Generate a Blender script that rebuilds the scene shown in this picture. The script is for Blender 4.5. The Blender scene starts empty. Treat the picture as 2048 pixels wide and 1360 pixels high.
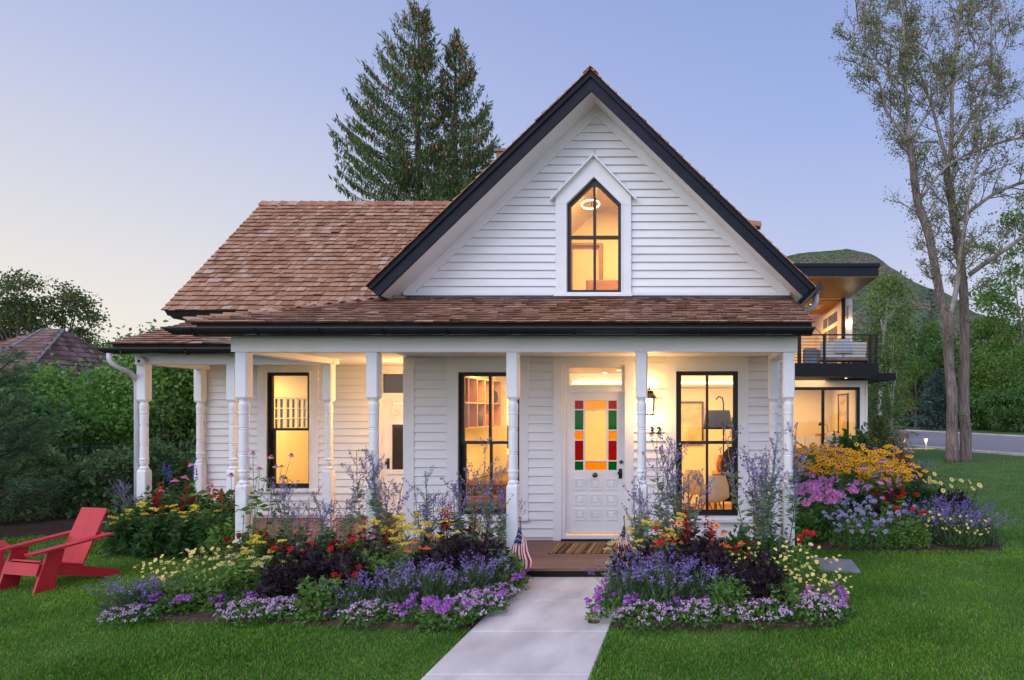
import bpy, math, random
import numpy as np
from mathutils import Vector, Matrix
R = math.radians
scene = bpy.context.scene
COL = scene.collection

# ------------------------------------------------------------------ camera
cam_d = bpy.data.cameras.new("camera")
cam = bpy.data.objects.new("camera", cam_d)
COL.objects.link(cam)
cam.location = (0, 0, 2.0)
cam.rotation_euler = (R(90), 0, 0)
cam_d.sensor_width = 36
cam_d.lens = 36 * 1370 / 2048
cam_d.shift_x = -366 / 2048
cam_d.shift_y = 140 / 2048
cam_d.clip_start = 0.1
cam_d.clip_end = 6000
scene.camera = cam

# ------------------------------------------------------------------ sky, sun, exposure
world = bpy.data.worlds.new("World")
scene.world = world
world.use_nodes = True
wn, wl = world.node_tree.nodes, world.node_tree.links
wn.clear()
def N(tree_nodes, typ, **kw):
    n = tree_nodes.new(typ)
    for k, v in kw.items():
        setattr(n, k, v)
    return n
def M_(op, a, b=None, nodes=wn, links=wl, clamp=False):
    n = nodes.new('ShaderNodeMath'); n.operation = op; n.use_clamp = clamp
    for i, q in enumerate((a, b)):
        if q is None: continue
        if isinstance(q, (int, float)): n.inputs[i].default_value = q
        else: links.new(q, n.inputs[i])
    return n.outputs[0]
def ramp(nodes, stops):
    r = nodes.new('ShaderNodeValToRGB')
    e = r.color_ramp.elements
    while len(e) < len(stops): e.new(0.5)
    for el, (p, c) in zip(e, stops):
        el.position = p; el.color = (*c, 1)
    return r
SUN_EL, SUN_AZ = R(48), R(215)          # soft afterglow, behind the viewer to the left
tc = wn.new('ShaderNodeTexCoord')
sx = wn.new('ShaderNodeSeparateXYZ'); wl.new(tc.outputs['Generated'], sx.inputs[0])
X_, Y_, Z_ = sx.outputs
elev = ramp(wn, [(0.0, (.80, .76, .77)), (.10, (.70, .70, .80)), (.22, (.51, .575, .81)), (.38, (.36, .455, .79)),
                 (.60, (.25, .34, .66)), (1.0, (.19, .27, .56))])
wl.new(M_('MAXIMUM', Z_, 0.0), elev.inputs[0])
# peach afterglow low in the west (left)
west = M_('ADD', M_('MULTIPLY', X_, -.93), M_('MULTIPLY', Y_, .18), clamp=True)
low = M_('POWER', M_('SUBTRACT', 1.0, M_('ABSOLUTE', Z_), clamp=True), 2.8)
glow = M_('MULTIPLY', M_('MULTIPLY', M_('POWER', west, 1.3), low), 1.28, clamp=True)
mixg = wn.new('ShaderNodeMix'); mixg.data_type = 'RGBA'
wl.new(glow, mixg.inputs['Factor']); wl.new(elev.outputs[0], mixg.inputs['A']); mixg.inputs['B'].default_value = (.95, .86, .70, 1)
# the sky behind the viewer is the bright one
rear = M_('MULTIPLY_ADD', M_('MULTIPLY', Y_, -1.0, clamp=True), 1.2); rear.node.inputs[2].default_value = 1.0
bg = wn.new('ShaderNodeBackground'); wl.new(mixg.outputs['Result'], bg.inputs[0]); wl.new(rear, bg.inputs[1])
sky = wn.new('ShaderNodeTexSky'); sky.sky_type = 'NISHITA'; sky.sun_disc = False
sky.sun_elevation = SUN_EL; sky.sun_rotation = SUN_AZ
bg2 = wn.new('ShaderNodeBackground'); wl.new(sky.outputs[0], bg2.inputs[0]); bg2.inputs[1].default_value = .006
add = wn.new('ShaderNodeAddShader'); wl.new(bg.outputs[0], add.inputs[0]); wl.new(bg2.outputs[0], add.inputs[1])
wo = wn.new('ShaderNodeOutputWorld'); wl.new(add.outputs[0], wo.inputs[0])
sun_d = bpy.data.lights.new("sun", 'SUN'); sun_d.energy = 2.0; sun_d.angle = R(70); sun_d.color = (1.0, .955, .90)
sun = bpy.data.objects.new("sun", sun_d); COL.objects.link(sun)
sdir = Vector((math.sin(SUN_AZ) * math.cos(SUN_EL), math.cos(SUN_AZ) * math.cos(SUN_EL), math.sin(SUN_EL)))
sun.rotation_euler = sdir.to_track_quat('Z', 'Y').to_euler()
sun.location = (-20, -30, 30)
vs = scene.view_settings
vs.view_transform = 'Standard'; vs.look = 'None'; vs.gamma = 1; vs.use_curve_mapping = False; vs.exposure = 0.0
scene.cycles.use_denoising = True
scene.cycles.max_bounces = 8
scene.cycles.transparent_max_bounces = 12
scene.cycles.sample_clamp_indirect = 6

# ------------------------------------------------------------------ helpers
def srgb(r, g, b):
    f = lambda c: c / 12.92 if c <= .04045 else ((c + .055) / 1.055) ** 2.4
    return (f(r / 255), f(g / 255), f(b / 255))
def P(px, py, Y):                      # photo pixel on the vertical plane at depth Y
    return ((px - 1390) * Y / 1370, 2 - (py - 820) * Y / 1370)
def PX(px, Y): return (px - 1390) * Y / 1370
def PZ(py, Y): return 2 - (py - 820) * Y / 1370
def nrm(a):
    a = np.asarray(a, float); return a / (np.linalg.norm(a, axis=-1, keepdims=True) + 1e-9)

class MB:
    def __init__(s): s.v = []; s.n = 0; s.f = []
    def add(s, V, F, mi=0):
        V = np.asarray(V, float).reshape(-1, 3)
        F = np.asarray(F, int)
        s.v.append(V); s.f.append((F + s.n, mi)); s.n += len(V)
    def poly(s, V, mi=0): s.add(V, [list(range(len(V)))], mi)
    def hexa(s, V, mi=0):               # 0-3 bottom loop, 4-7 top loop
        s.add(V, [[3, 2, 1, 0], [4, 5, 6, 7], [0, 1, 5, 4], [1, 2, 6, 5], [2, 3, 7, 6], [3, 0, 4, 7]], mi)
    def box(s, x0, x1, y0, y1, z0, z1, mi=0):
        s.hexa([(x0, y0, z0), (x1, y0, z0), (x1, y1, z0), (x0, y1, z0), (x0, y0, z1), (x1, y0, z1), (x1, y1, z1), (x0, y1, z1)], mi)
    def bbox(s, x0, x1, y0, y1, z0, z1, b=.01, mi=0):   # box with bevelled vertical and top edges
        x = [(x0 + b, y0), (x1 - b, y0), (x1, y0 + b), (x1, y1 - b), (x1 - b, y1), (x0 + b, y1), (x0, y1 - b), (x0, y0 + b)]
        xi = [(min(max(a, x0 + b), x1 - b), min(max(c, y0 + b), y1 - b)) for a, c in x]
        V = [(a, c, z0) for a, c in x] + [(a, c, z1 - b) for a, c in x] + [(a, c, z1) for a, c in xi]
        n = 8
        F = [[i, (i + 1) % n, n + (i + 1) % n, n + i] for i in range(n)] + [[n + i, n + (i + 1) % n, 2 * n + (i + 1) % n, 2 * n + i] for i in range(n)]
        s.add(V, F, mi); s.add([V[i] for i in range(16, 24)], [list(range(8))], mi); s.add([V[i] for i in range(8)][::-1], [list(range(8))], mi)
    def prism(s, poly, y0, y1, mi=0, ax='y'):     # polygon (x,z) extruded along y
        n = len(poly)
        f = {'y': lambda a, c, t: (a, t, c), 'x': lambda a, c, t: (t, a, c), 'z': lambda a, c, t: (a, c, t)}[ax]
        V = [f(a, c, y0) for a, c in poly] + [f(a, c, y1) for a, c in poly]
        base = s.n
        s.add(V, [[i, (i + 1) % n, n + (i + 1) % n, n + i] for i in range(n)], mi)
        s.f.append((np.array([list(range(base, base + n))]), mi)); s.f.append((np.array([list(range(base + 2 * n - 1, base + n - 1, -1))]), mi))
    def tube(s, pts, rad, n=8, mi=0, cap=True):
        pts = np.asarray(pts, float); k = len(pts)
        rad = np.full(k, rad, float) if np.isscalar(rad) else np.asarray(rad, float)
        t = np.gradient(pts, axis=0); t = nrm(t)
        ref = np.array([0., 0, 1]) if abs(t[0][2]) < .9 else np.array([1., 0, 0])
        V = []
        a = nrm(np.cross(t[0], ref))
        ang = np.arange(n) * 2 * math.pi / n
        for i in range(k):
            a = nrm(a - t[i] * np.dot(a, t[i])); b = np.cross(t[i], a)
            V.append(pts[i] + rad[i] * (np.cos(ang)[:, None] * a + np.sin(ang)[:, None] * b))
        V = np.concatenate(V)
        i = np.arange(k - 1)[:, None] * n; j = np.arange(n)[None, :]; j2 = (j + 1) % n
        F = np.stack([i + j, i + j2, i + n + j2, i + n + j], -1).reshape(-1, 4)
        b0 = s.n
        s.add(V, F, mi)
        if cap:
            s.f.append((np.array([list(range(b0 + n - 1, b0 - 1, -1))]), mi)); s.f.append((np.array([list(range(b0 + (k - 1) * n, b0 + k * n))]), mi))
    def lathe(s, prof, cx=0, cy=0, n=16, mi=0):
        k = len(prof); ang = np.arange(n) * 2 * math.pi / n
        V = np.concatenate([np.stack([cx + r * np.cos(ang), cy + r * np.sin(ang), np.full(n, z)], -1) for r, z in prof])
        i = np.arange(k - 1)[:, None] * n; j = np.arange(n)[None, :]; j2 = (j + 1) % n
        F = np.stack([i + j, i + j2, i + n + j2, i + n + j], -1).reshape(-1, 4)
        b0 = s.n; s.add(V, F, mi)
        s.f.append((np.array([list(range(b0 + n - 1, b0 - 1, -1))]), mi)); s.f.append((np.array([list(range(b0 + (k - 1) * n, b0 + k * n))]), mi))
    def leaves(s, C, A, size, w, rng, mi=0, side=None, curl=.0):      # diamond leaves: base C, direction A
        C = np.asarray(C, float).reshape(-1, 3); A = nrm(np.asarray(A, float).reshape(-1, 3)); n = len(C)
        if n == 0: return
        size = np.broadcast_to(np.asarray(size, float), (n,))[:, None]
        r = rng.normal(size=(n, 3)) if side is None else np.asarray(side, float)
        b = nrm(np.cross(A, r)); nn = np.cross(A, b)
        V = np.stack([C, C + A * size * .45 + b * size * w + nn * size * curl, C + A * size, C + A * size * .45 - b * size * w + nn * size * curl], 1).reshape(-1, 3)
        s.add(V, np.arange(4 * n).reshape(n, 4), mi)
    def build(s, name, mats, parent=None, smooth=False, local=False):
        me = s.mesh(name, mats, smooth, None if (parent is None or local) else wloc(parent))
        o = bpy.data.objects.new(name, me); COL.objects.link(o)
        if parent is not None: o.parent = parent
        return o
    def mesh(s, name, mats, smooth=False, off=None):
        V = np.concatenate(s.v)
        if off is not None: V = V - np.array(off)
        tot, vi, mi = [], [], []
        for F, m in s.f:
            tot.append(np.full(len(F), F.shape[1])); vi.append(F.reshape(-1)); mi.append(np.full(len(F), m))
        tot = np.concatenate(tot); vi = np.concatenate(vi); mi = np.concatenate(mi)
        me = bpy.data.meshes.new(name)
        me.vertices.add(len(V)); me.vertices.foreach_set("co", V.reshape(-1).astype(np.float32))
        me.loops.add(len(vi)); me.loops.foreach_set("vertex_index", vi.astype(np.int32))
        me.polygons.add(len(tot))
        st = np.concatenate([[0], np.cumsum(tot)[:-1]])
        me.polygons.foreach_set("loop_start", st.astype(np.int32))
        me.polygons.foreach_set("material_index", mi.astype(np.int32))
        me.polygons.foreach_set("use_smooth", np.full(len(tot), smooth))
        for m in (mats if isinstance(mats, (list, tuple)) else [mats]): me.materials.append(m)
        me.update(calc_edges=True); me.validate()
        return me

def wloc(o):
    p = Vector((0, 0, 0))
    while o is not None: p = p + o.location; o = o.parent
    return p
def tag(o, label=None, cat=None, group=None, kind=None):
    for k, v in (('label', label), ('category', cat), ('group', group), ('kind', kind)):
        if v: o[k] = v
    return o
def empty(name, loc, label=None, cat=None, group=None, rz=0):
    o = bpy.data.objects.new(name, None); COL.objects.link(o); o.location = loc; o.rotation_euler = (0, 0, rz)
    o.empty_display_size = .2
    return tag(o, label, cat, group)
def child(name, me, parent, loc=(0, 0, 0), rot=(0, 0, 0), sc=1):
    o = bpy.data.objects.new(name, me); COL.objects.link(o); o.parent = parent
    o.location = loc; o.rotation_euler = rot; o.scale = (sc, sc, sc) if np.isscalar(sc) else sc
    return o

# ------------------------------------------------------------------ materials
def mat(name, c1, c2=None, rough=.6, scale=8., stretch=(1, 1, 1), bump=0., bscale=None, spec=.4, island=None, emit=None, estr=0, metal=0, trans=0., detail=4, dist=.02, coords='Object', grad=None):
    m = bpy.data.materials.new(name); m.use_nodes = True
    n, l = m.node_tree.nodes, m.node_tree.links
    b = n['Principled BSDF']; b.inputs['Roughness'].default_value = rough; b.inputs['Specular IOR Level'].default_value = spec; b.inputs['Metallic'].default_value = metal
    t = n.new('ShaderNodeTexCoord'); mp = n.new('ShaderNodeMapping'); mp.inputs['Scale'].default_value = stretch
    l.new(t.outputs[coords], mp.inputs[0])
    nz = n.new('ShaderNodeTexNoise'); nz.inputs['Scale'].default_value = scale; nz.inputs['Detail'].default_value = detail; l.new(mp.outputs[0], nz.inputs['Vector'])
    c2 = c2 or c1
    r = ramp(n, [(.32, c1), (.68, c2)]); l.new(nz.outputs['Fac'], r.inputs[0])
    col = r.outputs[0]
    if island:
        g = n.new('ShaderNodeNewGeometry')
        r2 = ramp(n, island); l.new(g.outputs['Random Per Island'], r2.inputs[0])
        mx = n.new('ShaderNodeMix'); mx.data_type = 'RGBA'; mx.blend_type = 'MULTIPLY'; mx.inputs['Factor'].default_value = 1
        l.new(r.outputs[0], mx.inputs['A']); l.new(r2.outputs[0], mx.inputs['B']); col = mx.outputs['Result']
    l.new(col, b.inputs['Base Color'])
    if bump:
        bp = n.new('ShaderNodeBump'); bp.inputs['Strength'].default_value = bump; bp.inputs['Distance'].default_value = dist
        nb = n.new('ShaderNodeTexNoise'); nb.inputs['Scale'].default_value = bscale or scale * 3; nb.inputs['Detail'].default_value = 6; l.new(mp.outputs[0], nb.inputs['Vector'])
        l.new(nb.outputs['Fac'], bp.inputs['Height']); l.new(bp.outputs[0], b.inputs['Normal'])
    if emit:
        b.inputs['Emission Color'].default_value = (*emit, 1); b.inputs['Emission Strength'].default_value = estr
    if trans:
        tr = n.new('ShaderNodeBsdfTranslucent'); l.new(col, tr.inputs[0])
        ms = n.new('ShaderNodeMixShader'); ms.inputs[0].default_value = trans
        l.new(b.outputs[0], ms.inputs[1]); l.new(tr.outputs[0], ms.inputs[2]); l.new(ms.outputs[0], n['Material Output'].inputs[0])
    return m
def leafmat(name, c, var=.45, trans=.42, rough=.55, warm=0.):
    a = tuple(x * (1 - var) for x in c); d = tuple(min(1, x * (1 + var)) for x in c); d = (min(1, d[0] * (1 + warm)), d[1], d[2])
    return mat(name, (.8, .8, .8), (1, 1, 1), rough, 1.2, island=[(0, a), (.5, c), (1, d)], trans=trans, spec=.3)
def glassmat(name, tint=(1, 1, 1), cloudy=0., refl=1.):
    m = bpy.data.materials.new(name); m.use_nodes = True
    n, l = m.node_tree.nodes, m.node_tree.links; n.clear()
    tr = n.new('ShaderNodeBsdfTransparent'); tr.inputs[0].default_value = (*tint, 1)
    base = tr
    if cloudy:
        tl = n.new('ShaderNodeBsdfTranslucent')
        nz = n.new('ShaderNodeTexNoise'); nz.inputs['Scale'].default_value = 90
        r = ramp(n, [(.3, tuple(x * .75 for x in tint)), (.7, tint)]); l.new(nz.outputs['Fac'], r.inputs[0]); l.new(r.outputs[0], tl.inputs[0])
        ms = n.new('ShaderNodeMixShader'); ms.inputs[0].default_value = cloudy; l.new(tr.outputs[0], ms.inputs[1]); l.new(tl.outputs[0], ms.inputs[2]); base = ms
    gl = n.new('ShaderNodeBsdfGlossy'); gl.inputs['Roughness'].default_value = .02
    fr = n.new('ShaderNodeFresnel'); fr.inputs[0].default_value = 1.45
    mu = n.new('ShaderNodeMath'); mu.operation = 'MULTIPLY'; mu.inputs[1].default_value = refl; l.new(fr.outputs[0], mu.inputs[0])
    mx = n.new('ShaderNodeMixShader'); l.new(mu.outputs[0], mx.inputs[0]); l.new(base.outputs[0], mx.inputs[1]); l.new(gl.outputs[0], mx.inputs[2])
    o = n.new('ShaderNodeOutputMaterial'); l.new(mx.outputs[0], o.inputs[0])
    return m

MAT = {}
MAT['white'] = mat('white_paint', (.74, .74, .75), (.80, .80, .81), .45, 3, bump=.05, bscale=40)
MAT['siding'] = mat('siding_paint', (.72, .72, .735), (.80, .80, .81), .5, 2.2, stretch=(.4, 1, 3), bump=.06, bscale=30)
MAT['navy'] = mat('navy_trim', (.007, .009, .017), (.011, .014, .025), .55, 5, spec=.2)
MAT['black'] = mat('black_paint', (.006, .006, .007), (.010, .010, .011), .45, 8, spec=.25)
MAT['gutter'] = mat('black_metal', (.012, .012, .014), (.018, .018, .021), .22, 6, metal=.2)
MAT['shingle'] = mat('cedar_shingle', (.72, .69, .67), (1, 1, 1), .75, 5, stretch=(7, .8, .8), bump=.35, bscale=22, dist=.01,
    island=[(0, (.23, .10, .052)), (.12, (.33, .155, .085)), (.5, (.41, .205, .118)), (.8, (.46, .25, .158)), (.94, (.49, .30, .21)), (1, (.54, .38, .30))])
MAT['butt'] = mat('shingle_butt_dark', (.05, .022, .014), (.11, .05, .032), .9, 9)  # butt faces coloured darker than the tops to draw the row lines
MAT['deck'] = mat('deck_boards', (.15, .07, .045), (.21, .105, .07), .5, 4, stretch=(.6, 8, 8), bump=.1, island=[(0, (.85, .85, .85)), (1, (1.1, 1.1, 1.1))])
MAT['concrete'] = mat('concrete', (.43, .385, .38), (.66, .605, .59), .8, 1.6, bump=.18, bscale=70, detail=12, stretch=(1.6, .8, 1))
MAT['plaster'] = mat('interior_plaster', (.72, .70, .66), (.76, .74, .70), .8, 3)
MAT['wood'] = mat('oak_wood', (.28, .14, .055), (.38, .20, .085), .45, 3, stretch=(1, 6, 6))
MAT['darkwood'] = mat('walnut_wood', (.07, .03, .015), (.12, .055, .028), .45, 3, stretch=(6, 1, 1))
MAT['brownfab'] = mat('brown_fabric', (.10, .06, .04), (.15, .09, .06), .9, 30)
MAT['darkfab'] = mat('charcoal_fabric', (.02, .019, .02), (.035, .032, .033), .9, 30)
MAT['cream'] = mat('cream_fabric', (.62, .58, .52), (.70, .66, .60), .9, 12, bump=.1)
MAT['brass'] = mat('aged_brass', (.10, .065, .03), (.15, .10, .05), .35, 20, metal=.8)
MAT['flash'] = mat('blue_flashing', (.03, .04, .075), (.04, .05, .09), .4, 8)
MAT['glass'] = glassmat('window_glass')
MAT['asphalt'] = mat('asphalt', (.20, .175, .195), (.25, .22, .245), .85, 1.5, bump=.2, bscale=120)
MAT['stone'] = mat('bluestone', (.17, .17, .185), (.23, .23, .245), .75, 4, bump=.2, bscale=40)
MAT['soil'] = mat('mulch', (.035, .02, .013), (.085, .05, .034), .95, 14, bump=.8, bscale=45, dist=.04)
MAT['red'] = mat('red_plastic', (.44, .018, .030), (.50, .024, .038), .42, 4, bump=.02)
# ------------------------------------------------------------------ building helpers
DK = .116                                # porch deck height
def front_tf(Y): return lambda u, w, z: (u, Y - w, z)
def wall_panel(mb, tf, u0, u1, z0, z1, t, ops=()):
    us = sorted({u0, u1, *[min(max(q, u0), u1) for o in ops for q in o[:2]]}); zs = sorted({z0, z1, *[min(max(q, z0), z1) for o in ops for q in o[2:4]]})
    hole = lambda a, c: any(o[0] < a < o[1] and o[2] < c < o[3] for o in ops)
    for a, b in zip(us, us[1:]):
        for c, d in zip(zs, zs[1:]):
            if hole((a + b) / 2, (c + d) / 2): continue
            mb.poly([tf(a, 0, c), tf(b, 0, c), tf(b, 0, d), tf(a, 0, d)])
            mb.poly([tf(b, -t, c), tf(a, -t, c), tf(a, -t, d), tf(b, -t, d)])
    for o in ops:
        a, b, c, d = o[:4]
        q = [(a, c), (b, c), (b, d), (a, d)]
        for (e, f), (g, h) in zip(q, q[1:] + q[:1]):
            mb.poly([tf(e, 0, f), tf(e, -t, f), tf(g, -t, h), tf(g, 0, h)])
def clap(mb, tf, z0, z1, exp, lim, ops=(), out=.030, groove=.016):
    z = z0
    while z < z1 - .01:
        zb = min(z + exp, z1); za = z + groove
        l0, r0 = lim(za); l1, r1 = lim(zb)
        iv = [(l0, r0)]
        for o in ops:
            if o[2] < zb - .01 and o[3] > z + .01:
                nv = []
                for a, b in iv:
                    if o[1] <= a or o[0] >= b: nv.append((a, b)); continue
                    if o[0] > a: nv.append((a, o[0]))
                    if o[1] < b: nv.append((o[1], b))
                iv = nv
        for a, b in iv:
            at = l1 if a == l0 else a; bt = r1 if b == r0 else b
            if bt - at < .003: at = bt = (at + bt) / 2
            mb.poly([tf(a, out, za), tf(b, out, za), tf(bt, .008, zb), tf(at, .008, zb)])
            mb.poly([tf(a, 0, za), tf(b, 0, za), tf(b, out, za), tf(a, out, za)])
            mb.poly([tf(at, .008, zb), tf(bt, .008, zb), tf(bt, 0, zb), tf(at, 0, zb)])
        z += exp
def ring(mb, outer, inner, y0, y1, mi=0):          # frame between two outlines (x,z), extruded y0..y1
    n = len(outer)
    for i in range(n):
        j = (i + 1) % n
        a, b, c, d = outer[i], outer[j], inner[j], inner[i]
        mb.hexa([(a[0], y0, a[1]), (b[0], y0, b[1]), (c[0], y0, c[1]), (d[0], y0, d[1]), (a[0], y1, a[1]), (b[0], y1, b[1]), (c[0], y1, c[1]), (d[0], y1, d[1])], mi)
def rect(x0, x1, z0, z1): return [(x0, z0), (x1, z0), (x1, z1), (x0, z1)]
def shingles(mb, O, U, V, umin, umax, vlen, exp=.14, seed=0, t=.022, wmin=.075, wmax=.20, lift=.0):
    rng = random.Random(seed)
    O, U, V = map(Vector, (O, U, V)); U = U.normalized(); V = V.normalized(); Nn = U.cross(V).normalized()
    if Nn.z < 0: Nn = -Nn
    v = -.03; row = 0
    while v < vlen - .02:
        vc = max(0, v + exp * .3)
        a, b = umin(vc), umax(vc)
        u = a - rng.random() * .01
        while u < b:
            w = min(wmin + (wmax - wmin) * rng.random() ** 1.2, b - u)
            if b - (u + w) < .03: w = b - u
            dv = rng.gauss(0, .006); th = t * rng.uniform(.75, 1.3); g = .003
            if rng.random() < .012: th += .018
            L = min(exp * 1.12, vlen - v)
            f = lambda uu, vv, h: tuple(O + U * uu + V * vv + Nn * (h + lift))
            v0 = v + dv; v1 = v + L
            A = [f(u + g, v0, 0), f(u + w - g, v0 + rng.gauss(0, .002), 0), f(u + w - g, v0, th), f(u + g, v0, th * rng.uniform(.85, 1.1)), f(u + g, v1, .003), f(u + w - g, v1, .003)]
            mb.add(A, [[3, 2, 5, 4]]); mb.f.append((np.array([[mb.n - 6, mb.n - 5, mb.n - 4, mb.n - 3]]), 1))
            mb.f.append((np.array([[mb.n - 6, mb.n - 3, mb.n - 2]]), 0)); mb.f.append((np.array([[mb.n - 5, mb.n - 1, mb.n - 4]]), 0))
            u += w
        v += exp; row += 1
def caps(mb, A, B, wing, drop, step=.16, seed=1, t=.02):      # ridge or hip caps from A to B: two leaning boards per step
    rng = random.Random(seed); A, B = Vector(A), Vector(B); d = (B - A); n = int(d.length / step); d.normalize()
    for i in range(n):
        p = A + d * step * i; q = p + d * step * 1.35; h0 = Vector((0, 0, t * 1.6)); h1 = Vector((0, 0, .004))
        for w, dr in zip(wing, drop):
            w = Vector(w); s = Vector((0, 0, -dr))
            k = rng.uniform(.9, 1.1)
            V = [p + h0, q + h1, q + w * k + s + h1, p + w * k + s + h0]
            T = Vector((0, 0, t)); mb.hexa([tuple(x - T) for x in V] + [tuple(x) for x in V])
def half_gutter(mb, x0, x1, y, z, r=.065, step=.74, skew=.10):
    prof = [(y + r * math.cos(a), z - r * 1.15 * math.sin(a)) for a in np.linspace(0, math.pi, 10)]
    n = len(prof)
    V = [(x0 + skew * (b < z - .02) * (z - b) / r, a, b) for a, b in prof] + [(x1 - skew * .3 * (b < z - .02), a, b) for a, b in prof]
    mb.add(V, [[i, (i + 1) % n, n + (i + 1) % n, n + i] for i in range(n)]); mb.add(V[:n], [list(range(n))]); mb.add(V[n:], [list(range(n))][::-1])
    mb.box(x0, x1, y - r - .010, y - r + .004, z - .006, z + .012)
    x = x0 + .35
    while x < x1 - .1:
        pts = [(x, y + (r + .006) * math.cos(a), z - (r + .006) * 1.15 * math.sin(a)) for a in np.linspace(.2, math.pi, 9)]
        mb.tube(pts, .011, 5); x += step
def room(name, parent, x0, x1, y0, y1, z0, z1, m, ops=(), floor=None, lops=()):      # lining of a room: back, sides, ceiling (front left to the house wall)
    mb = MB()
    wall_panel(mb, lambda u, w, z: (u, y1 - w, z), x0, x1, z0, z1, .1, ops)
    o = mb.build(name, m, parent)
    mb = MB()
    wall_panel(mb, lambda u, w, z: (x0 + w, u, z), y0, y1 + .1, z0, z1, .1, lops); mb.build(name, m, parent)
    mb = MB(); mb.box(x1, x1 + .1, y0, y1 + .1, z0, z1); mb.build(name, m, parent)
    mb = MB(); mb.box(x0 - .1, x1 + .1, y0, y1 + .1, z1, z1 + .06); mb.build('room_ceiling', m, parent)
    mb = MB(); mb.box(x0 - .1, x1 + .1, y0, y1 + .1, z0 - .05, z0); mb.build('room_floor', floor or MAT['wood'], parent)
def area_light(loc, size, watts, col=(1, .56, .19), parent=None, rot=(0, 0, 0), spread=math.pi, sy=None):
    d = bpy.data.lights.new('lamp_light', 'AREA'); d.energy = watts; d.color = col; d.size = size; d.spread = spread
    if sy: d.shape = 'RECTANGLE'; d.size_y = sy
    o = bpy.data.objects.new('lamp_light', d); COL.objects.link(o); o.rotation_euler = rot
    if parent is not None: o.parent = parent; o.location = Vector(loc) - wloc(parent)
    else: o.location = loc
    return o
def point_light(loc, watts, col=(1, .62, .25), r=.05, parent=None):
    d = bpy.data.lights.new('lamp_light', 'POINT'); d.energy = watts; d.color = col; d.shadow_soft_size = r
    o = bpy.data.objects.new('lamp_light', d); COL.objects.link(o)
    if parent is not None: o.parent = parent; o.location = Vector(loc) - wloc(parent)
    else: o.location = loc
    return o
def downlight(parent, x, y, z, r=.04):
    mb = MB(); mb.lathe([(r * .1, z - .004), (r, z - .004), (r, z - .001)], x, y, 12)
    return mb.build('recessed_light', MAT['bulb'], parent)
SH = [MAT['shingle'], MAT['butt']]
MAT['bulb'] = mat('lit_bulb', (1, .8, .5), emit=(1, .70, .36), estr=9)
MAT['strip'] = mat('lit_strip', (1, .8, .5), emit=(1, .74, .42), estr=5)

# ------------------------------------------------------------------ the cottage
YW, YP, YL, YE = 9.93, 8.40, 12.0, 10.46          # front wall, front posts, wing wall, wing posts
XL, XR, XC = -4.19, 1.345, -1.425
house = empty('cottage', (XC, YW, 0), 'white clapboard cottage with cedar shingle roof, black gable trim and wraparound porch', 'house')
# window and door openings in the front wall
def rpx(x0, x1, y0, y1, Y): return (PX(x0, Y), PX(x1, Y), PZ(y1, Y), PZ(y0, Y))
W1 = rpx(917.5, 1040, 744.5, 1028, YW); W2 = rpx(1352.6, 1475.8, 742.7, 1030.8, YW)
D1 = rpx(1124, 1250, 730, 1077, YW); W3 = rpx(535.4, 621, 744.9, 976, YL)
D2 = (-5.50, -4.50, DK, PZ(748, YL))
tf = front_tf(YW)
cas = lambda w, l, r, t, b: (w[0] - l, w[1] + r, w[2] - b, w[3] + t)
C1 = cas(W1, .165, .125, .30, .09); C2 = cas(W2, .150, .150, .30, .09); CD = cas(D1, .12, .13, .30, .5)
mb = MB(); wall_panel(mb, tf, XL, XR, DK, 3.62, .15, [W1, W2, D1])
wall_panel(mb, lambda u, w, z: (XR + w, u, z), YW, 19.8, 0, 3.62, .15)
wall_panel(mb, lambda u, w, z: (XL - w, u, z), YW, YL, DK, 3.62, .15)
mb.build('wall', MAT['siding'], house)
mb = MB(); clap(mb, tf, DK + .03, 2.77, .1265, lambda z: (XL + .13, XR - .08), [C1, C2, CD])
clap(mb, lambda u, w, z: (XR + w, u, z), .1, 3.6, .1265, lambda z: (YW + .1, 19.8))
clap(mb, lambda u, w, z: (XL - w, u, z), DK + .03, 2.77, .1265, lambda z: (YW + .1, YL))
mb.build('clapboards', MAT['siding'], house)
for x0, x1, xs in ((XL - .03, XL + .13, XL - .03), (XR - .09, XR + .03, XR)):
    mb = MB(); mb.bbox(x0, x1, YW - .035, YW + .10, .06, 2.77, .006); mb.build('corner_board', MAT['white'], house)
# left wing walls
tl = front_tf(YL); XWL = -8.68
C3 = cas(W3, .165, .15, .28, .07); CD2 = (D2[0] - .12, D2[1] + .12, DK, 2.77)
mb = MB(); wall_panel(mb, tl, XWL, XL, DK, 3.75, .15, [W3, D2])
wall_panel(mb, lambda u, w, z: (XWL - w, u, z), YL, 16.6, 0, 3.75, .15, [(13.9, 15.15, 1.60, 2.26)])
mb.build('wall', MAT['siding'], house)
mb = MB(); clap(mb, tl, DK + .03, 2.77, .1265, lambda z: (XWL + .1, XL), [C3, CD2])
mb.build('clapboards', MAT['siding'], house)
mb = MB(); mb.bbox(XWL - .03, XWL + .12, YL - .035, YL + .1, .06, 3.75, .006); mb.build('corner_board', MAT['white'], house)
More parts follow.
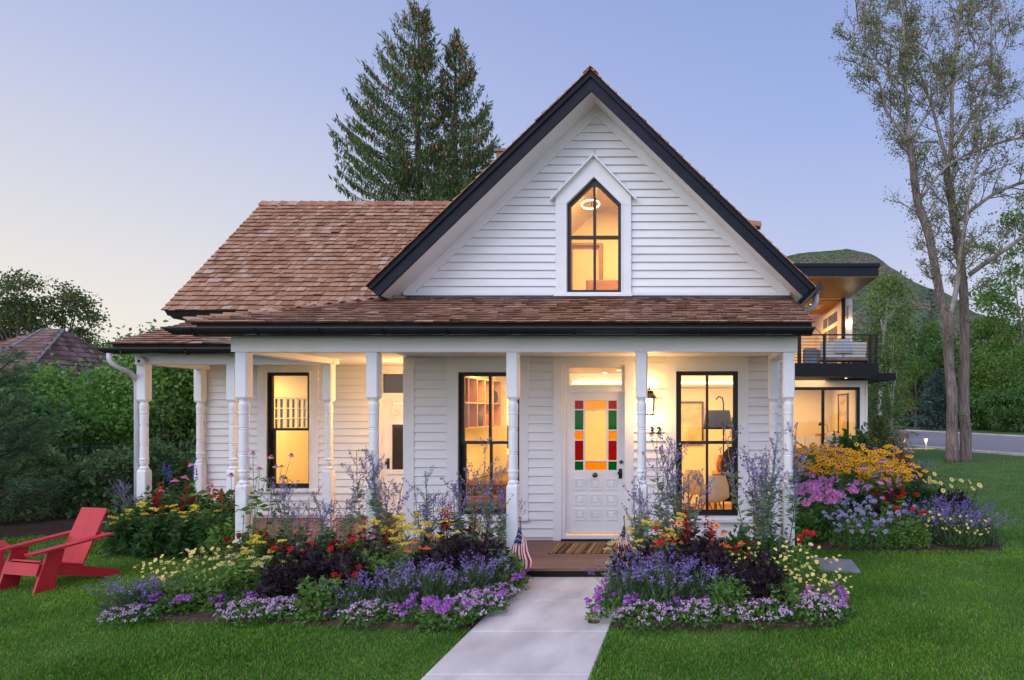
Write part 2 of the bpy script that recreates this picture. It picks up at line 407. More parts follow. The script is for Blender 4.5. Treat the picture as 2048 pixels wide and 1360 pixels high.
# gable wall with lapped boards
KS = .968; ZA = 6.70                               # slope, ridge height
top = lambda x: ZA - KS * abs(x - XC)
mb = MB(); yy = YW + .001
vx0, vx1, vz0, vzs, vza = PX(1135, YW), PX(1243, YW), PZ(586, YW), PZ(409.5, YW), PZ(356.5, YW); vxc = (vx0 + vx1) / 2
under = lambda x: top(x) - .27
mb.poly([(XL, yy, 3.62), (vx0, yy, 3.62), (vx0, yy, under(vx0)), (XL, yy, under(XL))])
mb.poly([(vx1, yy, 3.62), (XR, yy, 3.62), (XR, yy, under(XR)), (vx1, yy, under(vx1))])
mb.poly([(vx0, yy, 3.62), (vx1, yy, 3.62), (vx1, yy, vz0), (vx0, yy, vz0)])
mb.poly([(vx0, yy, vzs), (vxc, yy, vza), (XC, yy, under(XC)), (vx0, yy, under(vx0))])
mb.poly([(vxc, yy, vza), (vx1, yy, vzs), (vx1, yy, under(vx1)), (XC, yy, under(XC))])
mb.build('wall', MAT['siding'], house)
mb = MB()
hw = lambda z: max(.004, (ZA - .45 - z) / KS)
gop = [(PX(1114, YW), PX(1261, YW), 3.5, PZ(400, YW))]
for q in range(9):                                  # stepped clip under the pointed hood
    zz0 = PZ(400, YW) + q * .075; h = (PX(1261, YW) - PX(1114, YW)) / 2 - q * .068
    gop.append((vxc - h, vxc + h, zz0, zz0 + .075))
clap(mb, tf, 3.66, ZA - .47, .1172, lambda z: (max(XC - hw(z), XL + .14), min(XC + hw(z), XR - .14)), gop, out=.029)
mb.build('clapboards', MAT['siding'], house)
mb = MB()                                           # frieze boards following the rakes, and the two short uprights
for sgn, xe in ((-1, XL), (1, XR)):
    e = abs(xe - XC) + .02
    mb.hexa([(XC, YW - .04, ZA - .46), (XC, YW - .001, ZA - .46), (XC, YW - .001, ZA - .20), (XC, YW - .04, ZA - .20)] +
            [(XC + sgn * e, YW - .04, ZA - .46 - KS * e), (XC + sgn * e, YW - .001, ZA - .46 - KS * e), (XC + sgn * e, YW - .001, ZA - .20 - KS * e), (XC + sgn * e, YW - .04, ZA - .20 - KS * e)])
mb.build('frieze_board', MAT['white'], house)
for x0, x1 in ((XL - .02, XL + .14), (XR - .14, XR + .02)):
    mb = MB(); mb.box(x0, x1, YW - .043, YW - .002, 3.64, top(x0 if x0 < XC else x1) - .24); mb.build('corner_board', MAT['white'], house)
mb = MB(); mb.box(XL - .02, XR + .02, YW - .03, YW - .002, 3.655, 3.70); mb.build('skirt_board', MAT['white'], house)
mb = MB(); mb.box(XL - .10, XR + .05, YW - .05, YW - .004, 3.59, 3.655); mb.build('flashing', MAT['flash'], house)
# gable roof: two slopes with soffit, fascia and shingles
YF, YB, HR = 9.40, 18.0, 3.04
c45 = 1 / math.hypot(1, KS)
for sgn in (-1, 1):
    tp = lambda d: (XC + sgn * d, ZA - .06 - KS * d)
    th = .235
    poly = [tp(0), tp(HR), (tp(HR)[0] - sgn * th * c45 * KS * .72, tp(HR)[1] - th * c45 * .72), (XC, ZA - .06 - th)]
    mb = MB(); mb.prism(poly if sgn > 0 else poly[::-1], YF + .02, YB); mb.build('soffit', MAT['white'], house)
    lo = lambda d, k: (XC + sgn * (d - k * c45 * KS * .72 * (d > .1)), ZA - .06 - KS * d - k * (1 if d < .1 else c45 * .72))
    mb = MB()
    p1 = [tp(-.0), tp(HR), lo(HR, th + .03), lo(0, th + .03)]
    mb.prism(p1 if sgn > 0 else p1[::-1], YF - .025, YF + .019)
    p2 = [tp(-.0), tp(HR + .015), lo(HR + .015, .085), lo(0, .085)]
    mb.prism(p2 if sgn > 0 else p2[::-1], YF - .055, YF - .0255)
    xe, ze = tp(HR)
    mb.hexa([(xe - sgn * .14, YF + .0195, ze - .17), (xe + sgn * .015, YF + .0195, ze - .02), (xe + sgn * .015, YB, ze - .02), (xe - sgn * .14, YB, ze - .17),
             (xe - sgn * .14, YF + .0195, ze - .14), (xe + sgn * .012, YF + .0195, ze + .015), (xe + sgn * .012, YB, ze + .015), (xe - sgn * .14, YB, ze - .14)])
    mb.build('fascia', MAT['navy'], house)
    mb = MB()
    L = HR / c45
    x0, z0 = tp(HR)
    shingles(mb, (x0, YF - .085, z0 + .004), (0, 1, 0), (-sgn, 0, KS), lambda v: 0, lambda v: YB - YF, L, seed=3 + sgn, wmin=.08, wmax=.19)
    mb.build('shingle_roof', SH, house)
mb = MB(); caps(mb, (XC, YF - .085, ZA - .03), (XC, YB, ZA - .03), ((-.10, 0, 0), (.10, 0, 0)), (.095, .095), seed=5, t=.014); mb.build('ridge_caps', SH, house)
# left wing roof
XE, YEV, ZEV, YR, ZR = -9.02, 11.60, 3.70, 14.30, 6.33
sl = (ZR - ZEV) / (YR - YEV); Ln = math.hypot(YR - YEV, ZR - ZEV)
def ux(v):
    z = ZEV + v / Ln * (ZR - ZEV); return max(.5, XC - (ZA - .03 - z) / KS - XE + .25)
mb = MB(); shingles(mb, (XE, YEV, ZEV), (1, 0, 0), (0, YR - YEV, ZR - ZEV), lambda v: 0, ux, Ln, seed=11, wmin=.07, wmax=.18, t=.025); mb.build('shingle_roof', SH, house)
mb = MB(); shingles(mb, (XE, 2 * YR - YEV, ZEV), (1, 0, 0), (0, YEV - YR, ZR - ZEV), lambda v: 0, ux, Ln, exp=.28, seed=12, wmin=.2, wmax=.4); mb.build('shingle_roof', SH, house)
mb = MB(); caps(mb, (XE - .02, YR, ZR + .012), (-2.1, YR, ZR + .012), ((0, -.13, 0), (0, .13, 0)), (.11, .11), step=.2, seed=6); mb.build('ridge_caps', SH, house)
mb = MB()
mb.hexa([(XE + .06, YEV + .04, ZEV - .10), (XL, YEV + .04, ZEV - .10), (XL, YR, ZR - .16), (XE + .06, YR, ZR - .16), (XE + .02, YEV + .02, ZEV - .012), (XL, YEV + .02, ZEV - .012), (XL, YR, ZR - .012), (XE + .02, YR, ZR - .012)])
mb.hexa([(XE + .06, 2 * YR - YEV - .04, ZEV - .10), (XL, 2 * YR - YEV - .04, ZEV - .10), (XL, YR, ZR - .16), (XE + .06, YR, ZR - .16), (XE + .02, 2 * YR - YEV - .02, ZEV - .012), (XL, 2 * YR - YEV - .02, ZEV - .012), (XL, YR, ZR - .013), (XE + .02, YR, ZR - .013)][::1])
mb.build('soffit', MAT['navy'], house)
mb = MB(); mb.hexa([(XE + .16, YEV + .03, ZEV - .15), (XL, YEV + .03, ZEV - .15), (XL, YL + .2, ZEV - .15), (XE + .16, YL + .2, ZEV - .15), (XE + .03, YEV, ZEV - .02), (XL, YEV, ZEV - .02), (XL, YL + .2, ZEV + .2), (XE + .03, YL + .2, ZEV + .2)]); mb.build('fascia', MAT['black'], house)
mb = MB(); mb.poly([(XWL, YL, 3.7), (XWL, 16.6, 3.7), (XWL, YR, ZR - .2)]); mb.build('wall', MAT['siding'], house)
# end of the ridge on the other side of the gable, and the chimney
mb = MB(); shingles(mb, (.25, YEV + 1.5, ZEV + 1.30), (1, 0, 0), (0, 1, sl), lambda v: 0, lambda v: .98, 1.16 * 1, seed=14); caps(mb, (.2, 13.92, 5.83), (1.29, 13.92, 5.83), ((0, -.13, 0), (0, .13, 0)), (.12, .12), step=.18)
mb.box(.25, 1.2, 13.15, 14.0, 3.7, 4.98); mb.build('shingle_roof', SH, house)
mb = MB(); cx = PX(1004, 15.8)
mb.bbox(cx - .08, cx + .35, 15.6, 16.1, 5.5, PZ(310, 15.8), .01); mb.bbox(cx - .12, cx + .39, 15.56, 16.14, PZ(310, 15.8), PZ(304, 15.8), .01); mb.build('chimney', mat('chimney_brick', (.22, .13, .10), (.30, .2, .17), .85, 8), house)
# ---------------- porch roofs, beams, posts, ceiling, deck
YEA, ZEA, ZWT = 8.06, 3.035, 3.63; XPE, XPR = -5.99, 1.40
V = (0, YW - YEA, ZWT - ZEA); Ln = math.hypot(V[1], V[2])
mb = MB(); shingles(mb, (XPE, YEA, ZEA), (1, 0, 0), V, lambda v: v / Ln * 1.72, lambda v: XPR - XPE, Ln, seed=21, exp=.15, t=.021, wmin=.09, wmax=.23)
shingles(mb, (XPE, YEA, ZEA), (0, 1, 0), (1.72, 0, ZWT - ZEA), lambda v: v / Ln * 1.87, lambda v: 2.1 + v / Ln * 2.0, math.hypot(1.72, .6), seed=22, exp=.135)
caps(mb, (XPE - .02, YEA - .02, ZEA + .03), (XPE + 1.74, YW - .02, ZWT + .03), ((.10, -.02, 0), (-.02, .12, 0)), (.03, .03), step=.135, seed=8)
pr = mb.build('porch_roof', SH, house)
mb = MB()
mb.hexa([(XPE + .1, YEA + .05, ZEA - .16), (XPR - .02, YEA + .05, ZEA - .16), (XPR - .02, YW - .06, ZWT - .16), (XPE + 1.72, YW - .06, ZWT - .16), (XPE + .1, YEA + .03, ZEA - .008), (XPR - .02, YEA + .03, ZEA - .008), (XPR - .02, YW - .06, ZWT - .012), (XPE + 1.72, YW - .06, ZWT - .012)])
mb.build('fascia', MAT['black'], house)
mb = MB(); half_gutter(mb, -6.20, 1.40, 8.02, 2.955, .068); mb.build('gutter', MAT['gutter'], house)
XLE, YLE, ZLE, ZLT = -8.66, 10.12, 2.985, 3.60
V = (0, YL - YLE, ZLT - ZLE); L2 = math.hypot(V[1], V[2])
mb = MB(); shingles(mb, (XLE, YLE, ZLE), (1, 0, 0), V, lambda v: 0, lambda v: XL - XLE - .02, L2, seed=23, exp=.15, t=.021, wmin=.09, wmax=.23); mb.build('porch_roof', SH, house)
mb = MB(); mb.hexa([(XLE + .05, YLE + .05, ZLE - .13), (XPE - .02, YLE + .05, ZLE - .13), (XPE - .02, YL - .02, ZLT - .13), (XLE + .05, YL - .02, ZLT - .13), (XLE + .02, YLE + .03, ZLE - .008), (XPE - .02, YLE + .03, ZLE - .008), (XPE - .02, YL - .02, ZLT - .012), (XLE + .02, YL - .02, ZLT - .012)]); mb.build('fascia', MAT['black'], house)
mb = MB(); half_gutter(mb, -8.75, -5.95, 10.06, 2.90, .066, .95); mb.build('gutter', MAT['gutter'], house)
# soffit under the corner of the front eave
mb = MB(); mb.box(XPE + .12, -5.66, 8.14, 10.1, 2.835, 2.85); mb.build('soffit', MAT['white'], house)
BZ0, BZ1 = 2.708, 2.90
def beam(x0, x1, y0, y1, z0=BZ0, z1=BZ1):
    mb = MB(); mb.bbox(x0, x1, y0, y1, z0, z1, .004); mb.build('porch_beam', MAT['white'], house)
beam(-5.64, 1.245, YP - .08, YP + .08)
beam(-8.49, -5.47, YE - .08, YE + .08, 2.70, 2.895)
beam(-5.63, -5.48, YP + .081, YE - .081, 2.70, 2.897)
beam(-8.62, -8.47, YE + .081, YL - .03, 2.70, 2.894)
beam(1.05, 1.20, YP + .081, YW - .03, 2.70, 2.896)
mb = MB(); mb.box(-5.46, 1.04, YP + .082, YW - .001, 2.775, 2.79); mb.box(-8.46, -5.64, YE + .083, YL - .002, 2.776, 2.791); mb.box(-5.46, XL - .001, YW, YL - .002, 2.777, 2.792); mb.box(-5.639, -5.461, YE + .083, YL - .002, 2.7765, 2.7915); mb.build('porch_ceiling', MAT['white'], house)
def post_mb():
    m = MB(); h = .069; zb, zt, zT = 1.10 - DK, 2.128 - DK, BZ0 - DK
    m.bbox(-h, h, -h, h, 0, zb - .03, .010); m.hexa([(-h + .004, -h + .004, zb - .031), (h - .004, -h + .004, zb - .031), (h - .004, h - .004, zb - .031), (-h + .004, h - .004, zb - .031), (-.048, -.048, zb), (.048, -.048, zb), (.048, .048, zb), (-.048, .048, zb)])
    m.bbox(-h, h, -h, h, zt + .03, zT, .010)
    m.hexa([(-.048, -.048, zt), (.048, -.048, zt), (.048, .048, zt), (-.048, .048, zt), (-h + .001, -h + .001, zt + .0305), (h - .001, -h + .001, zt + .0305), (h - .001, h - .001, zt + .0305), (-h + .001, h - .001, zt + .0305)])
    pr = [(1.0, .064), (.985, .066), (.975, .058), (.955, .048), (.93, .056), (.90, .060), (.875, .057), (.865, .063), (.845, .063), (.835, .056)]
    for g in (.655, .63, .365, .34): pr += [(g + .012, .056), (g + .006, .0535), (g, .049), (g - .006, .0535), (g - .011, .056)]
    pr += [(.18, .056), (.165, .062), (.15, .057), (.09, .061), (.05, .060), (.03, .050), (.012, .050), (0.0, .054)]
    m.lathe([(r, zt + (zb - zt) * t) for t, r in pr][::-1], 0, 0, 20)
    return m
pm = post_mb().mesh('porch_post', MAT['white'])
for px, py in ((-5.53, YP), (-3.936, YP), (-2.23, YP), (-.654, YP), (1.146, YP), (-8.41, YE), (-7.05, YE), (-5.59, YE), (-8.585, YL - .115), (1.104, 9.66)):
    child('porch_post', pm, house, Vector((px, py, DK)) - wloc(house))
mb = MB()
y = 8.14
while y < YW - .02:
    mb.box(-5.72, 1.30, y, min(y + .135, YW), DK - .03, DK); y += .139
x = 0; y = 10.30
mb.build('porch_deck', MAT['deck'], house)
mb = MB()
while y < YL - .02:
    mb.box(-8.62, -5.721, y, min(y + .135, YL), DK - .029, DK - .001); y += .139
y = YW + .005
while y < YL - .02:
    mb.box(-5.719, XL - .002, y, min(y + .135, YL), DK - .0295, DK - .0005); y += .139
mb.build('porch_deck', MAT['deck'], house)
mb = MB(); mb.box(-5.66, 1.24, 8.17, YW - .003, 0.001, DK - .031); mb.box(-8.56, -5.0, 10.34, YL - .003, .001, DK - .032); mb.build('foundation', MAT['black'], house)
# downspouts
def spout(pts, r=.035, name='downspout'):
    m = MB(); m.tube(pts, r, 10); return m.build(name, mat('galvanised_pipe', (.55, .54, .56), (.66, .65, .67), .45, 8) if 'pipe' not in MAT else MAT['pipe'], house, True)
MAT['pipe'] = mat('white_pipe', (.56, .55, .57), (.66, .65, .67), .4, 8)
gx = -8.60
spout([(gx, 10.06, 2.86), (gx, 10.06, 2.76), (gx + .015, 10.07, 2.70), (gx + .06, 10.12, 2.64), (gx + .13, 10.28, 2.56), (gx + .075, 10.44, 2.47), (gx + .075, 10.46, 2.40), (gx + .075, 10.46, .06)], .036)
ex = XC + HR
mb = MB(); mb.tube([(ex + .10, YF + .06, 3.70), (ex + .10, YF + 3.6, 3.70)], .06, 12); mb.build('gutter', MAT['gutter'], house)
spout([(ex + .13, YF + .5, 3.66), (ex + .13, YF + .5, 3.56), (ex + .09, YF + .52, 3.49), (ex - .0, YF + .55, 3.45), (ex - .12, YF + .6, 3.43)], .045)
# ---------------- windows
def sash(mb, x0, x1, z0, z1, y, mull, fr=.052, t=.045):
    ring(mb, rect(x0, x1, z0, z1), rect(x0 + fr, x1 - fr, z0 + fr * .85, z1 - fr * .75), y, y + t)
    if mull: mb.box((x0 + x1) / 2 - .019, (x0 + x1) / 2 + .019, y + .003, y + t - .003, z0 + fr * .85, z1 - fr * .75)
def window(w, Y, casr, zm, mull=True, sill=True):
    x0, x1, z0, z1 = w
    mb = MB()
    ring(mb, rect(x0, x1, z0, z1), rect(x0 + .018, x1 - .018, z0 + .018, z1 - .018), Y - .012, Y + .15)
    sash(mb, x0 + .018, x1 - .018, zm - .02, z1 - .018, Y + .03, mull)
    sash(mb, x0 + .018, x1 - .018, z0 + .018, zm + .024, Y + .078, mull, .06)
    wo = mb.build('window', MAT['navyblk'], house)
    mb = MB(); mb.box(x0 + .06, x1 - .06, Y + .05, Y + .054, zm, z1 - .05); mb.box(x0 + .06, x1 - .06, Y + .098, Y + .102, z0 + .06, zm + .01); mb.build('pane', MAT['glass'], wo)
    c0, c1, cb, ct = casr
    mb = MB()
    ring(mb, rect(c0, c1, cb, min(ct, 2.774)), rect(x0 - .001, x1 + .001, z0 - .001, z1 + .001), Y - .034, Y - .001)
    ring(mb, rect(x0 - .022, x1 + .022, z0 - .0, z1 + .022), rect(x0 - .0015, x1 + .0015, z0 + .001, z1 + .001), Y - .046, Y - .0345)
    mb.build('casing', MAT['white'], wo)
    mb = MB(); mb.bbox(c0 - .01, c1 + .01, Y - .075, Y - .035, cb, cb + .045, .006); mb.build('sill', MAT['white'], wo)
    return wo
MAT['navyblk'] = mat('black_sash', (.010, .009, .011), (.015, .013, .016), .4, 6)
window(W1, YW, C1, PZ(885.5, YW)); window(W2, YW, C2, PZ(885.5, YW)); window(W3, YL, C3, PZ(859, YL), False)
# pointed attic window with its white surround and little gable hood
Y = YW
pent = lambda x0, x1, z0, zs, za: [(x0, z0), (x1, z0), (x1, zs), ((x0 + x1) / 2, za), (x0, zs)]
mb = MB(); f = .05
ring(mb, pent(vx0, vx1, vz0, vzs, vza), pent(vx0 + f, vx1 - f, vz0 + f * .9, vzs - .02, vza - .075), Y + .0, Y + .06)
zm = PZ(474.5, Y); mb.box(vx0 + f, vx1 - f, Y - .008, Y + .05, zm - .022, zm + .022)
mb.box(vxc - .02, vxc + .02, Y + .004, Y + .046, zm + .022, vza - .07); mb.box(vxc - .018, vxc + .018, Y + .006, Y + .046, vz0 + f * .9, zm - .022)
mb.add([(vxc - .13, Y - .004, vza - .13), (vxc + .13, Y - .004, vza - .13), (vxc, Y - .004, vza)], [[0, 1, 2]])
gw = mb.build('window', MAT['navyblk'], house)
mb = MB(); mb.prism(pent(vx0 + .02, vx1 - .02, vz0 + .02, vzs - .01, vza - .03), Y + .026, Y + .03); mb.build('pane', MAT['glass'], gw)
sx0, sx1, sz0 = PX(1112.5, Y), PX(1263, Y), PZ(594, Y); za2, zs2 = PZ(317, Y), PZ(395, Y)
mb = MB(); ring(mb, [(sx0, sz0), (sx1, sz0), (sx1, zs2), (vxc, za2), (sx0, zs2)], pent(vx0 - .001, vx1 + .001, vz0 - .001, vzs + .001, vza + .001), Y - .06, Y - .001)
ring(mb, pent(vx0 - .02, vx1 + .02, vz0 - .02, vzs + .01, vza + .022), pent(vx0 - .0015, vx1 + .0015, vz0, vzs, vza), Y - .072, Y - .0605)
mb.box(sx0, vx0 - .021, Y - .064, Y - .0605, PZ(412, Y), PZ(410, Y)); mb.box(vx1 + .021, sx1, Y - .064, Y - .0605, PZ(412, Y), PZ(410, Y)); mb.build('casing', MAT['white'], gw)
mb = MB(); mb.bbox(sx0 - .02, sx1 + .02, Y - .09, Y - .061, sz0, sz0 + .04, .006); mb.build('sill', MAT['white'], gw)
mb = MB()
for sgn in (-1, 1):
    a = (vxc, za2 + .035); e = (vxc + sgn * .62, za2 + .035 - .62 * (za2 - zs2) / ((sx1 - sx0) / 2))
    p = [a, e, (e[0], e[1] - .035), (a[0], a[1] - .035)]
    mb.prism(p if sgn > 0 else p[::-1], Y - .13, Y - .002)
mb.build('hood', MAT['white'], gw)
# ---------------- front door and transom
x0, x1, z0, z1 = D1
lz0, lz1 = PZ(1067, Y), PZ(784, Y); lx0, lx1 = PX(1131, Y), PX(1249, Y); yd = Y + .05
mb = MB(); ring(mb, rect(x0 - .12, x1 + .13, DK, 2.774), rect(x0 - .001, x1 + .001, DK + .001, z1 + .001), Y - .035, Y - .001)
ring(mb, rect(x0, x1, DK, z1), rect(lx0 - .002, lx1 + .002, lz0 - .03, z1 - .03), Y - .01, Y + .14)
mb.box(lx0 - .002, lx1 + .002, Y + .0, Y + .13, lz1 + .004, PZ(774, Y)); mb.build('door_frame', MAT['white'], house)
mb = MB(); mb.box(PX(1124, Y), PX(1241, Y), Y - .10, Y - .036, DK + .002, PZ(1076.6, Y)); mb.build('threshold', MAT['black'], house)
gcx = [PX(q, Y) for q in (1148.3, 1165.3, 1168.9, 1212, 1215.7, 1232.6)]; gz = [PZ(q, Y) for q in (801, 818, 820.5, 859.4, 862.6, 879.6, 881.7, 921, 923.5, 940.8)]
mb = MB()
def slab(a, b, c, d, y0=None): mb.box(a, b, y0 or yd, yd + .045, c, d)
slab(lx0, gcx[0], lz0, lz1); slab(gcx[5], lx1, lz0, lz1); slab(gcx[0], gcx[5], lz0, gz[9]); slab(gcx[0], gcx[5], gz[0], lz1)
for a, b in ((1, 2), (3, 4)): mb.box(gcx[a], gcx[b], yd + .005, yd + .04, gz[9], gz[0])
for q0, q1, spans in ((1, 2, ((0, 1), (2, 3), (4, 5))), (3, 4, ((0, 1), (4, 5))), (5, 6, ((0, 1), (4, 5))), (7, 8, ((0, 1), (2, 3), (4, 5)))):
    for a, b in spans: mb.box(gcx[a], gcx[b], yd + .006, yd + .039, gz[q1], gz[q0])
door = mb.build('front_door', MAT['white'], house)
red, grn, amb, dam = (.50, .06, .022), (.0, .36, .16), (1, .72, .30), (1, .62, .10)
def spane(a, b, t, u, m): 
    q = MB(); q.box(gcx[a], gcx[b], yd + .018, yd + .024, gz[u], gz[t]); q.build('stained_pane', m, door)
SG = {k: glassmat('stained_' + k, c, .55, .6) for k, c in (('red', red), ('green', grn), ('amber', amb), ('gold', dam), ('cream', (1, .96, .86)))}
for a, b in ((0, 1), (4, 5)):
    for (t, u), k in zip(((0, 1), (2, 3), (4, 5), (6, 7), (8, 9)), ('red', 'green', 'gold', 'red', 'green')): spane(a, b, t, u, SG[k])
spane(2, 3, 0, 1, SG['amber']); spane(2, 3, 2, 7, SG['cream']); spane(2, 3, 8, 9, SG['gold'])
for cx0, cx1 in ((1147, 1170), (1179, 1201), (1209.6, 1233)):
    for cy0, cy1 in ((957, 980.4), (988.7, 1011.8), (1019, 1041.7)):
        a, b, c, d = PX(cx0, Y), PX(cx1, Y), PZ(cy1, Y), PZ(cy0, Y)
        q = MB(); ring(q, rect(a, b, c, d), rect(a + .022, b - .022, c + .022, d - .022), yd - .014, yd - .001)
        q.hexa([(a + .03, yd - .001, c + .03), (b - .03, yd - .001, c + .03), (b - .03, yd - .001, d - .03), (a + .03, yd - .001, d - .03), (a + .05, yd - .012, c + .05), (b - .05, yd - .012, c + .05), (b - .05, yd - .012, d - .05), (a + .05, yd - .012, d - .05)])
        q.build('door_panel', MAT['white'], door)
def knob(x, z, r, y, par, name='door_knob', m=None):
    q = MB(); pr = [(r, 0), (r, .008), (r * .5, .012), (r * .5, .03), (r * .9, .04), (r, .055), (r * .6, .068), (.002, .07)]
    q.lathe(pr, 0, 0, 14); q.v = [np.stack([v[:, 0] + x, y - v[:, 2], v[:, 1] + z], -1) for v in q.v]
    return q.build(name, m or MAT['brass'], par, True)
knob(PX(1242, Y), PZ(924, Y), .024, yd, door, 'deadbolt'); knob(PX(1189.4, Y), PZ(950.5, Y), .034, yd, door, 'door_bell')
q = MB(); q.bbox(PX(1236.5, Y), PX(1243.5, Y), yd - .01, yd - .001, PZ(958, Y), PZ(938, Y), .003); q.build('lock_plate', MAT['darkfab'], door); knob(PX(1239, Y), PZ(946, Y), .027, yd - .01, door, 'door_knob', MAT['darkfab'])
q = MB(); ring(q, rect(PX(1131, Y), PX(1249, Y), PZ(774, Y), z1 - .03), rect(PX(1138, Y), PX(1243, Y), PZ(771, Y), PZ(735, Y)), Y + .03, Y + .07); tr = q.build('transom', MAT['white'], house)
q = MB(); q.box(PX(1137, Y), PX(1244, Y), Y + .048, Y + .052, PZ(772, Y), PZ(734, Y)); q.build('pane', MAT['glass'], tr)
# side door on the left wing
Y = YL; x0, x1, z0, z1 = D2
mb = MB(); ring(mb, rect(x0 - .12, x1 + .12, DK, 2.774), rect(x0, x1, DK + .001, z1), Y - .035, Y - .001)
mb.box(x0, x1, Y + .01, Y + .1, PZ(800, Y), PZ(786, Y)); mb.build('door_frame', MAT['white'], house)
q = MB(); q.box(x0 + .02, x1 - .02, Y + .05, Y + .06, PZ(786, Y), z1); q.build('transom', MAT['dimglass'] if 'dimglass' in MAT else mat('dark_glass', (.035, .025, .018), rough=.05, spec=.6), house)
MAT['dimglass'] = mat('dark_glass', (.03, .026, .028), rough=.04, spec=.7)
gx0, gx1, gz0_, gz1_ = PX(782, Y), PX(782, Y) + .62, PZ(939.6, Y), PZ(849, Y)
mb = MB(); zt_ = PZ(800, Y)
for a, b, c, d in ((x0, gx0, DK, zt_), (gx1, x1, DK, zt_), (gx0, gx1, DK, gz0_), (gx0, gx1, gz1_, zt_)): mb.box(a, b, Y + .04, Y + .085, c, d)
sd = mb.build('side_door', MAT['white'], house)
q = MB(); q.box(gx0, gx1, Y + .055, Y + .062, gz0_, gz1_); q.build('pane', MAT['dimglass'], sd)
q = MB(); ring(q, rect(gx0 - .03, gx1 + .03, gz0_ - .03, gz1_ + .03), rect(gx0, gx1, gz0_, gz1_), Y + .022, Y + .039)
q.box(gx0 - .06, gx1 + .06, Y + .012, Y + .039, gz0_ - .075, gz0_ - .035); q.build('moulding', MAT['white'], sd)
for k in range(3):
    q = MB(); xa = gx0 + .0 + k * .21; zc = PZ(826, Y); ring(q, rect(xa, xa + .18, zc - .09, zc + .09), rect(xa + .015, xa + .165, zc - .075, zc + .075), Y + .024, Y + .039)
    for j in range(8):
        t = j * math.pi / 4; q.tube([(xa + .09 + .02 * math.cos(t), Y + .03, zc + .02 * math.sin(t)), (xa + .09 + .055 * math.cos(t), Y + .03, zc + .055 * math.sin(t))], [.006, .014], 6)
    q.build('carved_panel', MAT['white'], sd)
q = MB()
for k in range(9): q.lathe([(.001, 0), (.03, .004), (.036, .012), (.022, .02), (.001, .022)], 0, 0, 10); v = q.v[-1]; q.v[-1] = np.stack([v[:, 0] + gx0 + .03 + k * .07, Y + .04 - v[:, 2], v[:, 1] * .8 + PZ(802, Y) - .06], -1)
q.build('carved_crest', MAT['white'], sd)
q = MB(); q.bbox(PX(772, Y), PX(777.5, Y), Y + .028, Y + .039, PZ(938, Y), PZ(917, Y), .003); q.build('lock_plate', MAT['darkfab'], sd); knob(PX(773.5, Y), PZ(925, Y), .026, Y + .03, sd, 'door_knob', MAT['darkfab'])
# ---------------- wall lantern, house number, camera
def lantern(x, y, z, nx, ny, watts):
    m = MB(); w = .064; h = .23
    bx, by = x + nx * .13, y + ny * .13
    for a in (-1, 1):
        for b in (-1, 1): m.hexa([(bx + a * w * .8 - .008, by + b * w * .8 - .008, z - h / 2), (bx + a * w * .8 + .008, by + b * w * .8 - .008, z - h / 2), (bx + a * w * .8 + .008, by + b * w * .8 + .008, z - h / 2), (bx + a * w * .8 - .008, by + b * w * .8 + .008, z - h / 2),
                                 (bx + a * w - .008, by + b * w - .008, z + h / 2), (bx + a * w + .008, by + b * w - .008, z + h / 2), (bx + a * w + .008, by + b * w + .008, z + h / 2), (bx + a * w - .008, by + b * w + .008, z + h / 2)])
    m.lathe([(w * 1.0, z - h / 2 - .02), (w * 1.15, z - h / 2), (w * .9, z - h / 2 + .001)], bx, by, 4)
    m.lathe([(w * 1.55, z + h / 2), (w * 1.6, z + h / 2 + .012), (w * .9, z + h / 2 + .06), (w * .7, z + h / 2 + .065), (w * .7, z + h / 2 + .10), (w * .3, z + h / 2 + .115), (.006, z + h / 2 + .15)], bx, by, 8)
    m.bbox(x - .05 if nx == 0 else x, x + .05 if nx == 0 else x + .02 * nx, *( (y - .02, y) if nx == 0 else (y - .05, y + .05)), z - .06, z + .22, .004)
    m.tube([(x, y, z + .17), (x + nx * .06, y + ny * .06, z + .22), (bx, by, z + .24)], .012, 6)
    o = m.build('wall_lantern', MAT['black'], house)
    g = MB(); g.lathe([(.045, z - h / 2 + .01), (.055, z + h / 2 - .01)], bx, by, 8); g.build('lantern_glass', MAT['lamp'], o)
    point_light((bx + nx * .14, by + ny * .14, z + .02), watts * .35, (1, .52, .17), .06, o); point_light((bx, by, z - .19), watts * .4, (1, .52, .17), .06, o); point_light((bx, by, z + .33), watts * .25, (1, .52, .17), .06, o)
MAT['lamp'] = mat('lamp_glass', (1, .9, .7), emit=(1, .80, .50), estr=4.5)
lantern(PX(1299, 9.8), YW - .027, PZ(812, 9.8), 0, -1, 30)
lantern(XL - .027, 10.9, 2.1, -1, 0, 95)
def text(body, x, z, y, size, par, name, m, shear=.12):
    c = bpy.data.curves.new(name, 'FONT'); c.body = body; c.size = size; c.extrude = .006; c.offset = .004; c.shear = shear; c.align_x = 'CENTER'
    t = bpy.data.objects.new('tmp', c); COL.objects.link(t)
    me = bpy.data.meshes.new_from_object(t.evaluated_get(bpy.context.evaluated_depsgraph_get())); bpy.data.objects.remove(t)
    me.name = name; me.materials.clear(); me.materials.append(m)
    o = child(name, me, par, Vector((x, y, z)) - wloc(par), (R(90), 0, 0)); return o
bpy.context.view_layer.update()
for d, px in (('3', 1302.5), ('2', 1316.5)): text(d, PX(px, YW - .04), PZ(867.5, YW - .04), YW - .036, .145, house, 'house_number', MAT['black'])
mb = MB(); cx, cz = P(277, 722, 10.3); mb.lathe([(.03, 0), (.065, .006), (.07, .03), (.066, .07), (.055, .09)], 0, 0, 18); mb.v = [np.stack([v[:, 0] + cx + .02, 10.37 - v[:, 2], v[:, 1] + cz], -1) for v in mb.v]
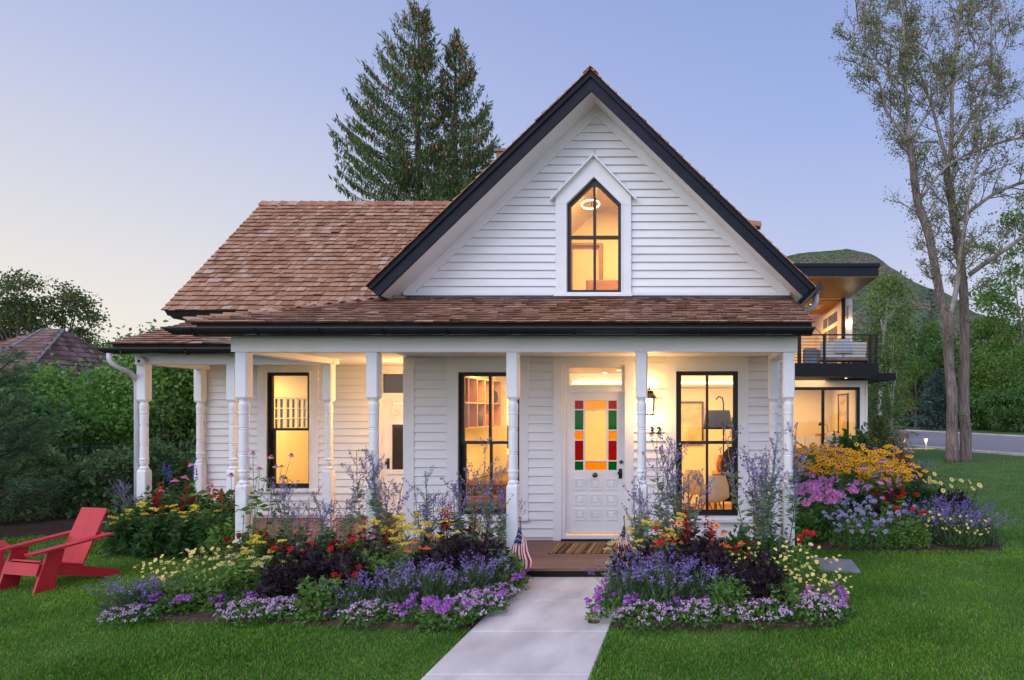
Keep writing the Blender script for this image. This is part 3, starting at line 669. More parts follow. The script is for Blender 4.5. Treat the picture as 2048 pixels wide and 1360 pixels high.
sc_ = mb.build('security_camera', MAT['white'], house, True)
mb = MB(); mb.lathe([(.002, 0), (.03, .004), (.045, .02), (.05, .03)], 0, 0, 16); mb.v = [np.stack([v[:, 0] + cx + .02, 10.305 - .028 + v[:, 2], v[:, 1] + cz - .004], -1) for v in mb.v]; mb.build('lens_dome', MAT['black'], sc_, True)
# ---------------- rooms behind the windows
FL = DK + .02; CE = 2.78
PLA = MAT['plaster']
room('room_wall', house, -2.40, 1.19, YW + .151, 13.6, FL, 2.70, PLA, [(-.95, -.35, FL, 2.3)])
room('room_wall', house, -4.03, -2.51, YW + .152, 13.95, FL, CE, PLA, [(-3.86, -2.75, FL, 2.5)])
room('room_wall', house, -5.6, -2.2, 14.06, 16.7, FL, CE - .001, PLA)
room('room_wall', house, -8.52, -6.2, YL + .151, 15.95, FL, CE - .002, PLA, lops=[(13.9, 15.15, 1.60, 2.26)])
# west room: a muntined window in its far side wall
mb = MB()
for y0 in (13.92, 14.34, 14.76):
    y1 = y0 + .38
    for a, b, c, d in ((y0 - .03, y0 + .01, 1.6, 2.26), (y1 - .01, y1 + .03, 1.6, 2.26), (y0, y1, 1.60, 1.63), (y0, y1, 2.23, 2.26), (y0, y1, 1.82, 1.835), (y0, y1, 2.03, 2.045), ((y0 + y1) / 2 - .008, (y0 + y1) / 2 + .008, 1.6, 2.26)): mb.box(-8.6, -8.55, a, b, c, d)
ww = mb.build('window', MAT['white'], house)
mb = MB(); mb.box(-8.63, -8.625, 13.9, 15.15, 1.6, 2.26); mb.build('pane', MAT['glass'], ww)
AMB = (1, .54, .14); PALE = (1, .55, .15)
area_light((-7.3, 13.6, 2.74), 1.2, 112, AMB, house)
area_light((-3.3, 12.0, 2.74), 1.0, 125, AMB, house)
area_light((-3.9, 15.4, 2.74), 1.4, 170, (1, .55, .13), house)
area_light((-.6, 11.9, 2.66), 1.6, 135, PALE, house)
# cove strip and recessed lights in the living room
mb = MB(); mb.box(-2.39, 1.18, 13.46, 13.50, 2.515, 2.555); mb.box(1.07, 1.10, 10.6, 13.4, 2.52, 2.55); mb.build('cove_light', MAT['strip'], house)
mb = MB(); mb.box(-2.395, 1.185, 13.40, 13.59, 2.46, 2.50); mb.build('cove_lip', PLA, house)
for x, y in ((-1.9, 11.2), (-1.35, 12.1), (-1.7, 12.9), (.2, 11.5)): downlight(house, x, y, 2.699)
downlight(house, -3.75, 15.0, CE - .003)
# ---------------- attic behind the pointed window
az, xs = 5.95, lambda z: (6.38 - z) / KS
mb = MB()
for sgn in (-1, 1):
    p = [(XC + sgn * xs(3.9), 3.9), (XC + sgn * xs(az), az)]
    mb.poly([(p[0][0], YW + .1, p[0][1]), (p[0][0], 13.4, p[0][1]), (p[1][0], 13.4, p[1][1]), (p[1][0], YW + .1, p[1][1])])
mb.poly([(XC - xs(az), YW + .1, az), (XC + xs(az), YW + .1, az), (XC + xs(az), 13.4, az), (XC - xs(az), 13.4, az)])
mb.poly([(XC - xs(3.75), 13.4, 3.75), (XC + xs(3.75), 13.4, 3.75), (XC + xs(az), 13.4, az), (XC - xs(az), 13.4, az)])
mb.build('room_wall', PLA, house)
mb = MB(); mb.box(-4.1, 1.2, YW + .16, 13.4, 3.70, 3.75); mb.build('room_floor', MAT['wood'], house)
mb = MB(); a = PX(1141, 13.3); ring(mb, rect(a - .5, PX(1205, 13.3), 3.76, PZ(486, 13.3)), rect(a + .03, PX(1205, 13.3) - .06, 3.76, PZ(491, 13.3)), 13.28, 13.38); mb.build('attic_door_frame', MAT['wood'], house)
area_light((-1.5, 11.6, 5.85), 1.2, 150, (1, .54, .12), house)
al = empty('ring_pendant', (-1.93, 11.6, 5.50), 'glowing ring pendant lamp seen through the pointed attic window', 'ceiling lamp')
for i, (dx, dz, r) in enumerate(((.16, -.02, .15),)):
    q = MB(); t = np.linspace(0, 2 * math.pi, 25); q.tube(np.stack([dx + r * np.cos(t), r * np.sin(t), dz + r * .22 * np.cos(t + 1 + i)], -1), .011, 6); q.build('light_ring', MAT['strip'], al, True, True)
q = MB(); q.tube([(.16, .15, 0), (.16, 0, .445)], .006, 5); q.build('cord', MAT['black'], al, local=True)
dr = empty('dresser', (-1.62, 12.9, 3.75), 'oak dresser in the attic behind the lower panes of the pointed window', 'dresser'); dr.scale = (1, 1, .62)
q = MB(); q.bbox(-.4, .4, -.25, .25, .08, 1.05, .01); q.build('body', MAT['wood'], dr, local=True)
for z in (.12, .43, .74):
    q = MB(); q.bbox(-.37, .37, -.272, -.251, z, z + .28, .006); q.build('drawer', MAT['wood'], dr, local=True)
for a in (-.35, .35): q = MB(); q.box(a - .03, a + .03, -.22, .22, 0, .079); q.build('leg', MAT['wood'], dr, local=True)
# ---------------- furniture seen through the ground-floor windows
fl = empty('floor_lamp', (PX(1447, 11.0) - .06, 11.0, FL), 'floor lamp with dark drum shade behind the window right of the door', 'floor lamp')
q = MB(); q.lathe([(.16, 0), (.16, .02), (.02, .035)], .06, 0, 20); q.build('base', MAT['darkfab'], fl, local=True)
q = MB(); q.tube([(.06, 0, .02), (.06, 0, 1.98), (.04, 0, 2.06), (-.02, 0, 2.08), (-.06, 0, 2.03)], .012, 8); q.build('pole', MAT['darkfab'], fl, local=True)
q = MB(); q.lathe([(.24, 1.56), (.19, 1.86)], -.03, 0, 24); q.build('lamp_shade', MAT['darkfab'], fl, True, True)
def shell_chair(x, y, rz, label):
    t = empty('shell_chair', (x, y, FL), label, 'chair', 'white shell chairs in the living room', rz)
    prof = [(-.22, .46), (-.15, .44), (.05, .42), (.17, .45), (.215, .55), (.24, .70), (.26, .86)]
    q = MB(); W = [.19, .22, .23, .22, .22, .20, .14]
    nn = 9; V = []
    for (d, z), w in zip(prof, W):
        for k in range(nn):
            u = k / (nn - 1) * 2 - 1; V.append((u * w, d - .05 * (z > .5) * u * u, z + .07 * u * u * (z < .5)))
    F = [[i * nn + k, i * nn + k + 1, (i + 1) * nn + k + 1, (i + 1) * nn + k] for i in range(6) for k in range(nn - 1)]
    q.add(V, F); q.add([(a, b + .012, c - .012) for a, b, c in V], [f[::-1] for f in F]); q.build('seat_shell', MAT['cream'], t, True, True)
    for a in (-1, 1):
        for b in (-1, 1):
            q = MB(); q.tube([(a * .08, b * .08, .43), (a * .21, b * .22, 0)], [.014, .010], 6); q.build('leg', MAT['wood'], t, local=True)
shell_chair(PX(1424, 10.75), 10.75, R(200), 'white shell chair beside the floor lamp, its back to the window')
shell_chair(PX(1398, 11.7), 11.7, R(150), 'white shell chair deeper in the room, half hidden by the nearer one')
dk = empty('desk', (PX(1442, 12.2) + .22, 12.2, FL), 'small walnut desk with drawers against the living room wall', 'desk')
q = MB(); q.bbox(-.38, .42, -.3, .3, .72, .76, .006); q.build('top', MAT['wood'], dk, local=True)
q = MB(); q.bbox(-.33, .37, -.27, .27, .56, .719, .004); q.build('drawer', MAT['darkwood'], dk, local=True)
for a in (-.32, .36):
    for b in (-.25, .25): q = MB(); q.box(a - .022, a + .022, b - .022, b + .022, 0, .559); q.build('leg', MAT['wood'], dk, local=True)
va = MB(); va.lathe([(.05, 0), (.075, .06), (.08, .16), (.055, .24), (.04, .28), (.05, .31)], 0, 0, 16)
vo = va.build('vase', mat('copper_glaze', (.35, .09, .03), (.45, .13, .05), .3, 8), None, True); vo.location = (PX(1441, 12.15), 12.15, FL + .761); tag(vo, 'copper coloured vase standing on the walnut desk', 'vase')
ct = empty('coat', (PX(1463, 10.9), 10.9, FL + .42), 'dark coat slung beside the floor lamp at the window edge', 'coat')
q = MB(); q.lathe([(.20, .0), (.22, .12), (.19, .35), (.16, .6), (.13, .78), (.05, .86)], 0, 0, 14); q.v = [np.stack([v[:, 0] * (1 + .12 * np.sin(v[:, 2] * 14)), v[:, 1] * .5, v[:, 2]], -1) for v in q.v]; q.build('cloth', MAT['darkfab'], ct, True, True)
q = MB(); q.tube([(.15, -.05, .72), (.2, -.1, .5), (.16, -.12, .15)], [.06, .05, .045], 8); q.build('sleeve', MAT['darkfab'], ct, True, True)
cs = empty('coat_stand', (PX(1466, 10.98), 10.98, FL), 'dark wooden coat stand carrying the coat beside the floor lamp', 'coat stand')
q = MB(); q.tube([(0, 0, 0), (0, 0, 1.75)], .022, 8); q.build('pole', MAT['darkwood'], cs, local=True)
q = MB(); q.lathe([(.2, 0), (.2, .03), (.03, .05)], 0, 0, 16); q.build('base', MAT['darkwood'], cs, local=True)
q = MB()
for k in range(4): q.tube([(0, 0, 1.62), (.09 * math.cos(k * 1.57), .09 * math.sin(k * 1.57), 1.72)], .01, 6)
q.build('hooks', MAT['darkwood'], cs, local=True)
pc = empty('framed_picture', (-.15, 13.555, 1.75), 'pale framed picture on the back wall of the living room', 'picture')
q = MB(); ring(q, rect(-.32, .32, -.42, .42), rect(-.28, .28, -.38, .38), -.02, .03); q.build('frame', MAT['darkwood'], pc, local=True)
q = MB(); q.box(-.28, .28, .0, .02, -.38, .38); q.build('print', mat('abstract_print', (.35, .28, .2), (.7, .62, .5), .8, 3), pc, local=True)
# cubby shelf with things on it, on the west wall of the study
cb = empty('cubby_shelf', (-4.028, 12.5, 1.70), 'oak cubby shelf on the study wall behind the left front window', 'shelf')
q = MB(); WD = MAT['wood']; D_ = .30
for z in (0, .42, .84): q.box(0, D_, -1.7, .66, z - .012, z + .012)
for y in (-1.7, -1.2, -.75, -.3, .18, .66): q.box(0, D_ - .002, y - .012, y + .012, .0125, .8275)
q.build('carcass', WD, cb, local=True)
q = MB(); q.box(.001, .012, -1.68, .65, .013, .827); q.build('back_panel', mat('orange_wood', (.45, .14, .03), (.50, .17, .045), .5, 3), cb, local=True)
def blob(name, x, y, z, prof, m, label, cat, n=14, fx=None):
    q = MB(); q.lathe(prof, 0, 0, n)
    if fx: q.v = [fx(v) for v in q.v]
    o = q.build(name, m, None, True); o.location = (x, y, z); return tag(o, label, cat)
helm = [(.06, 0), (.12, .02), (.14, .10), (.12, .19), (.06, .25), (.003, .26)]
blob('helmet', -3.86, 12.95, 2.133, helm, MAT['black'], 'black helmet on the upper tier of the study cubby shelf', 'helmet', fx=lambda v: np.stack([v[:, 0], v[:, 1] * 1.15, v[:, 2]], -1))
blob('camera_bag', -3.87, 12.10, 1.713, [(.1, 0), (.13, .03), (.13, .18), (.09, .24), (.01, .26)], MAT['darkfab'], 'charcoal bag in the lower tier of the study cubby shelf', 'bag', 8)
blob('bucket', -3.86, 12.52, 1.713, [(.055, 0), (.09, .2), (.075, .2), (.045, .02)], mat('red_enamel', (.5, .05, .02), rough=.3), 'small red bucket in the lower tier of the study cubby shelf', 'bucket', 18)
bd = empty('daybed', (-3.55, 12.75, FL), 'brown upholstered daybed with pale wooden base in the study', 'daybed')
q = MB(); q.bbox(-.45, .40, -.95, .95, .0, .38, .01); q.build('base', WD, bd, local=True)
q = MB(); q.bbox(-.44, .36, -.93, .93, .381, .64, .06); q.build('mattress', MAT['brownfab'], bd, local=True)
kc = empty('kitchen_counter', (-4.2, 16.3, FL), 'dark kitchen counter with white worktop far behind the left front window', 'kitchen counter')
q = MB(); q.bbox(-1.2, 1.6, -.3, .38, .08, .88, .006); q.build('cabinet', MAT['darkwood'], kc, local=True)
q = MB(); q.bbox(-1.22, 1.62, -.33, .38, .881, .92, .006); q.build('worktop', MAT['cream'], kc, local=True)
q = MB(); q.box(-1.2, 1.6, .381, .389, .93, 1.5); q.build('splashback', MAT['brownfab'], kc, local=True)
pd = empty('pendant_lamp', (PX(1007, 15.2), 15.2, 1.62), 'small lit glass pendant hanging in the kitchen beyond the study', 'ceiling lamp')
q = MB(); q.lathe([(.07, 0), (.075, .22), (.02, .25)], 0, 0, 14); q.build('lamp_shade', MAT['lamp'], pd, True, True)
q = MB(); q.tube([(0, 0, .24), (0, 0, 1.15)], .005, 5); q.build('cord', MAT['black'], pd, local=True)
so = empty('armchair', (-3.95, 14.75, FL), 'cream armchair in the doorway beyond the study', 'armchair')
q = MB(); q.bbox(-.4, .4, -.35, .4, .12, .45, .05); q.build('seat', MAT['cream'], so, local=True)
q = MB(); q.bbox(-.4, .4, .25, .45, .451, .95, .06); q.build('backrest', MAT['cream'], so, local=True)
for a in (-.36, .36):
    for b in (-.3, .38): q = MB(); q.tube([(a, b, 0), (a, b, .13)], .02, 6); q.build('leg', MAT['darkwood'], so, local=True)
# ---------------- doormat
dm = MB(); rg = random.Random(2)
x = -1.93
while x < -1.03:
    w = rg.uniform(.008, .016); dm.box(x, x + w - .003, 8.98, 9.62, DK + .001, DK + rg.uniform(.012, .018)); x += w
o = dm.build('doormat', mat('coir_stripes', (1, 1, 1), rough=.9, island=[(0, (.05, .03, .02)), (.35, (.12, .06, .03)), (.6, (.30, .16, .07)), (1, (.42, .26, .12))])); tag(o, 'striped brown doormat lying on the deck before the front door', 'doormat')
# ------------------------------------------------------------------ ground, walk, road, hill
def G(px, py): Y = 2740 / (py - 820); return ((px - 1390) * Y / 1370, Y)
MAT['lawn'] = mat('lawn_soil', (.035, .085, .016), (.07, .14, .028), .95, 1.3, bump=.5, bscale=70, dist=.03)
def sheet(name, pts, z, m):
    mb = MB(); mb.poly([(x, y, z) for x, y in pts]); o = mb.build(name, m); tag(o, kind='structure'); return o
g = 2400
sheet('ground', [(-g, -60), (g, -60), (g, g), (-g, g)], 0, MAT['lawn'])
walk = MB(); y = 8.16; k = 0
while y > -2:
    y0 = max(y - 1.005, -2.2); walk.bbox(-2.03, -.785, y0 + .010, y - .006, -.05, .014, .008); y -= 1.01
walk_o = walk.build('walkway', MAT['concrete']); tag(walk_o, kind='structure')
mb = MB()
NR = [(8.6, 60), (9.6, 47), (11.6, 38.6), (13.3, 33), (14.5, 30.1), (19, 19), (26, 6), (30, -20)]
FR = [(14, 92), (17, 78), (20.4, 66), (24, 52), (30, 38), (38, 24), (46, 8), (50, -20)]
def strip(name, A, B, z, m):
    q = MB(); V = [(x, y, z) for x, y in A] + [(x, y, z) for x, y in B]; n = len(A)
    q.add(V, [[i, n + i, n + i + 1, i + 1] for i in range(n - 1)]); o = q.build(name, m); return tag(o, kind='structure')
strip('road', NR, FR, .012, MAT['asphalt'])
def off(A, d): return [(x + d, y) for x, y in A]
def kerb(A, d):
    q = MB()
    for (a, b), (c, e) in zip(A, A[1:]): q.hexa([(a, b, -.05), (a + d, b, -.05), (c + d, e, -.05), (c, e, -.05), (a, b, .10), (a + d, b, .10), (c + d, e, .10), (c, e, .10)])
    tag(q.build('kerb', MAT['concrete']), kind='structure')
kerb(NR, -.45); kerb(FR, .4)
strip('path', off([(17, 85), (19, 76), (21.5, 68)], 4.6), off([(17, 85), (19, 76), (21.5, 68)], 7.5), .02, MAT['concrete'])
# hill behind the town
rng = np.random.default_rng(5)
def fbm(x, y, octs, seed):
    out = np.zeros_like(x); a = 1.
    r = np.random.default_rng(seed)
    for o in octs:
        for _ in range(3):
            th = r.uniform(0, 6.28); out += a * np.sin((x * math.cos(th) + y * math.sin(th)) / o * 6.28 + r.uniform(0, 6.28)) / 3
        a *= .55
    return out
YM = 950.
pxs = [-3000, 900, 1300, 1480, 1590, 1640, 1690, 1740, 1800, 1850, 1905, 1950, 2010, 2100, 2400, 3200, 4200]
pys = [812, 790, 640, 540, 507, 502, 497, 508, 545, 574, 608, 640, 668, 690, 700, 720, 780]
nx_, ny_ = 300, 70
xx = np.linspace(PX(700, YM), PX(3600, YM), nx_); tt = np.linspace(0, 1, ny_)
ridge = 2 - (np.interp(xx, [PX(p, YM) for p in pxs], pys) - 820) * YM / 1370
XX, TT = np.meshgrid(xx, tt); YYm = 330 + TT * (YM - 330)
ZZ = ridge[None, :] * (TT ** 1.35) + fbm(XX, YYm, (220, 110, 55, 27, 13), 3) * 7 * (.25 + .75 * TT) * (1 - .75 * (TT > .93))
ZZ[0] = -3
V = np.stack([XX + fbm(XX, YYm, (140, 60), 9) * 8, YYm, ZZ], -1)
Vb = V[-1:].copy(); Vb[..., 1] += 300; Vb[..., 2] = -3
V = np.concatenate([V, Vb]).reshape(-1, 3)
i, j = np.meshgrid(np.arange(ny_), np.arange(nx_ - 1), indexing='ij'); b0 = (i * nx_ + j).reshape(-1)
mb = MB(); mb.add(V, np.stack([b0, b0 + 1, b0 + nx_ + 1, b0 + nx_], 1))
hm = bpy.data.materials.new('hillside'); hm.use_nodes = True
hn, hl = hm.node_tree.nodes, hm.node_tree.links; pb = hn['Principled BSDF']; pb.inputs['Roughness'].default_value = .95
t = hn.new('ShaderNodeTexCoord')
def hnoise(sc, lo, hi, d=6):
    z = hn.new('ShaderNodeTexNoise'); z.inputs['Scale'].default_value = sc; z.inputs['Detail'].default_value = d; hl.new(t.outputs['Object'], z.inputs['Vector'])
    r = ramp(hn, [(lo, (0, 0, 0)), (hi, (1, 1, 1))]); hl.new(z.outputs['Fac'], r.inputs[0]); return r.outputs[0]
def hmix(f, a, b):
    m = hn.new('ShaderNodeMix'); m.data_type = 'RGBA'; hl.new(f, m.inputs['Factor'])
    for s_, q in (('A', a), ('B', b)):
        if isinstance(q, tuple): m.inputs[s_].default_value = (*q, 1)
        else: hl.new(q, m.inputs[s_])
    return m.outputs['Result']
c = hmix(hnoise(.012, .44, .58), (.085, .15, .045), (.27, .15, .12))
c = hmix(hnoise(.035, .45, .62), c, (.10, .15, .055))
c = hmix(hnoise(.22, .44, .56), c, (.03, .06, .026))
sxh = hn.new('ShaderNodeSeparateXYZ'); hl.new(t.outputs['Object'], sxh.inputs[0])
hl.new(c, pb.inputs['Base Color'])
hb = hn.new('ShaderNodeBump'); hb.inputs['Distance'].default_value = 9; hb.inputs['Strength'].default_value = .8; hl.new(hnoise(.16, .2, .8), hb.inputs['Height']); hl.new(hb.outputs[0], pb.inputs['Normal'])
hill = mb.build('hill', hm, None, True); tag(hill, kind='structure')
# ------------------------------------------------------------------ modern house behind on the right
mh = empty('modern_house', (4.5, 28, 0), 'modern two storey house with black flat roof, balcony and lit glass walls', 'house')
YBAL, YU, YLo = 25.0, 29.8, 27.2
XRm = 6.7; XLm = 1.2
MAT['soffitwood'] = mat('cedar_soffit', (.24, .12, .06), (.32, .17, .09), .45, 2, stretch=(8, .6, 1))
MAT['blackwall'] = mat('black_steel', (.006, .006, .008), (.010, .010, .013), .5, 4, spec=.2)
def mbuild(name, m, fn, par=None, smooth=False):
    q = MB(); fn(q); return q.build(name, m, par or mh, smooth)
zr = PZ(553, YBAL); zr2 = PZ(527, YBAL)
mbuild('roof', MAT['navy'], lambda q: (q.box(XLm, XRm, YBAL, 40, zr + .02, zr2 - .12), q.box(XLm - .05, XRm + .05, YBAL - .06, 40, zr2 - .119, zr2)))
mbuild('soffit', MAT['soffitwood'], lambda q: q.box(XLm, XRm - .03, YBAL + .04, 40, zr - .02, zr + .018))
zb0, zb1 = PZ(753, YBAL), PZ(726, YBAL)
mbuild('balcony', MAT['blackwall'], lambda q: q.box(XLm, XRm, YBAL, YU + 2, zb0, zb1))
mbuild('canopy', MAT['blackwall'], lambda q: q.box(XRm - 1.5, PX(1776, YLo + .5), YLo - .6, 36, PZ(760, YLo - .6), PZ(746, YLo - .6)))
# upper storey
uz = zb1; ux1 = PX(1704.5, YU); uf1 = PX(1690, YU)
mbuild('wall', MAT['white'], lambda q: (q.box(uf1 + .02, ux1, YU, YU + .3, uz, zr - .021), q.box(XLm, uf1 + .019, YU, YU + .3, PZ(584, YU), zr - .021), q.box(ux1 - .3, ux1, YU + .301, 40, uz, zr - .021)))
def mframe(x0, x1, z0, z1, Y, xs, fr=.13):
    q = MB(); ring(q, rect(x0, x1, z0, z1), rect(x0 + fr, x1 - fr, z0 + fr * .6, z1 - fr), Y - .02, Y + .12)
    for x in xs: q.box(x - fr * .45, x + fr * .45, Y - .015, Y + .115, z0 + fr * .6, z1 - fr)
    o = q.build('window', MAT['black'], mh)
    g = MB(); g.box(x0 + fr, x1 - fr, Y + .05, Y + .06, z0 + .05, z1 - fr); g.build('pane', MAT['glass'], o); return o
mframe(XLm, uf1, uz + .02, PZ(584, YU), YU + .02, (PX(1612, YU) - .3,))
lx1 = PX(1735, YLo); lf1 = PX(1720, YLo)
mbuild('wall', MAT['white'], lambda q: (q.box(lf1 + .22, lx1, YLo - .02, YLo + .3, 0, zb0), q.box(lf1, lf1 + .219, YLo + .03, YLo + .3, 0, zb0 - .001), q.box(XLm, lf1 - .001, YLo + .02, YLo + .3, PZ(774, YLo), zb0 - .002), q.box(lx1 - .3, lx1, YLo + .301, 40, 0, zb0)))
mframe(XLm, lf1, .06, PZ(774, YLo), YLo + .04, (PX(1646.5, YLo), PX(1560, YLo)), .12)
# railing
zt = PZ(668, YBAL); q = MB()
q.box(XLm, XRm, YBAL + .02, YBAL + .08, zt - .05, zt); q.box(XRm - .08, XRm - .02, YBAL + .081, YU, zt - .05, zt)
for px in (1556, 1600, 1649, 1740.6, 1753): x = PX(px, YBAL); q.box(x - .05, x + .05, YBAL + .015, YBAL + .10, zb1, zt - .051)
for y in (26.2, 27.5, 28.8, 29.6): q.box(XRm - .09, XRm - .02, y, y + .08, zb1, zt - .051)
for k in range(8):
    z = zb1 + .10 + k * (zt - .06 - zb1 - .1) / 8
    q.tube([(XLm, YBAL + .05, z), (XRm, YBAL + .05, z)], .012, 5); q.tube([(XRm - .05, YBAL + .1, z), (XRm - .05, YU, z)], .012, 5)
q.build('railing', MAT['black'], mh)
# rooms
def mroom(x0, x1, y0, y1, z0, z1, ceil, floor):
    mbuild('room_wall', MAT['plaster'], lambda q: (q.box(x0, x1, y1, y1 + .1, z0, z1), q.box(x0 - .1, x0, y0, y1, z0, z1), q.box(x1, x1 + .1, y0, y1, z0, z1)))
    mbuild('room_ceiling', ceil, lambda q: q.box(x0, x1, y0, y1, z1, z1 + .03)); mbuild('room_floor', floor, lambda q: q.box(x0, x1, y0, y1, z0 - .03, z0))
mroom(XLm + .1, ux1 - .42, YU + .31, 36.5, uz + .005, zr - .06, MAT['soffitwood'], MAT['wood'])
mroom(XLm + .1, lx1 - .42, YLo + .31, 32.5, .03, zb0 - .01, MAT['plaster'], MAT['wood'])
# interior glazed doors and clerestory on the right-hand room wall
q = MB()
for y0, y1 in ((30.9, 31.9), (32.0, 33.0), (33.2, 34.2)):
    for z0, z1 in ((uz + .02, uz + 2.1), (uz + 2.3, uz + 2.75)): q.box(ux1 - .44, ux1 - .425, y0, y1, z0, z1)
q.build('dark_glazing', MAT['dimglass'], mh)
for x in (4.2, 5.3): downlight(mh, x, 31.2, zr - .062, .06)
downlight(mh, PX(1692, YBAL + 1.2), YBAL + 1.2, zb0 - .001, .05)
downlight(mh, PX(1560 + 385 / 2.834, YLo + 1), YLo + 1, zb0 - .012, .05)
area_light((4.0, 32.6, zr - .12), 2.5, 450, (1, .52, .14), mh)
area_light((4.2, 29.8, zb0 - .1), 2.2, 230, (1, .54, .16), mh)
area_light((4.6, 27.6, zr - .06), 2.6, 30, (1, .55, .2), mh, sy=1.5)
area_light((4.8, 26.2, zb0 - .03), 2.0, 42, (1, .6, .25), mh)
# wall sconce and its light
wx, wz0, wz1 = PX(1700, YU - .1), PZ(640, YU), PZ(611, YU)
so = mbuild('wall_sconce', MAT['pipe'], lambda q: q.bbox(wx - .09, wx + .09, YU - .16, YU - .001, wz0, wz1, .01))
mbuild('sconce_bulb', MAT['bulb'], lambda q: q.box(wx - .06, wx + .06, YU - .13, YU - .03, wz0 - .012, wz0 - .002), so)
point_light((wx, YU - .22, wz0 - .12), 9, (1, .7, .4), .05, so)
mbuild('wall', MAT['white'], lambda q: q.box(XLm, XLm + .1, YLo + .3, 40, 0, zr - .03))
# what stands in and on it
def sofa(name, x, y, z, w, label, rz=0, arms=True, frame=None):
    t = empty(name, (x, y, z), label, 'sofa', None, rz)
    q = MB(); q.bbox(-w / 2, w / 2, -.42, .42, .14, .26, .01)
    if arms:
        for a in (-1, 1): q.bbox(a * w / 2 - .05, a * w / 2 + .05, -.44, .44, 0.0, .58, .01)
    q.build('frame', frame or MAT['wood'], t, local=True)
    n = max(1, round(w / .8))
    for k in range(n):
        x0 = -w / 2 + .06 + k * (w - .12) / n; q = MB(); q.bbox(x0 + .01, x0 + (w - .12) / n - .01, -.42, .38, .261, .44, .05); q.build('seat_cushion', MAT['cream'], t, local=True)
        q = MB(); q.hexa([(x0 + .02, .18, .441), (x0 + (w - .12) / n - .02, .18, .441), (x0 + (w - .12) / n - .02, .36, .441), (x0 + .02, .36, .441), (x0 + .02, .30, .86), (x0 + (w - .12) / n - .02, .30, .86), (x0 + (w - .12) / n - .02, .44, .84), (x0 + .02, .44, .84)]); q.build('back_cushion', MAT['cream'], t, local=True)
    return t
def pillow(x, y, z, s, rz, m, label, tilt=.35):
    q = MB(); n = 9; u = np.linspace(-1, 1, n); A, B = np.meshgrid(u, u); th = .28 * (1 - A ** 4) * (1 - B ** 4) * .5
    idx = lambda i, j: i * n + j
    F = [[idx(i, j), idx(i, j + 1), idx(i + 1, j + 1), idx(i + 1, j)] for i in range(n - 1) for j in range(n - 1)]
    k = 1 - .06 * (A ** 2) * (1 - B ** 2)
    q.add(np.stack([A * s * .5, -th * s, B * s * .5], -1), F); q.add(np.stack([A * s * .5, th * s, B * s * .5], -1), [f[::-1] for f in F])
    o = q.build('pillow', m, None, True); o.location = (x, y, z + s * .45); o.rotation_euler = (-tilt, 0, rz); return tag(o, label, 'pillow')
MAT['greyfab'] = mat('grey_fabric', (.42, .42, .45), (.52, .52, .55), .9, 20)
xs_ = PX(1650, 26); sofa('balcony_sofa', PX(1683, 26.3), 26.3, zb1, 1.9, 'wood framed sofa with white cushions behind the black balcony railing', R(180), True, mat('grey_teak', (.17, .13, .12), (.23, .18, .16), .7, 4))
pillow(PX(1702, 26.1), 26.1, zb1 + .45, .5, .4, MAT['cream'], 'cream pillow at the outer end of the balcony sofa')
th = MB(); th.hexa([(0, 0, 0), (.7, 0, 0), (.7, .03, 0), (0, .03, 0), (.05, -.02, .5), (.6, -.02, .5), (.6, .2, .55), (.05, .2, .55)]); o = th.build('throw_blanket', MAT['greyfab']); o.location = (PX(1668, 25.85), 25.85, zb1 + .45); tag(o, 'pale throw blanket hung over the balcony sofa', 'blanket')
lb = empty('planter_box', (PX(1620, 25.5), 25.5, zb1), 'dark grey planter box behind the balcony railing', 'planter')
q = MB(); q.bbox(-.23, .23, -.2, .2, 0, .55, .01); q.build('box', MAT['stone'], lb, local=True)
q = MB(); q.box(-.19, .19, -.16, .16, .551, .56); q.build('soil', MAT['soil'], lb, local=True)
af = empty('arc_lamp', (PX(1652, 30.6), 30.6, uz + .01), 'thin black arc floor lamp in the upstairs room', 'floor lamp')
t = np.linspace(0, 1, 12); q = MB(); q.tube(np.stack([-1.15 + 1.15 * np.cos(t * 1.75), t * 0, 1.0 * (t > -1) + 1.15 * np.sin(t * 1.75) * 1.0], -1).tolist(), .018, 6); q.tube([(0, 0, 0), (0, 0, 1.0)], .018, 6); q.build('pole', MAT['black'], af, local=True)
q = MB(); q.lathe([(.22, 0), (.22, .04), (.03, .05)], 0, 0, 18); q.build('base', MAT['black'], af, local=True)
q = MB(); ex_, ez_ = -1.15 + 1.15 * math.cos(1.75), 1.0 + 1.15 * math.sin(1.75); q.lathe([(.2, ez_ - .15), (.16, ez_ - .04), (.03, ez_)], ex_, 0, 16); q.build('lamp_shade', MAT['black'], af, True, True)
sofa('sofa', 4.0, 29.0, .03, 2.9, 'long cream sofa inside the lit ground-floor room of the modern house', R(0))
pillow(PX(1668, 28.6), 28.6, .48, .62, .25, MAT['cream'], 'large cream pillow leaning on the indoor sofa', .3)
pillow(PX(1655, 28.8), 28.8, .48, .52, -.2, mat('sand_fabric', (.42, .33, .22), (.5, .4, .28), .9, 20), 'sand coloured pillow beside the large cream one', .3)
dl = empty('desk_lamp', (5.95, 30.6, .95), 'black desk lamp on the wooden cabinet inside the modern house', 'desk lamp')
q = MB(); q.tube([(0, 0, 0), (-.05, 0, .35), (-.30, 0, .5)], .014, 6); q.lathe([(.1, 0), (.1, .02), (.02, .03)], 0, 0, 12); q.build('stem', MAT['black'], dl, local=True)
q = MB(); q.lathe([(.14, .36), (.06, .5), (.02, .52)], -.32, 0, 14); q.build('lamp_shade', MAT['black'], dl, True, True)
cbn = empty('sideboard', (5.88, 30.6, .03), 'wooden cabinet against the wall inside the modern house', 'cabinet')
q = MB(); q.bbox(-.45, .5, -.3, .3, .1, .915, .01); q.build('body', MAT['wood'], cbn, local=True)
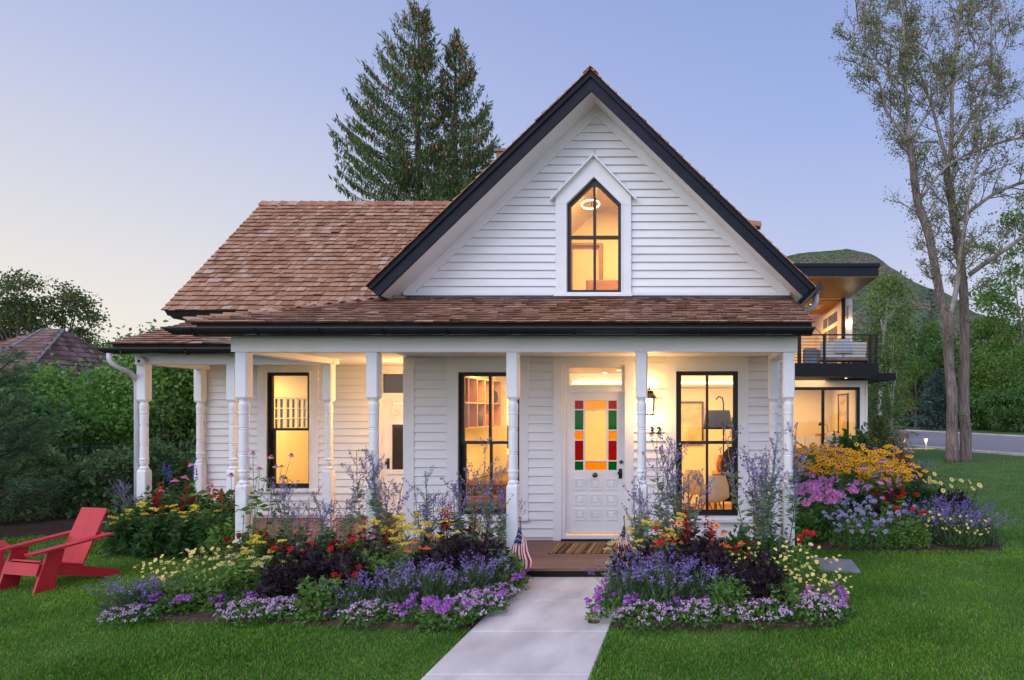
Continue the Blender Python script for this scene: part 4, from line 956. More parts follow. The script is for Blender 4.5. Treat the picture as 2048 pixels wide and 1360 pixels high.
for a in (-.4, .45): q = MB(); q.box(a - .03, a + .03, -.25, .25, 0, .099); q.build('leg', MAT['darkwood'], cbn, local=True)
XP = lx1 - .42; fp = empty('large_picture', (XP - .035, 29.6, 1.75), 'tall black framed picture on the wall of the ground-floor room', 'picture', None, R(-90)); fp.scale = (2.3, 1, 1)
q = MB(); ring(q, rect(-.42, .42, -.95, .95), rect(-.36, .36, -.89, .89), -.03, .03); q.build('frame', MAT['black'], fp, local=True)
q = MB(); q.box(-.36, .36, 0, .02, -.89, .89); q.build('print', mat('abstract_sepia', (.28, .2, .12), (.62, .52, .38), .8, 2.5, detail=10), fp, local=True)
# terrace furniture in front of the modern house
osf = sofa('terrace_sofa', PX(1668, 22.5), 22.5, .0, 1.5, 'grey framed terrace sofa with pale cushions half hidden behind the orange daisies', R(180), True, MAT['stone'])
pillow(PX(1668, 22.0), 22.0, .46, .62, .1, MAT['greyfab'], 'pale grey pillow on the terrace sofa', .2)
tb = empty('terrace_table', (PX(1610, 21.5), 21.5, 0), 'low walnut terrace table beside the grey terrace sofa', 'table')
q = MB(); q.bbox(-.55, .55, -.4, .4, .40, .46, .01); q.build('table_top', MAT['darkwood'], tb, local=True)
for a in (-.48, .48):
    for b in (-.33, .33): q = MB(); q.box(a - .04, a + .04, b - .04, b + .04, 0, .399); q.build('leg', MAT['darkwood'], tb, local=True)
sheet('terrace', [(1.6, 18.6), (6.2, 19.2), (6.9, 27.3), (1.6, 27.3)], .018, MAT['stone'])
# utility box and glass lantern by the bed
ub = empty('utility_box', (PX(1766, 21.6), 21.6, 0), 'grey metal utility box between the daisies and the lawn', 'utility box')
q = MB(); q.bbox(-.14, .16, -.18, .18, 0, .52, .01); q.build('body', MAT['stone'], ub, local=True)
q = MB(); q.bbox(-.16, .18, -.20, .20, .521, .55, .008); q.build('lid', MAT['stone'], ub, local=True)
gl_ = empty('glass_lantern', (PX(1779, 20.6), 20.6, 0), 'dark cylindrical garden lantern with glass sides beside the utility box', 'lantern')
q = MB(); q.lathe([(.15, .60), (.155, .61), (.155, .645), (.14, .655)], 0, 0, 20); q.lathe([(.155, 0), (.155, .05), (.14, .06)], 0, 0, 20)
for k in range(8): a = k * math.pi / 4; q.box(.145 * math.cos(a) - .008, .145 * math.cos(a) + .008, .145 * math.sin(a) - .008, .145 * math.sin(a) + .008, .055, .60)
q.build('frame', MAT['black'], gl_, local=True)
q = MB(); q.lathe([(.125, .061), (.125, .599)], 0, 0, 20); q.build('glass_cylinder', mat('green_glass', (.05, .08, .075), (.08, .12, .11), .12, 4, spec=.6), gl_, True, True)
# lit bollards by the road
MAT['pathlamp'] = mat('path_lamp', (.8, .7, .5), emit=(1, .72, .38), estr=.9)
for px, lb_ in ((1807, 'small lit post light in the grass nearer the juniper bush'), (1851.5, 'small lit post light in the grass nearer the twin trunk tree')):
    Yb = 34.6; t = empty('path_light', (PX(px, Yb), Yb, 0), lb_, 'path light', 'path lights beside the road')
    q = MB(); q.bbox(-.05, .05, -.05, .05, 0, .36, .006); q.build('post', MAT['pipe'], t, local=True)
    q = MB(); q.hexa([(-.045, -.045, .361), (.045, -.045, .361), (.045, .045, .361), (-.045, .045, .361), (-.085, -.085, .56), (.085, -.085, .56), (.085, .085, .56), (-.085, .085, .56)]); q.build('lamp_head', MAT['pathlamp'], t, local=True)
    point_light((PX(px, Yb), Yb - .25, .42), 2, (1, .75, .4), .05, t)
q = MB(); q.box(9.3, 14.2, 35.0, 35.06, 0, .06); o = q.build('garden_edging', mat('glow_edging', (.4, .3, .15), emit=(1, .6, .22), estr=.35)); tag(o, 'low edging strip with painted-on warm glow along the grass behind the path lights', 'edging')  # path lights' warm glow on the metal edging is put in as emission
# ------------------------------------------------------------------ neighbour's house on the left
nh = empty('neighbour_house', (-34.5, 35, 0), 'old house with weathered brown hipped shingle roof behind the left shrubs', 'house')
ax, az_ = P(84, 660, 35); bx = PX(128, 35); ezl = PZ(752, 35)
mb = MB()
lx, rx = PX(-60, 35), PX(190, 35); y0, y1 = 31.5, 38.5
def plane(O, U, V, umin, umax, L, sd): shingles(mb, O, U, V, umin, umax, L, exp=.3, seed=sd, wmin=.18, wmax=.4, t=.035)
fl_ = math.hypot(3.5, az_ - ezl)
plane((ax, y0, ezl), (1, 0, 0), (0, 3.5, az_ - ezl), lambda v: 0 - .0, lambda v: (rx - ax) - v / fl_ * (rx - bx), fl_, 31)
fl2 = math.hypot(ax - lx, az_ - ezl)
plane((lx, y0, ezl), (0, 1, 0), (ax - lx, 0, az_ - ezl), lambda v: v / fl2 * 3.5, lambda v: 7 - v / fl2 * 3.5, fl2, 32)
plane((lx, y0 - .01, ezl - .01), (1, 0, 0), (0, 3.5, az_ - ezl), lambda v: v / fl_ * (ax - lx), lambda v: (ax - lx), fl_, 34)
fl3 = math.hypot(rx - bx, az_ - ezl)
plane((rx, y0, ezl), (0, 1, 0), (bx - rx, 0, az_ - ezl), lambda v: v / fl3 * 3.5, lambda v: 7 - v / fl3 * 3.5, fl3, 33)
rr = mb.build('roof', mat('weathered_shingle', (.8, .8, .8), (1, 1, 1), .85, 3, island=[(0, (.11, .06, .052)), (.5, (.19, .105, .09)), (1, (.28, .18, .16))]), nh)
mb = MB(); mb.tube([(ax, y0 - .05, ezl), (ax, 35, az_ + .03)], .07, 6); mb.tube([(ax, 35, az_ + .02), (bx, 35, az_ + .02), (rx, y0 - .05, ezl + .02)], .05, 6); mb.build('ridge_flashing', MAT['stone'], rr)
mb = MB(); wall_panel(mb, lambda u, w, z: (u, y0 + .4 - w, z), lx + .4, rx - .4, 0, ezl + .1, .2, [(-31.6, -30.4, 1.0, 2.5), (-37, -35.8, 1, 2.5)]); mb.box(rx - .6, rx - .4, y0 + .61, y1 - .4, 0, ezl + .1); mb.build('wall', MAT['siding'], nh)
for a, b in ((-31.6, -30.4), (-37, -35.8)):
    mb = MB(); ring(mb, rect(a, b, 1, 2.5), rect(a + .08, b - .08, 1.08, 2.42), y0 + .36, y0 + .5); w_ = mb.build('window', MAT['white'], nh)
    mb = MB(); mb.box(a + .05, b - .05, y0 + .45, y0 + .46, 1.05, 2.45); mb.build('pane', MAT['dimglass'], w_)
# ------------------------------------------------------------------ red chair and footstool on the lawn
rc = empty('lawn_chair', (-7.33, 7.92, 0), 'red slanted lawn chair standing on the grass left of the flower bed', 'chair', None, R(-14))
rc.scale = (.86, .86, .88)
def brd(q, a, b, w, t, side, up=None):             # board from a to b; width w along side, thickness t
    a, b, side = Vector(a), Vector(b), Vector(side).normalized(); n = (b - a).cross(side).normalized() * t / 2; s = side * w / 2
    q.hexa([tuple(a - s - n), tuple(a + s - n), tuple(a + s + n), tuple(a - s + n), tuple(b - s - n), tuple(b + s - n), tuple(b + s + n), tuple(b - s + n)])
RED = MAT['red']; SX = (1, 0, 0)
# local frame: front is -y, x across
for a in (-1, 1):
    q = MB(); x = a * .315
    q.prism([(-.52, 0), (-.30, 0), (-.17, .50), (-.36, .50)], x - .018, x + .018, ax='x'); q.build('leg', RED, rc, local=True)
    q = MB(); x = a * .272
    q.prism([(-.43, .22), (-.40, .36), (.10, .22), (.52, .08), (.60, .0), (.47, 0), (.28, .04)], x - .017, x + .017, ax='x'); q.build('side_rail', RED, rc, local=True)
    q = MB(); brd(q, (a * .335, -.58, .495), (a * .335, .38, .60), .14, .026, SX); q.build('armrest', RED, rc, local=True)
    q = MB(); brd(q, (a * .117, .10, .215), (a * .117, .42, .93), .232, .022, SX); q.build('backrest', RED, rc, local=True)
q = MB()
for k in range(4): y0 = -.40 + k * .125; brd(q, (0, y0 + .003, .375 - k * .035), (0, y0 + .122, .341 - k * .035), .508, .022, SX)
q.build('seat', RED, rc, local=True)
q = MB(); brd(q, (0, -.47, .21), (0, -.425, .355), .60, .022, SX); q.build('front_board', RED, rc, local=True)
q = MB(); brd(q, (0, .305, .55), (0, .335, .62), .62, .024, SX); q.build('back_rail', RED, rc, local=True)
fs = empty('footstool', (-8.75, 8.35, 0), 'red slatted footstool at the left edge, in front of the red chair', 'footstool', None, R(-38))
q = MB()
for k in range(4): y0 = -.26 + k * .13; brd(q, (0, y0 + .003, .36 - .008 * k), (0, y0 + .126, .352 - .008 * k), .60, .024, SX)
q.build('seat', RED, fs, local=True)
for a in (-1, 1):
    q = MB(); q.prism([(-.25, 0), (-.12, 0), (-.05, .325), (-.2, .335)], a * .26 - .016, a * .26 + .016, ax='x'); q.build('leg', RED, fs, local=True)
    q = MB(); q.prism([(.10, 0), (.22, 0), (.2, .31), (.06, .318)], a * .26 - .016, a * .26 + .016, ax='x'); q.build('leg', RED, fs, local=True)
    q = MB(); q.prism([(-.2, .22), (.2, .21), (.2, .30), (-.2, .315)], a * .225 - .016, a * .225 + .016, ax='x'); q.build('side_rail', RED, fs, local=True)
# ------------------------------------------------------------------ stepping stone, light set in the walk
q = MB(); a, b, c, d = G(1621, 1119), G(1703, 1123), G(1721, 1147), G(1631, 1143)
q.hexa([(*p, -.03) for p in (d, c, b, a)] + [(*p, .028) for p in (d, c, b, a)]); o = q.build('stepping_stone', MAT['stone']); tag(o, 'flat grey stepping stone in the lawn right of the porch', 'stepping stone')
wl_ = empty('in_ground_light', (-.948, 6.42, .014), 'round light set flush in the concrete walk', 'ground light')
q = MB(); q.lathe([(.04, .0005), (.048, .006), (.055, .006), (.056, .0005)], 0, 0, 20); q.build('rim', MAT['brass'], wl_, local=True)
q = MB(); q.lathe([(.001, .004), (.042, .004), (.042, .0008)], 0, 0, 20); q.build('lens', MAT['dimglass'], wl_, local=True)
# ------------------------------------------------------------------ flags on short sticks
fw = {k: mat('flag_' + k, c, rough=.8, trans=.25) for k, c in (('red', (.45, .015, .03)), ('white', (.75, .72, .72)), ('blue', (.02, .03, .12)))}
def flag(px, py_top, py_bot, Y, label, lean, wdt):
    zt, zb = PZ(py_top, Y), PZ(py_bot, Y); h = zt - zb; x = PX(px, Y)
    t = empty('flag', (x, Y, 0), label, 'flag', 'small flags flanking the front step')
    q = MB(); q.tube([(.06, .02, 0), (0, 0, zt + .10)], .006, 6); q.lathe([(.002, zt + .10), (.012, zt + .115), (.002, zt + .135)], 0, 0, 8); q.build('pole', MAT['darkwood'], t, local=True)
    q = MB(); nu, nv = 27, 26          # draped cloth: rows run along the hoist (v, short side), fly hangs down (u)
    Vv = []
    for i in range(nu):
        u = i / (nu - 1)
        for j in range(nv):
            v = j / (nv - 1)
            spread = wdt * (.18 + .82 * min(1, u * 1.25) ** .8)
            xx_ = -lean * u + (v - .35) * spread; fold = .028 * math.sin(v * 13 + u * 2.2) * (.25 + .75 * u)
            Vv.append((xx_ + .008 * math.sin(u * 9), -.02 + fold, zt + .03 - h * u * (1 - .10 * abs(v - .4)) - .12 * (1 - u) * abs(v - .25)))
    for i in range(nu - 1):
        for j in range(nv - 1):
            u, v = (i + .5) / (nu - 1), j
            st = j * 13 // (nv - 1)
            canton = u < .42 and st < 7
            star = canton and (i % 3 == 1) and (j % 3 == 1)
            m = 1 if star else 2 if canton else (0 if st % 2 == 0 else 1)
            a = i * nv + j; q.f.append((np.array([[a, a + 1, a + nv + 1, a + nv]]), m))
    q.v.append(np.array(Vv)); q.n += len(Vv)
    q.build('cloth', [fw['red'], fw['white'], fw['blue']], t, True, True)
flag(1040, 1056, 1145, 7.86, 'small striped flag with blue canton hanging by the left side of the step', .035, .26)
flag(1248, 1054, 1112, 7.9, 'small striped flag with blue canton half hidden by yellow flowers right of the step', .03, .19)
# ------------------------------------------------------------------ trees, shrubs, hedge
MAT['bark'] = mat('grey_bark', (.15, .112, .098), (.36, .285, .25), .95, 5, stretch=(3.2, 3.2, .32), bump=1., bscale=9, dist=.16)
MAT['palebark'] = mat('pale_limb_bark', (.24, .20, .175), (.40, .345, .31), .9, 5, stretch=(2, 2, .6), bump=.4)
MAT['twig'] = mat('twig_bark', (.20, .15, .12), (.28, .22, .18), .9, 6)
MAT['stembark'] = mat('lilac_bark', (.15, .12, .09), (.25, .2, .16), .9, 8)
MAT['aspbark'] = mat('aspen_bark', (.46, .45, .42), (.62, .6, .57), .85, 4, stretch=(1, 1, 4), bump=.3)
MAT['spbark'] = mat('spruce_bark', (.05, .035, .028), (.09, .065, .05), .95, 6, bump=.6)
LF = lambda n, c, **k: leafmat(n, c, **k)
MAT['lf_cotton'] = LF('cottonwood_leaves', (.23, .29, .11), var=.5, warm=.15)
MAT['lf_green'] = LF('green_leaves', (.145, .26, .055))
MAT['lf_bright'] = LF('fresh_green_leaves', (.16, .29, .055))
MAT['lf_dark'] = LF('dark_green_leaves', (.10, .21, .055))
MAT['lf_olive'] = LF('olive_leaves', (.125, .16, .05))
MAT['lf_lilac'] = LF('lilac_leaves', (.18, .35, .07), var=.55)
MAT['lf_hedge'] = LF('hedge_leaves', (.125, .22, .08), var=.5)
MAT['lf_birch'] = LF('birch_leaves', (.20, .28, .07))
MAT['nd_spruce'] = LF('spruce_needles', (.115, .185, .06), var=.5, warm=.2)
MAT['nd_blue'] = LF('blue_spruce_needles', (.085, .14, .125), var=.4)
MAT['nd_pine'] = LF('pine_needles', (.10, .18, .085), var=.45)
MAT['cone'] = mat('spruce_cones', (.30, .13, .06), (.36, .17, .085), .8, 6, island=[(0, (.7, .6, .6)), (1, (1, 1, 1))])
def bez(pts, n):
    pts = np.asarray(pts, float); k = len(pts); t = np.linspace(0, k - 1, n); out = np.zeros((n, 3))
    for a in range(3):           # catmull-rom
        p = np.concatenate([[2 * pts[0, a] - pts[1, a]], pts[:, a], [2 * pts[-1, a] - pts[-2, a]]])
        i = np.minimum(t.astype(int), k - 2); f = t - i
        p0, p1, p2, p3 = p[i], p[i + 1], p[i + 2], p[i + 3]
        out[:, a] = .5 * (2 * p1 + (p2 - p0) * f + (2 * p0 - 5 * p1 + 4 * p2 - p3) * f ** 2 + (3 * p1 - p0 - 3 * p2 + p3) * f ** 3)
    return out
def unit(rng, n): return nrm(rng.normal(size=(n, 3)))
def broadleaf(name, x, y, h, w, base, m, label, cat='tree', group=None, seed=0, ncl=60, nlf=6000, ls=.22, tr=.16, bark='bark', stems=1, clr=.5, depth=None, squash=1., limbs=16, low=.25, lean=0, top=1.):
    rng = np.random.default_rng(seed); t = empty(name, (x, y, 0), label, cat, group)
    depth = depth or w * .9
    # clump centres on an uneven crown
    C = []; ph = rng.uniform(0, 6.28, 6)
    while len(C) < ncl:
        u = unit(rng, 1)[0]; r = rng.uniform(.25, 1) ** .45
        az = math.atan2(u[1], u[0]); k = 1 + .22 * math.sin(2 * az + ph[0] + 2 * u[2]) + .16 * math.sin(5 * az + ph[1]) + .18 * math.sin(4 * u[2] + ph[2])
        zc = .5 + .5 * u[2] * r
        if u[2] > 0: k *= 1 - .25 * (1 - top) 
        C.append((u[0] * w / 2 * r * k, u[1] * depth / 2 * r * k, base + (h - base) * min(1.04, max(0, zc * (.9 + .12 * k)))))
    C = np.array(C); C[:, 0] += lean * (C[:, 2] / h)
    q = MB()
    if stems == 1:
        tk = bez([(0, 0, 0), (.1 * tr, .1, base * .6), (lean * .4 + rng.normal() * .1 * tr, 0, base + (h - base) * .35), (lean * .8, 0, h * .9)], 12)
        q.tube(tk, np.linspace(tr, tr * .15, 12), 8)
        for c in C[rng.permutation(len(C))[:limbs]]:
            s0 = tk[min(10, max(3, int((c[2] * .75) / h * 12)))]
            q.tube(bez([s0, (s0 * .45 + c * .55) + [0, 0, -.04 * h * rng.random()], c], 7), np.linspace(tr * .38, tr * .07, 7), 5)
    else:
        for k in range(stems):
            c = C[rng.integers(len(C))]; a = rng.uniform(0, 6.28); r0 = .25 * w * rng.random() * .5
            s0 = np.array([math.cos(a) * r0, math.sin(a) * r0, 0]); mid = s0 * .4 + c * .6; mid[2] = c[2] * .55; mid[:2] += rng.normal(size=2) * .12 * w * .5
            q.tube(bez([s0, mid, c], 9), np.linspace(tr * rng.uniform(.6, 1.1), tr * .2, 9), 6)
    q.build('trunk', MAT[bark], t, True, True)
    n = nlf; ci = rng.integers(len(C), size=n)
    crad = clr * rng.uniform(.6, 1.3, len(C))
    d = rng.normal(size=(n, 3)); pos = C[ci] + d * crad[ci][:, None] * .55 * np.array([1, 1, .75 * squash])
    pos[:, 2] = np.maximum(pos[:, 2], low)
    A = nrm(unit(rng, n) + np.array([0, 0, -.35]) + .5 * nrm(d))
    q = MB(); q.leaves(pos, A, ls * rng.uniform(.6, 1.25, n), .30, rng, curl=.06)
    q.build('crown', m, t, local=True)
    return t
def conifer(name, x, y, h, r, m, label, seed=0, n_w=26, per=9, spr=10, sl=.5, group=None, base=.3, cat='tree', tilt=-.15, bark='spbark'):
    rng = np.random.default_rng(seed); t = empty(name, (x, y, 0), label, cat, group)
    q = MB(); q.tube([(0, 0, 0), (0, 0, h * .5), (0, 0, h * .98)], [.035 * h * .6, .02 * h * .6, .01], 7); q.build('trunk', MAT[bark], t, True, True)
    q = MB(); C, A, S = [], [], []
    for k in range(n_w):
        f = k / (n_w - 1); z = base + (h - base) * f ** .92; L = r * (1 - f) ** .82 * rng.uniform(.85, 1.1) + .08
        for j in range(max(4, int(per * (1 - .5 * f)))):
            a = rng.uniform(0, 6.28); l = L * rng.uniform(.7, 1.1); d = np.array([math.cos(a), math.sin(a), tilt + .5 * f])
            for s in range(spr):
                u = rng.uniform(.15, 1.02); p = np.array([0, 0, z]) + d * l * u + np.array([0, 0, .12 * l * u * u]); 
                C.append(p + rng.normal(size=3) * .05 * l); A.append(d * 1.0 + rng.normal(size=3) * .55); S.append(sl * rng.uniform(.5, 1.1) * (.45 + .55 * (1 - f)))
    q.leaves(C, A, S, .17, rng); q.build('crown', m, t, local=True); return t
# ---- twin spruces behind the roof, traced branch by branch
def spruce(x, y, H, Lf, label, seed):
    rng = np.random.default_rng(seed); t = empty('spruce_tree', (x, y, 0), label, 'tree', 'spruces behind the house')
    q = MB(); q.tube([(0, 0, 0), (.05, 0, H * .4), (-.05, 0, H * .75), (0, 0, H)], [.30, .21, .1, .012], 9)
    C, A, S, W = [], [], [], []; K = []
    z = 3.5
    while z < H - .15:
        f = z / H
        for j in range(rng.integers(4, 7)):
            a = rng.uniform(0, 6.28); L = Lf(z, a) * rng.uniform(.80, 1.06)
            if L < .15: L = .15
            dx, dy = math.cos(a), math.sin(a); up = rng.uniform(.35, .65) * (.8 if f < .75 else 1.1)
            pts = bez([(0, 0, z - .1), (dx * L * .35, dy * L * .35, z - .06 * L), (dx * L * .75, dy * L * .75, z + .34 * L * up * 1.2), (dx * L, dy * L, z + .85 * L * up + .1)], 9)
            q.tube(pts, np.linspace(.045 * (1.2 - f), .008, 9), 4, cap=False)
            n = int(34 + 82 * L); u = rng.uniform(.12, 1, n) ** .85; i = np.minimum((u * 8).astype(int), 7); fr = (u * 8 - i)[:, None]
            p = pts[i] * (1 - fr) + pts[i + 1] * fr
            side = np.array([-dy, dx, 0]); lat = rng.normal(size=n) * (.10 + .16 * L * (1.05 - u) * .7)
            p = p + side * lat[:, None] + np.array([0, 0, -.05])
            hang = rng.random(n) < .68
            d = np.where(hang[:, None], np.array([0, 0, -1.]) + rng.normal(size=(n, 3)) * .22 + np.array([dx, dy, 0]) * .12, np.array([dx, dy, .55]) + side * np.sign(lat)[:, None] * .7 + rng.normal(size=(n, 3)) * .3)
            C.append(p); A.append(d); S.append(np.where(hang, rng.uniform(.12, .38, n) * (1.15 - .55 * f), rng.uniform(.10, .22, n)))
            tip = pts[-1] + rng.normal(size=(4, 3)) * .06; C.append(tip - [0, 0, .03]); A.append(np.tile([dx * .7, dy * .7, .9], (4, 1)) + rng.normal(size=(4, 3)) * .3); S.append(rng.uniform(.18, .32, 4))
            if f > .60 and rng.random() < .9:
                nk = rng.integers(2, 9); uu = rng.uniform(.45, 1., nk); K.append(np.stack([np.interp(uu, np.linspace(0, 1, 9), pts[:, b]) for b in range(3)], -1) + rng.normal(size=(nk, 3)) * .07)
        z += rng.uniform(.23, .37)
    q.build('trunk', MAT['spbark'], t, True, True)
    C = np.concatenate(C); A = np.concatenate(A); S = np.concatenate(S)
    q = MB(); q.leaves(C, A, S, .11, rng); q.build('crown', MAT['nd_spruce'], t, local=True)
    K = np.concatenate(K); q = MB(); nk = len(K)
    for r_ in (0, 1): q.leaves(K, np.tile([0, 0, -1.], (nk, 1)) + rng.normal(size=(nk, 3)) * .12, rng.uniform(.15, .25, nk), .22, rng)
    q.build('brown_cone_clumps', MAT['cone'], t, local=True)
YS = 28.
sx1, sx2 = PX(838, YS), PX(912, YS + 1)
H1, H2 = PZ(14, YS), PZ(64, YS + 1)
spruce(sx1, YS, H1, lambda z, a: (.22 + (.54 if math.cos(a) < 0 else .27) * max(0, H1 - z) ** .93) if H1 - z < 6.5 else (3.05 if math.cos(a) < 0 else 2.2), 'taller spruce behind the roof, left of its twin, brown cones at the top', 41)
spruce(sx2, YS + 1, H2, lambda z, a: (.16 + (.20 if math.cos(a) < 0 else .34) * max(0, H2 - z)) if H2 - z < 7.5 else 2.6, 'shorter spruce behind the roof, close to the gable', 42)
# ---- twin-trunk cottonwood on the right
YC = 26.1
ctn = empty('cottonwood_tree', (PX(1916, YC), YC, 0), 'tall cottonwood with two furrowed grey trunks standing on the right lawn', 'tree')
Z6 = lambda a, b: (1620 + a / 2.4276, b / 2.4276)
rng = np.random.default_rng(77); ox, oy = PX(1916, YC), YC
def limb(pts, r0, r1, dy, up=0, n=16):
    Q = [[PX(px, YC) - ox, 0, PZ(py, YC)] for px, py in pts]
    Q = np.array(Q); k = len(Q); Q[:, 1] = np.linspace(dy[0], dy[1], k) + np.concatenate([[0], rng.normal(size=k - 1) * .08])
    if up: Q = np.concatenate([Q, Q[-1:] + (Q[-1:] - Q[-2:-1]) * up]); 
    return bez(Q, n), np.linspace(r0, r1, n) * (1 if n > 20 else .8)
LB = []
tl_ = [limb([(1905, 936), (1903, 860), (1902, 797), (1899, 709), (1893, 649), (1883, 612), (1868, 545), (1851, 465), (1832, 404), (1818, 330), (1811, 288)], .22, .12, (0, -.3), n=34),
       limb([(1942, 936), (1942, 860), (1942, 797), (1942, 656), (1939, 551), (1919, 440), (1910, 371), (1906, 321)], .225, .13, (.55, .65), n=30)]
for p_, r_ in tl_:
    r_[:3] *= np.linspace(1.28, 1.03, 3)
    p_[0, 2] = -.05
zz = lambda *L: [Z6(*q) for q in L]
LB += [limb(zz((465, 700), (470, 600), (460, 400), (465, 200), (450, 0)), .12, .05, (-.3, .3), 1.0),
       limb(zz((465, 720), (410, 660), (340, 570), (310, 490), (250, 420), (190, 330), (130, 250)), .085, .018, (-.3, -1.6)),
       limb(zz((445, 690), (425, 610), (400, 500), (395, 380)), .05, .015, (-.3, -.9)),
       limb(zz((480, 690), (540, 590), (610, 510), (690, 420), (790, 290), (840, 150)), .07, .015, (-.3, -2.0)),
       limb(zz((530, 970), (620, 850), (700, 800), (800, 765), (930, 740), (1060, 730)), .075, .03, (-.2, -1.8), .6),
       limb([(1893, 640), (1906, 596), (1911, 526), (1914, 475), (1921, 390), (1936, 330), (1945, 288)], .15, .035, (-.1, -1.1)),
       limb(zz((695, 780), (665, 640), (630, 480), (590, 330), (560, 150), (540, 0)), .10, .035, (.5, 1.5), 1.),
       limb(zz((695, 780), (710, 650), (712, 400), (735, 150), (750, 0)), .12, .05, (.5, .3), 1.2),
       limb(zz((725, 690), (800, 570), (870, 470), (920, 350), (980, 230), (1060, 80)), .09, .035, (.5, 1.8), .5),
       limb(zz((830, 530), (930, 440), (1060, 330)), .07, .03, (.9, 2.6), .6),
       limb(zz((735, 1060), (850, 970), (940, 920), (1060, 900)), .10, .045, (.4, -.8), .7),
       limb(zz((780, 1330), (860, 1270), (940, 1210), (1060, 1120)), .13, .07, (.2, -1.), .6),
       limb(zz((655, 650), (600, 620), (500, 590)), .05, .014, (.8, 2)),
       limb(zz((455, 430), (330, 330), (250, 250), (200, 130)), .05, .012, (-.1, -.8)),
       limb(zz((470, 260), (380, 150), (330, 30)), .045, .012, (0, 1.4)),
       limb(zz((712, 380), (650, 280), (620, 100)), .045, .012, (.4, 1.4)),
       limb(zz((735, 150), (800, 60), (850, -60)), .04, .012, (.4, -1.4))]
qw = MB()
for k_, (p_, r_) in enumerate(tl_):
    q = MB(); q.tube(p_, r_, 16); v = q.v[0].reshape(len(p_), 16, 3); c_ = p_[:, None, :]; ang = np.arange(16)
    zz_ = p_[:, 2][:, None]; k2 = 1 + .05 * np.sin(ang * 3 + zz_ * .6) + .06 * np.sin(ang * 5 + 1 + zz_ * .9) + .03 * rng.normal(size=(len(p_), 16))
    q.v[0] = (c_ + (v - c_) * k2[..., None]).reshape(-1, 3); q.build('trunk', MAT['bark'], ctn, True, True)
for p_, r_ in LB: qw.tube(p_, r_, 7)
C, A, S = [], [], []
def twig(p, d, L, lvl):
    d = nrm(d); e = p + d * L; m_ = p + d * L * .5 + rng.normal(size=3) * .07 * L + [0, 0, .03 * L]
    pts = bez([p, m_, e], 5); qw.tube(pts, np.linspace(.012 + .008 * L * (lvl < 2), .005, 5), 4, mi=1, cap=False)
    if lvl < 2:
        for k in range(rng.integers(3, 6)):
            u = rng.uniform(.3, 1.0); twig(pts[min(4, int(u * 4))], d * .8 + rng.normal(size=3) * .55 + [0, 0, .12], L * rng.uniform(.4, .62), lvl + 1)
    if lvl >= 1:
        n = int((7 if lvl == 2 else 5) * (.7 + L)); u = rng.uniform(.1, 1.05, n)
        C.append(p + (e - p) * u[:, None] + rng.normal(size=(n, 3)) * .10); A.append(rng.normal(size=(n, 3)) + [0, 0, -.4]); S.append(rng.uniform(.05, .10, n))
for p_, r_ in LB + [(tl_[0][0][15:], tl_[0][1][15:]), (tl_[1][0][12:], tl_[1][1][12:])]:
    L = np.linalg.norm(np.diff(p_, axis=0), axis=1).sum(); n = max(3, int(L / .27))
    for k in range(n):
        i = int((.22 + .78 * (k + rng.random()) / n) * (len(p_) - 1)); i = min(i, len(p_) - 1)
        tg = nrm(p_[i] - p_[i - 1]); d = nrm(rng.normal(size=3)); d = nrm(d - tg * np.dot(d, tg)) + tg * .9 + [0, 0, .25]
        twig(p_[i], d, rng.uniform(.5, 1.8), 0 if rng.random() < .8 else 1)
for p_, zlo in ((tl_[0][0], 1.5), (tl_[1][0], 1.5)):      # small leafy shoots on the trunks
    for k in range(7):
        i = rng.integers(5, len(p_) - 6); n = 26; b = p_[i] + np.array([rng.uniform(-.2, .3), -.34, 0]); C.append(b + rng.normal(size=(n, 3)) * [.12, .06, .06]); A.append(rng.normal(size=(n, 3)) + [0, -.5, .6]); S.append(rng.uniform(.06, .12, n))
qw.build('limbs', [MAT['palebark'], MAT['twig']], ctn, True, True)
C = np.concatenate(C); A = np.concatenate(A); S = np.concatenate(S)
q = MB(); q.leaves(C, A, S, .34, rng); q.build('crown', MAT['lf_cotton'], ctn, local=True)
# ---- left side
hg = empty('hedge', (-11.3, 13, 0), 'dense dark hedge along the left boundary under the wire fence', 'hedge')
rng = np.random.default_rng(8); n = 19000; A0, B0 = np.array([-13.4, 10.3]), np.array([-9.35, 15.8]); dd = nrm(B0 - A0); nn_ = np.array([-dd[1], dd[0]])
u = rng.uniform(0, 1, n); w = rng.normal(size=n) * .30; zt = 1.10 + .12 * np.sin(u * 23) + .08 * np.sin(u * 51 + 1) + .05 * rng.normal(size=n)
shell = rng.random(n) < .75
w = np.where(shell, rng.choice([-1, 1], n) * (.38 + .09 * rng.normal(size=n) + .08 * np.sin(u * 37 + 2)), rng.uniform(-.4, .4, n)); z = np.where(shell, rng.uniform(.08, 1, n) * zt, zt * rng.uniform(.85, 1.08, n))
pos = np.stack([A0[0] + (B0 - A0)[0] * u + nn_[0] * w, A0[1] + (B0 - A0)[1] * u + nn_[1] * w, z], 1) - np.array([-11.3, 13, 0])
q = MB(); q.leaves(pos, unit(rng, n) + [0, 0, .25], rng.uniform(.05, .12, n), .33, rng); q.build('foliage', MAT['lf_hedge'], hg, local=True)
q = MB()
for k in range(60):
    a = A0 + (B0 - A0) * (k + .5) / 60 - np.array([-11.3, 13]); q.tube([(a[0], a[1], 0), (a[0] + rng.normal() * .1, a[1] + rng.normal() * .1, .6), (a[0] + rng.normal() * .2, a[1] + rng.normal() * .2, 1.05)], [.018, .013, .006], 5)
q.build('stem', MAT['twig'], hg, local=True)
fe = empty('wire_fence', (-11.9, 13.4, 0), 'thin green wire fence running behind the dark hedge', 'fence')
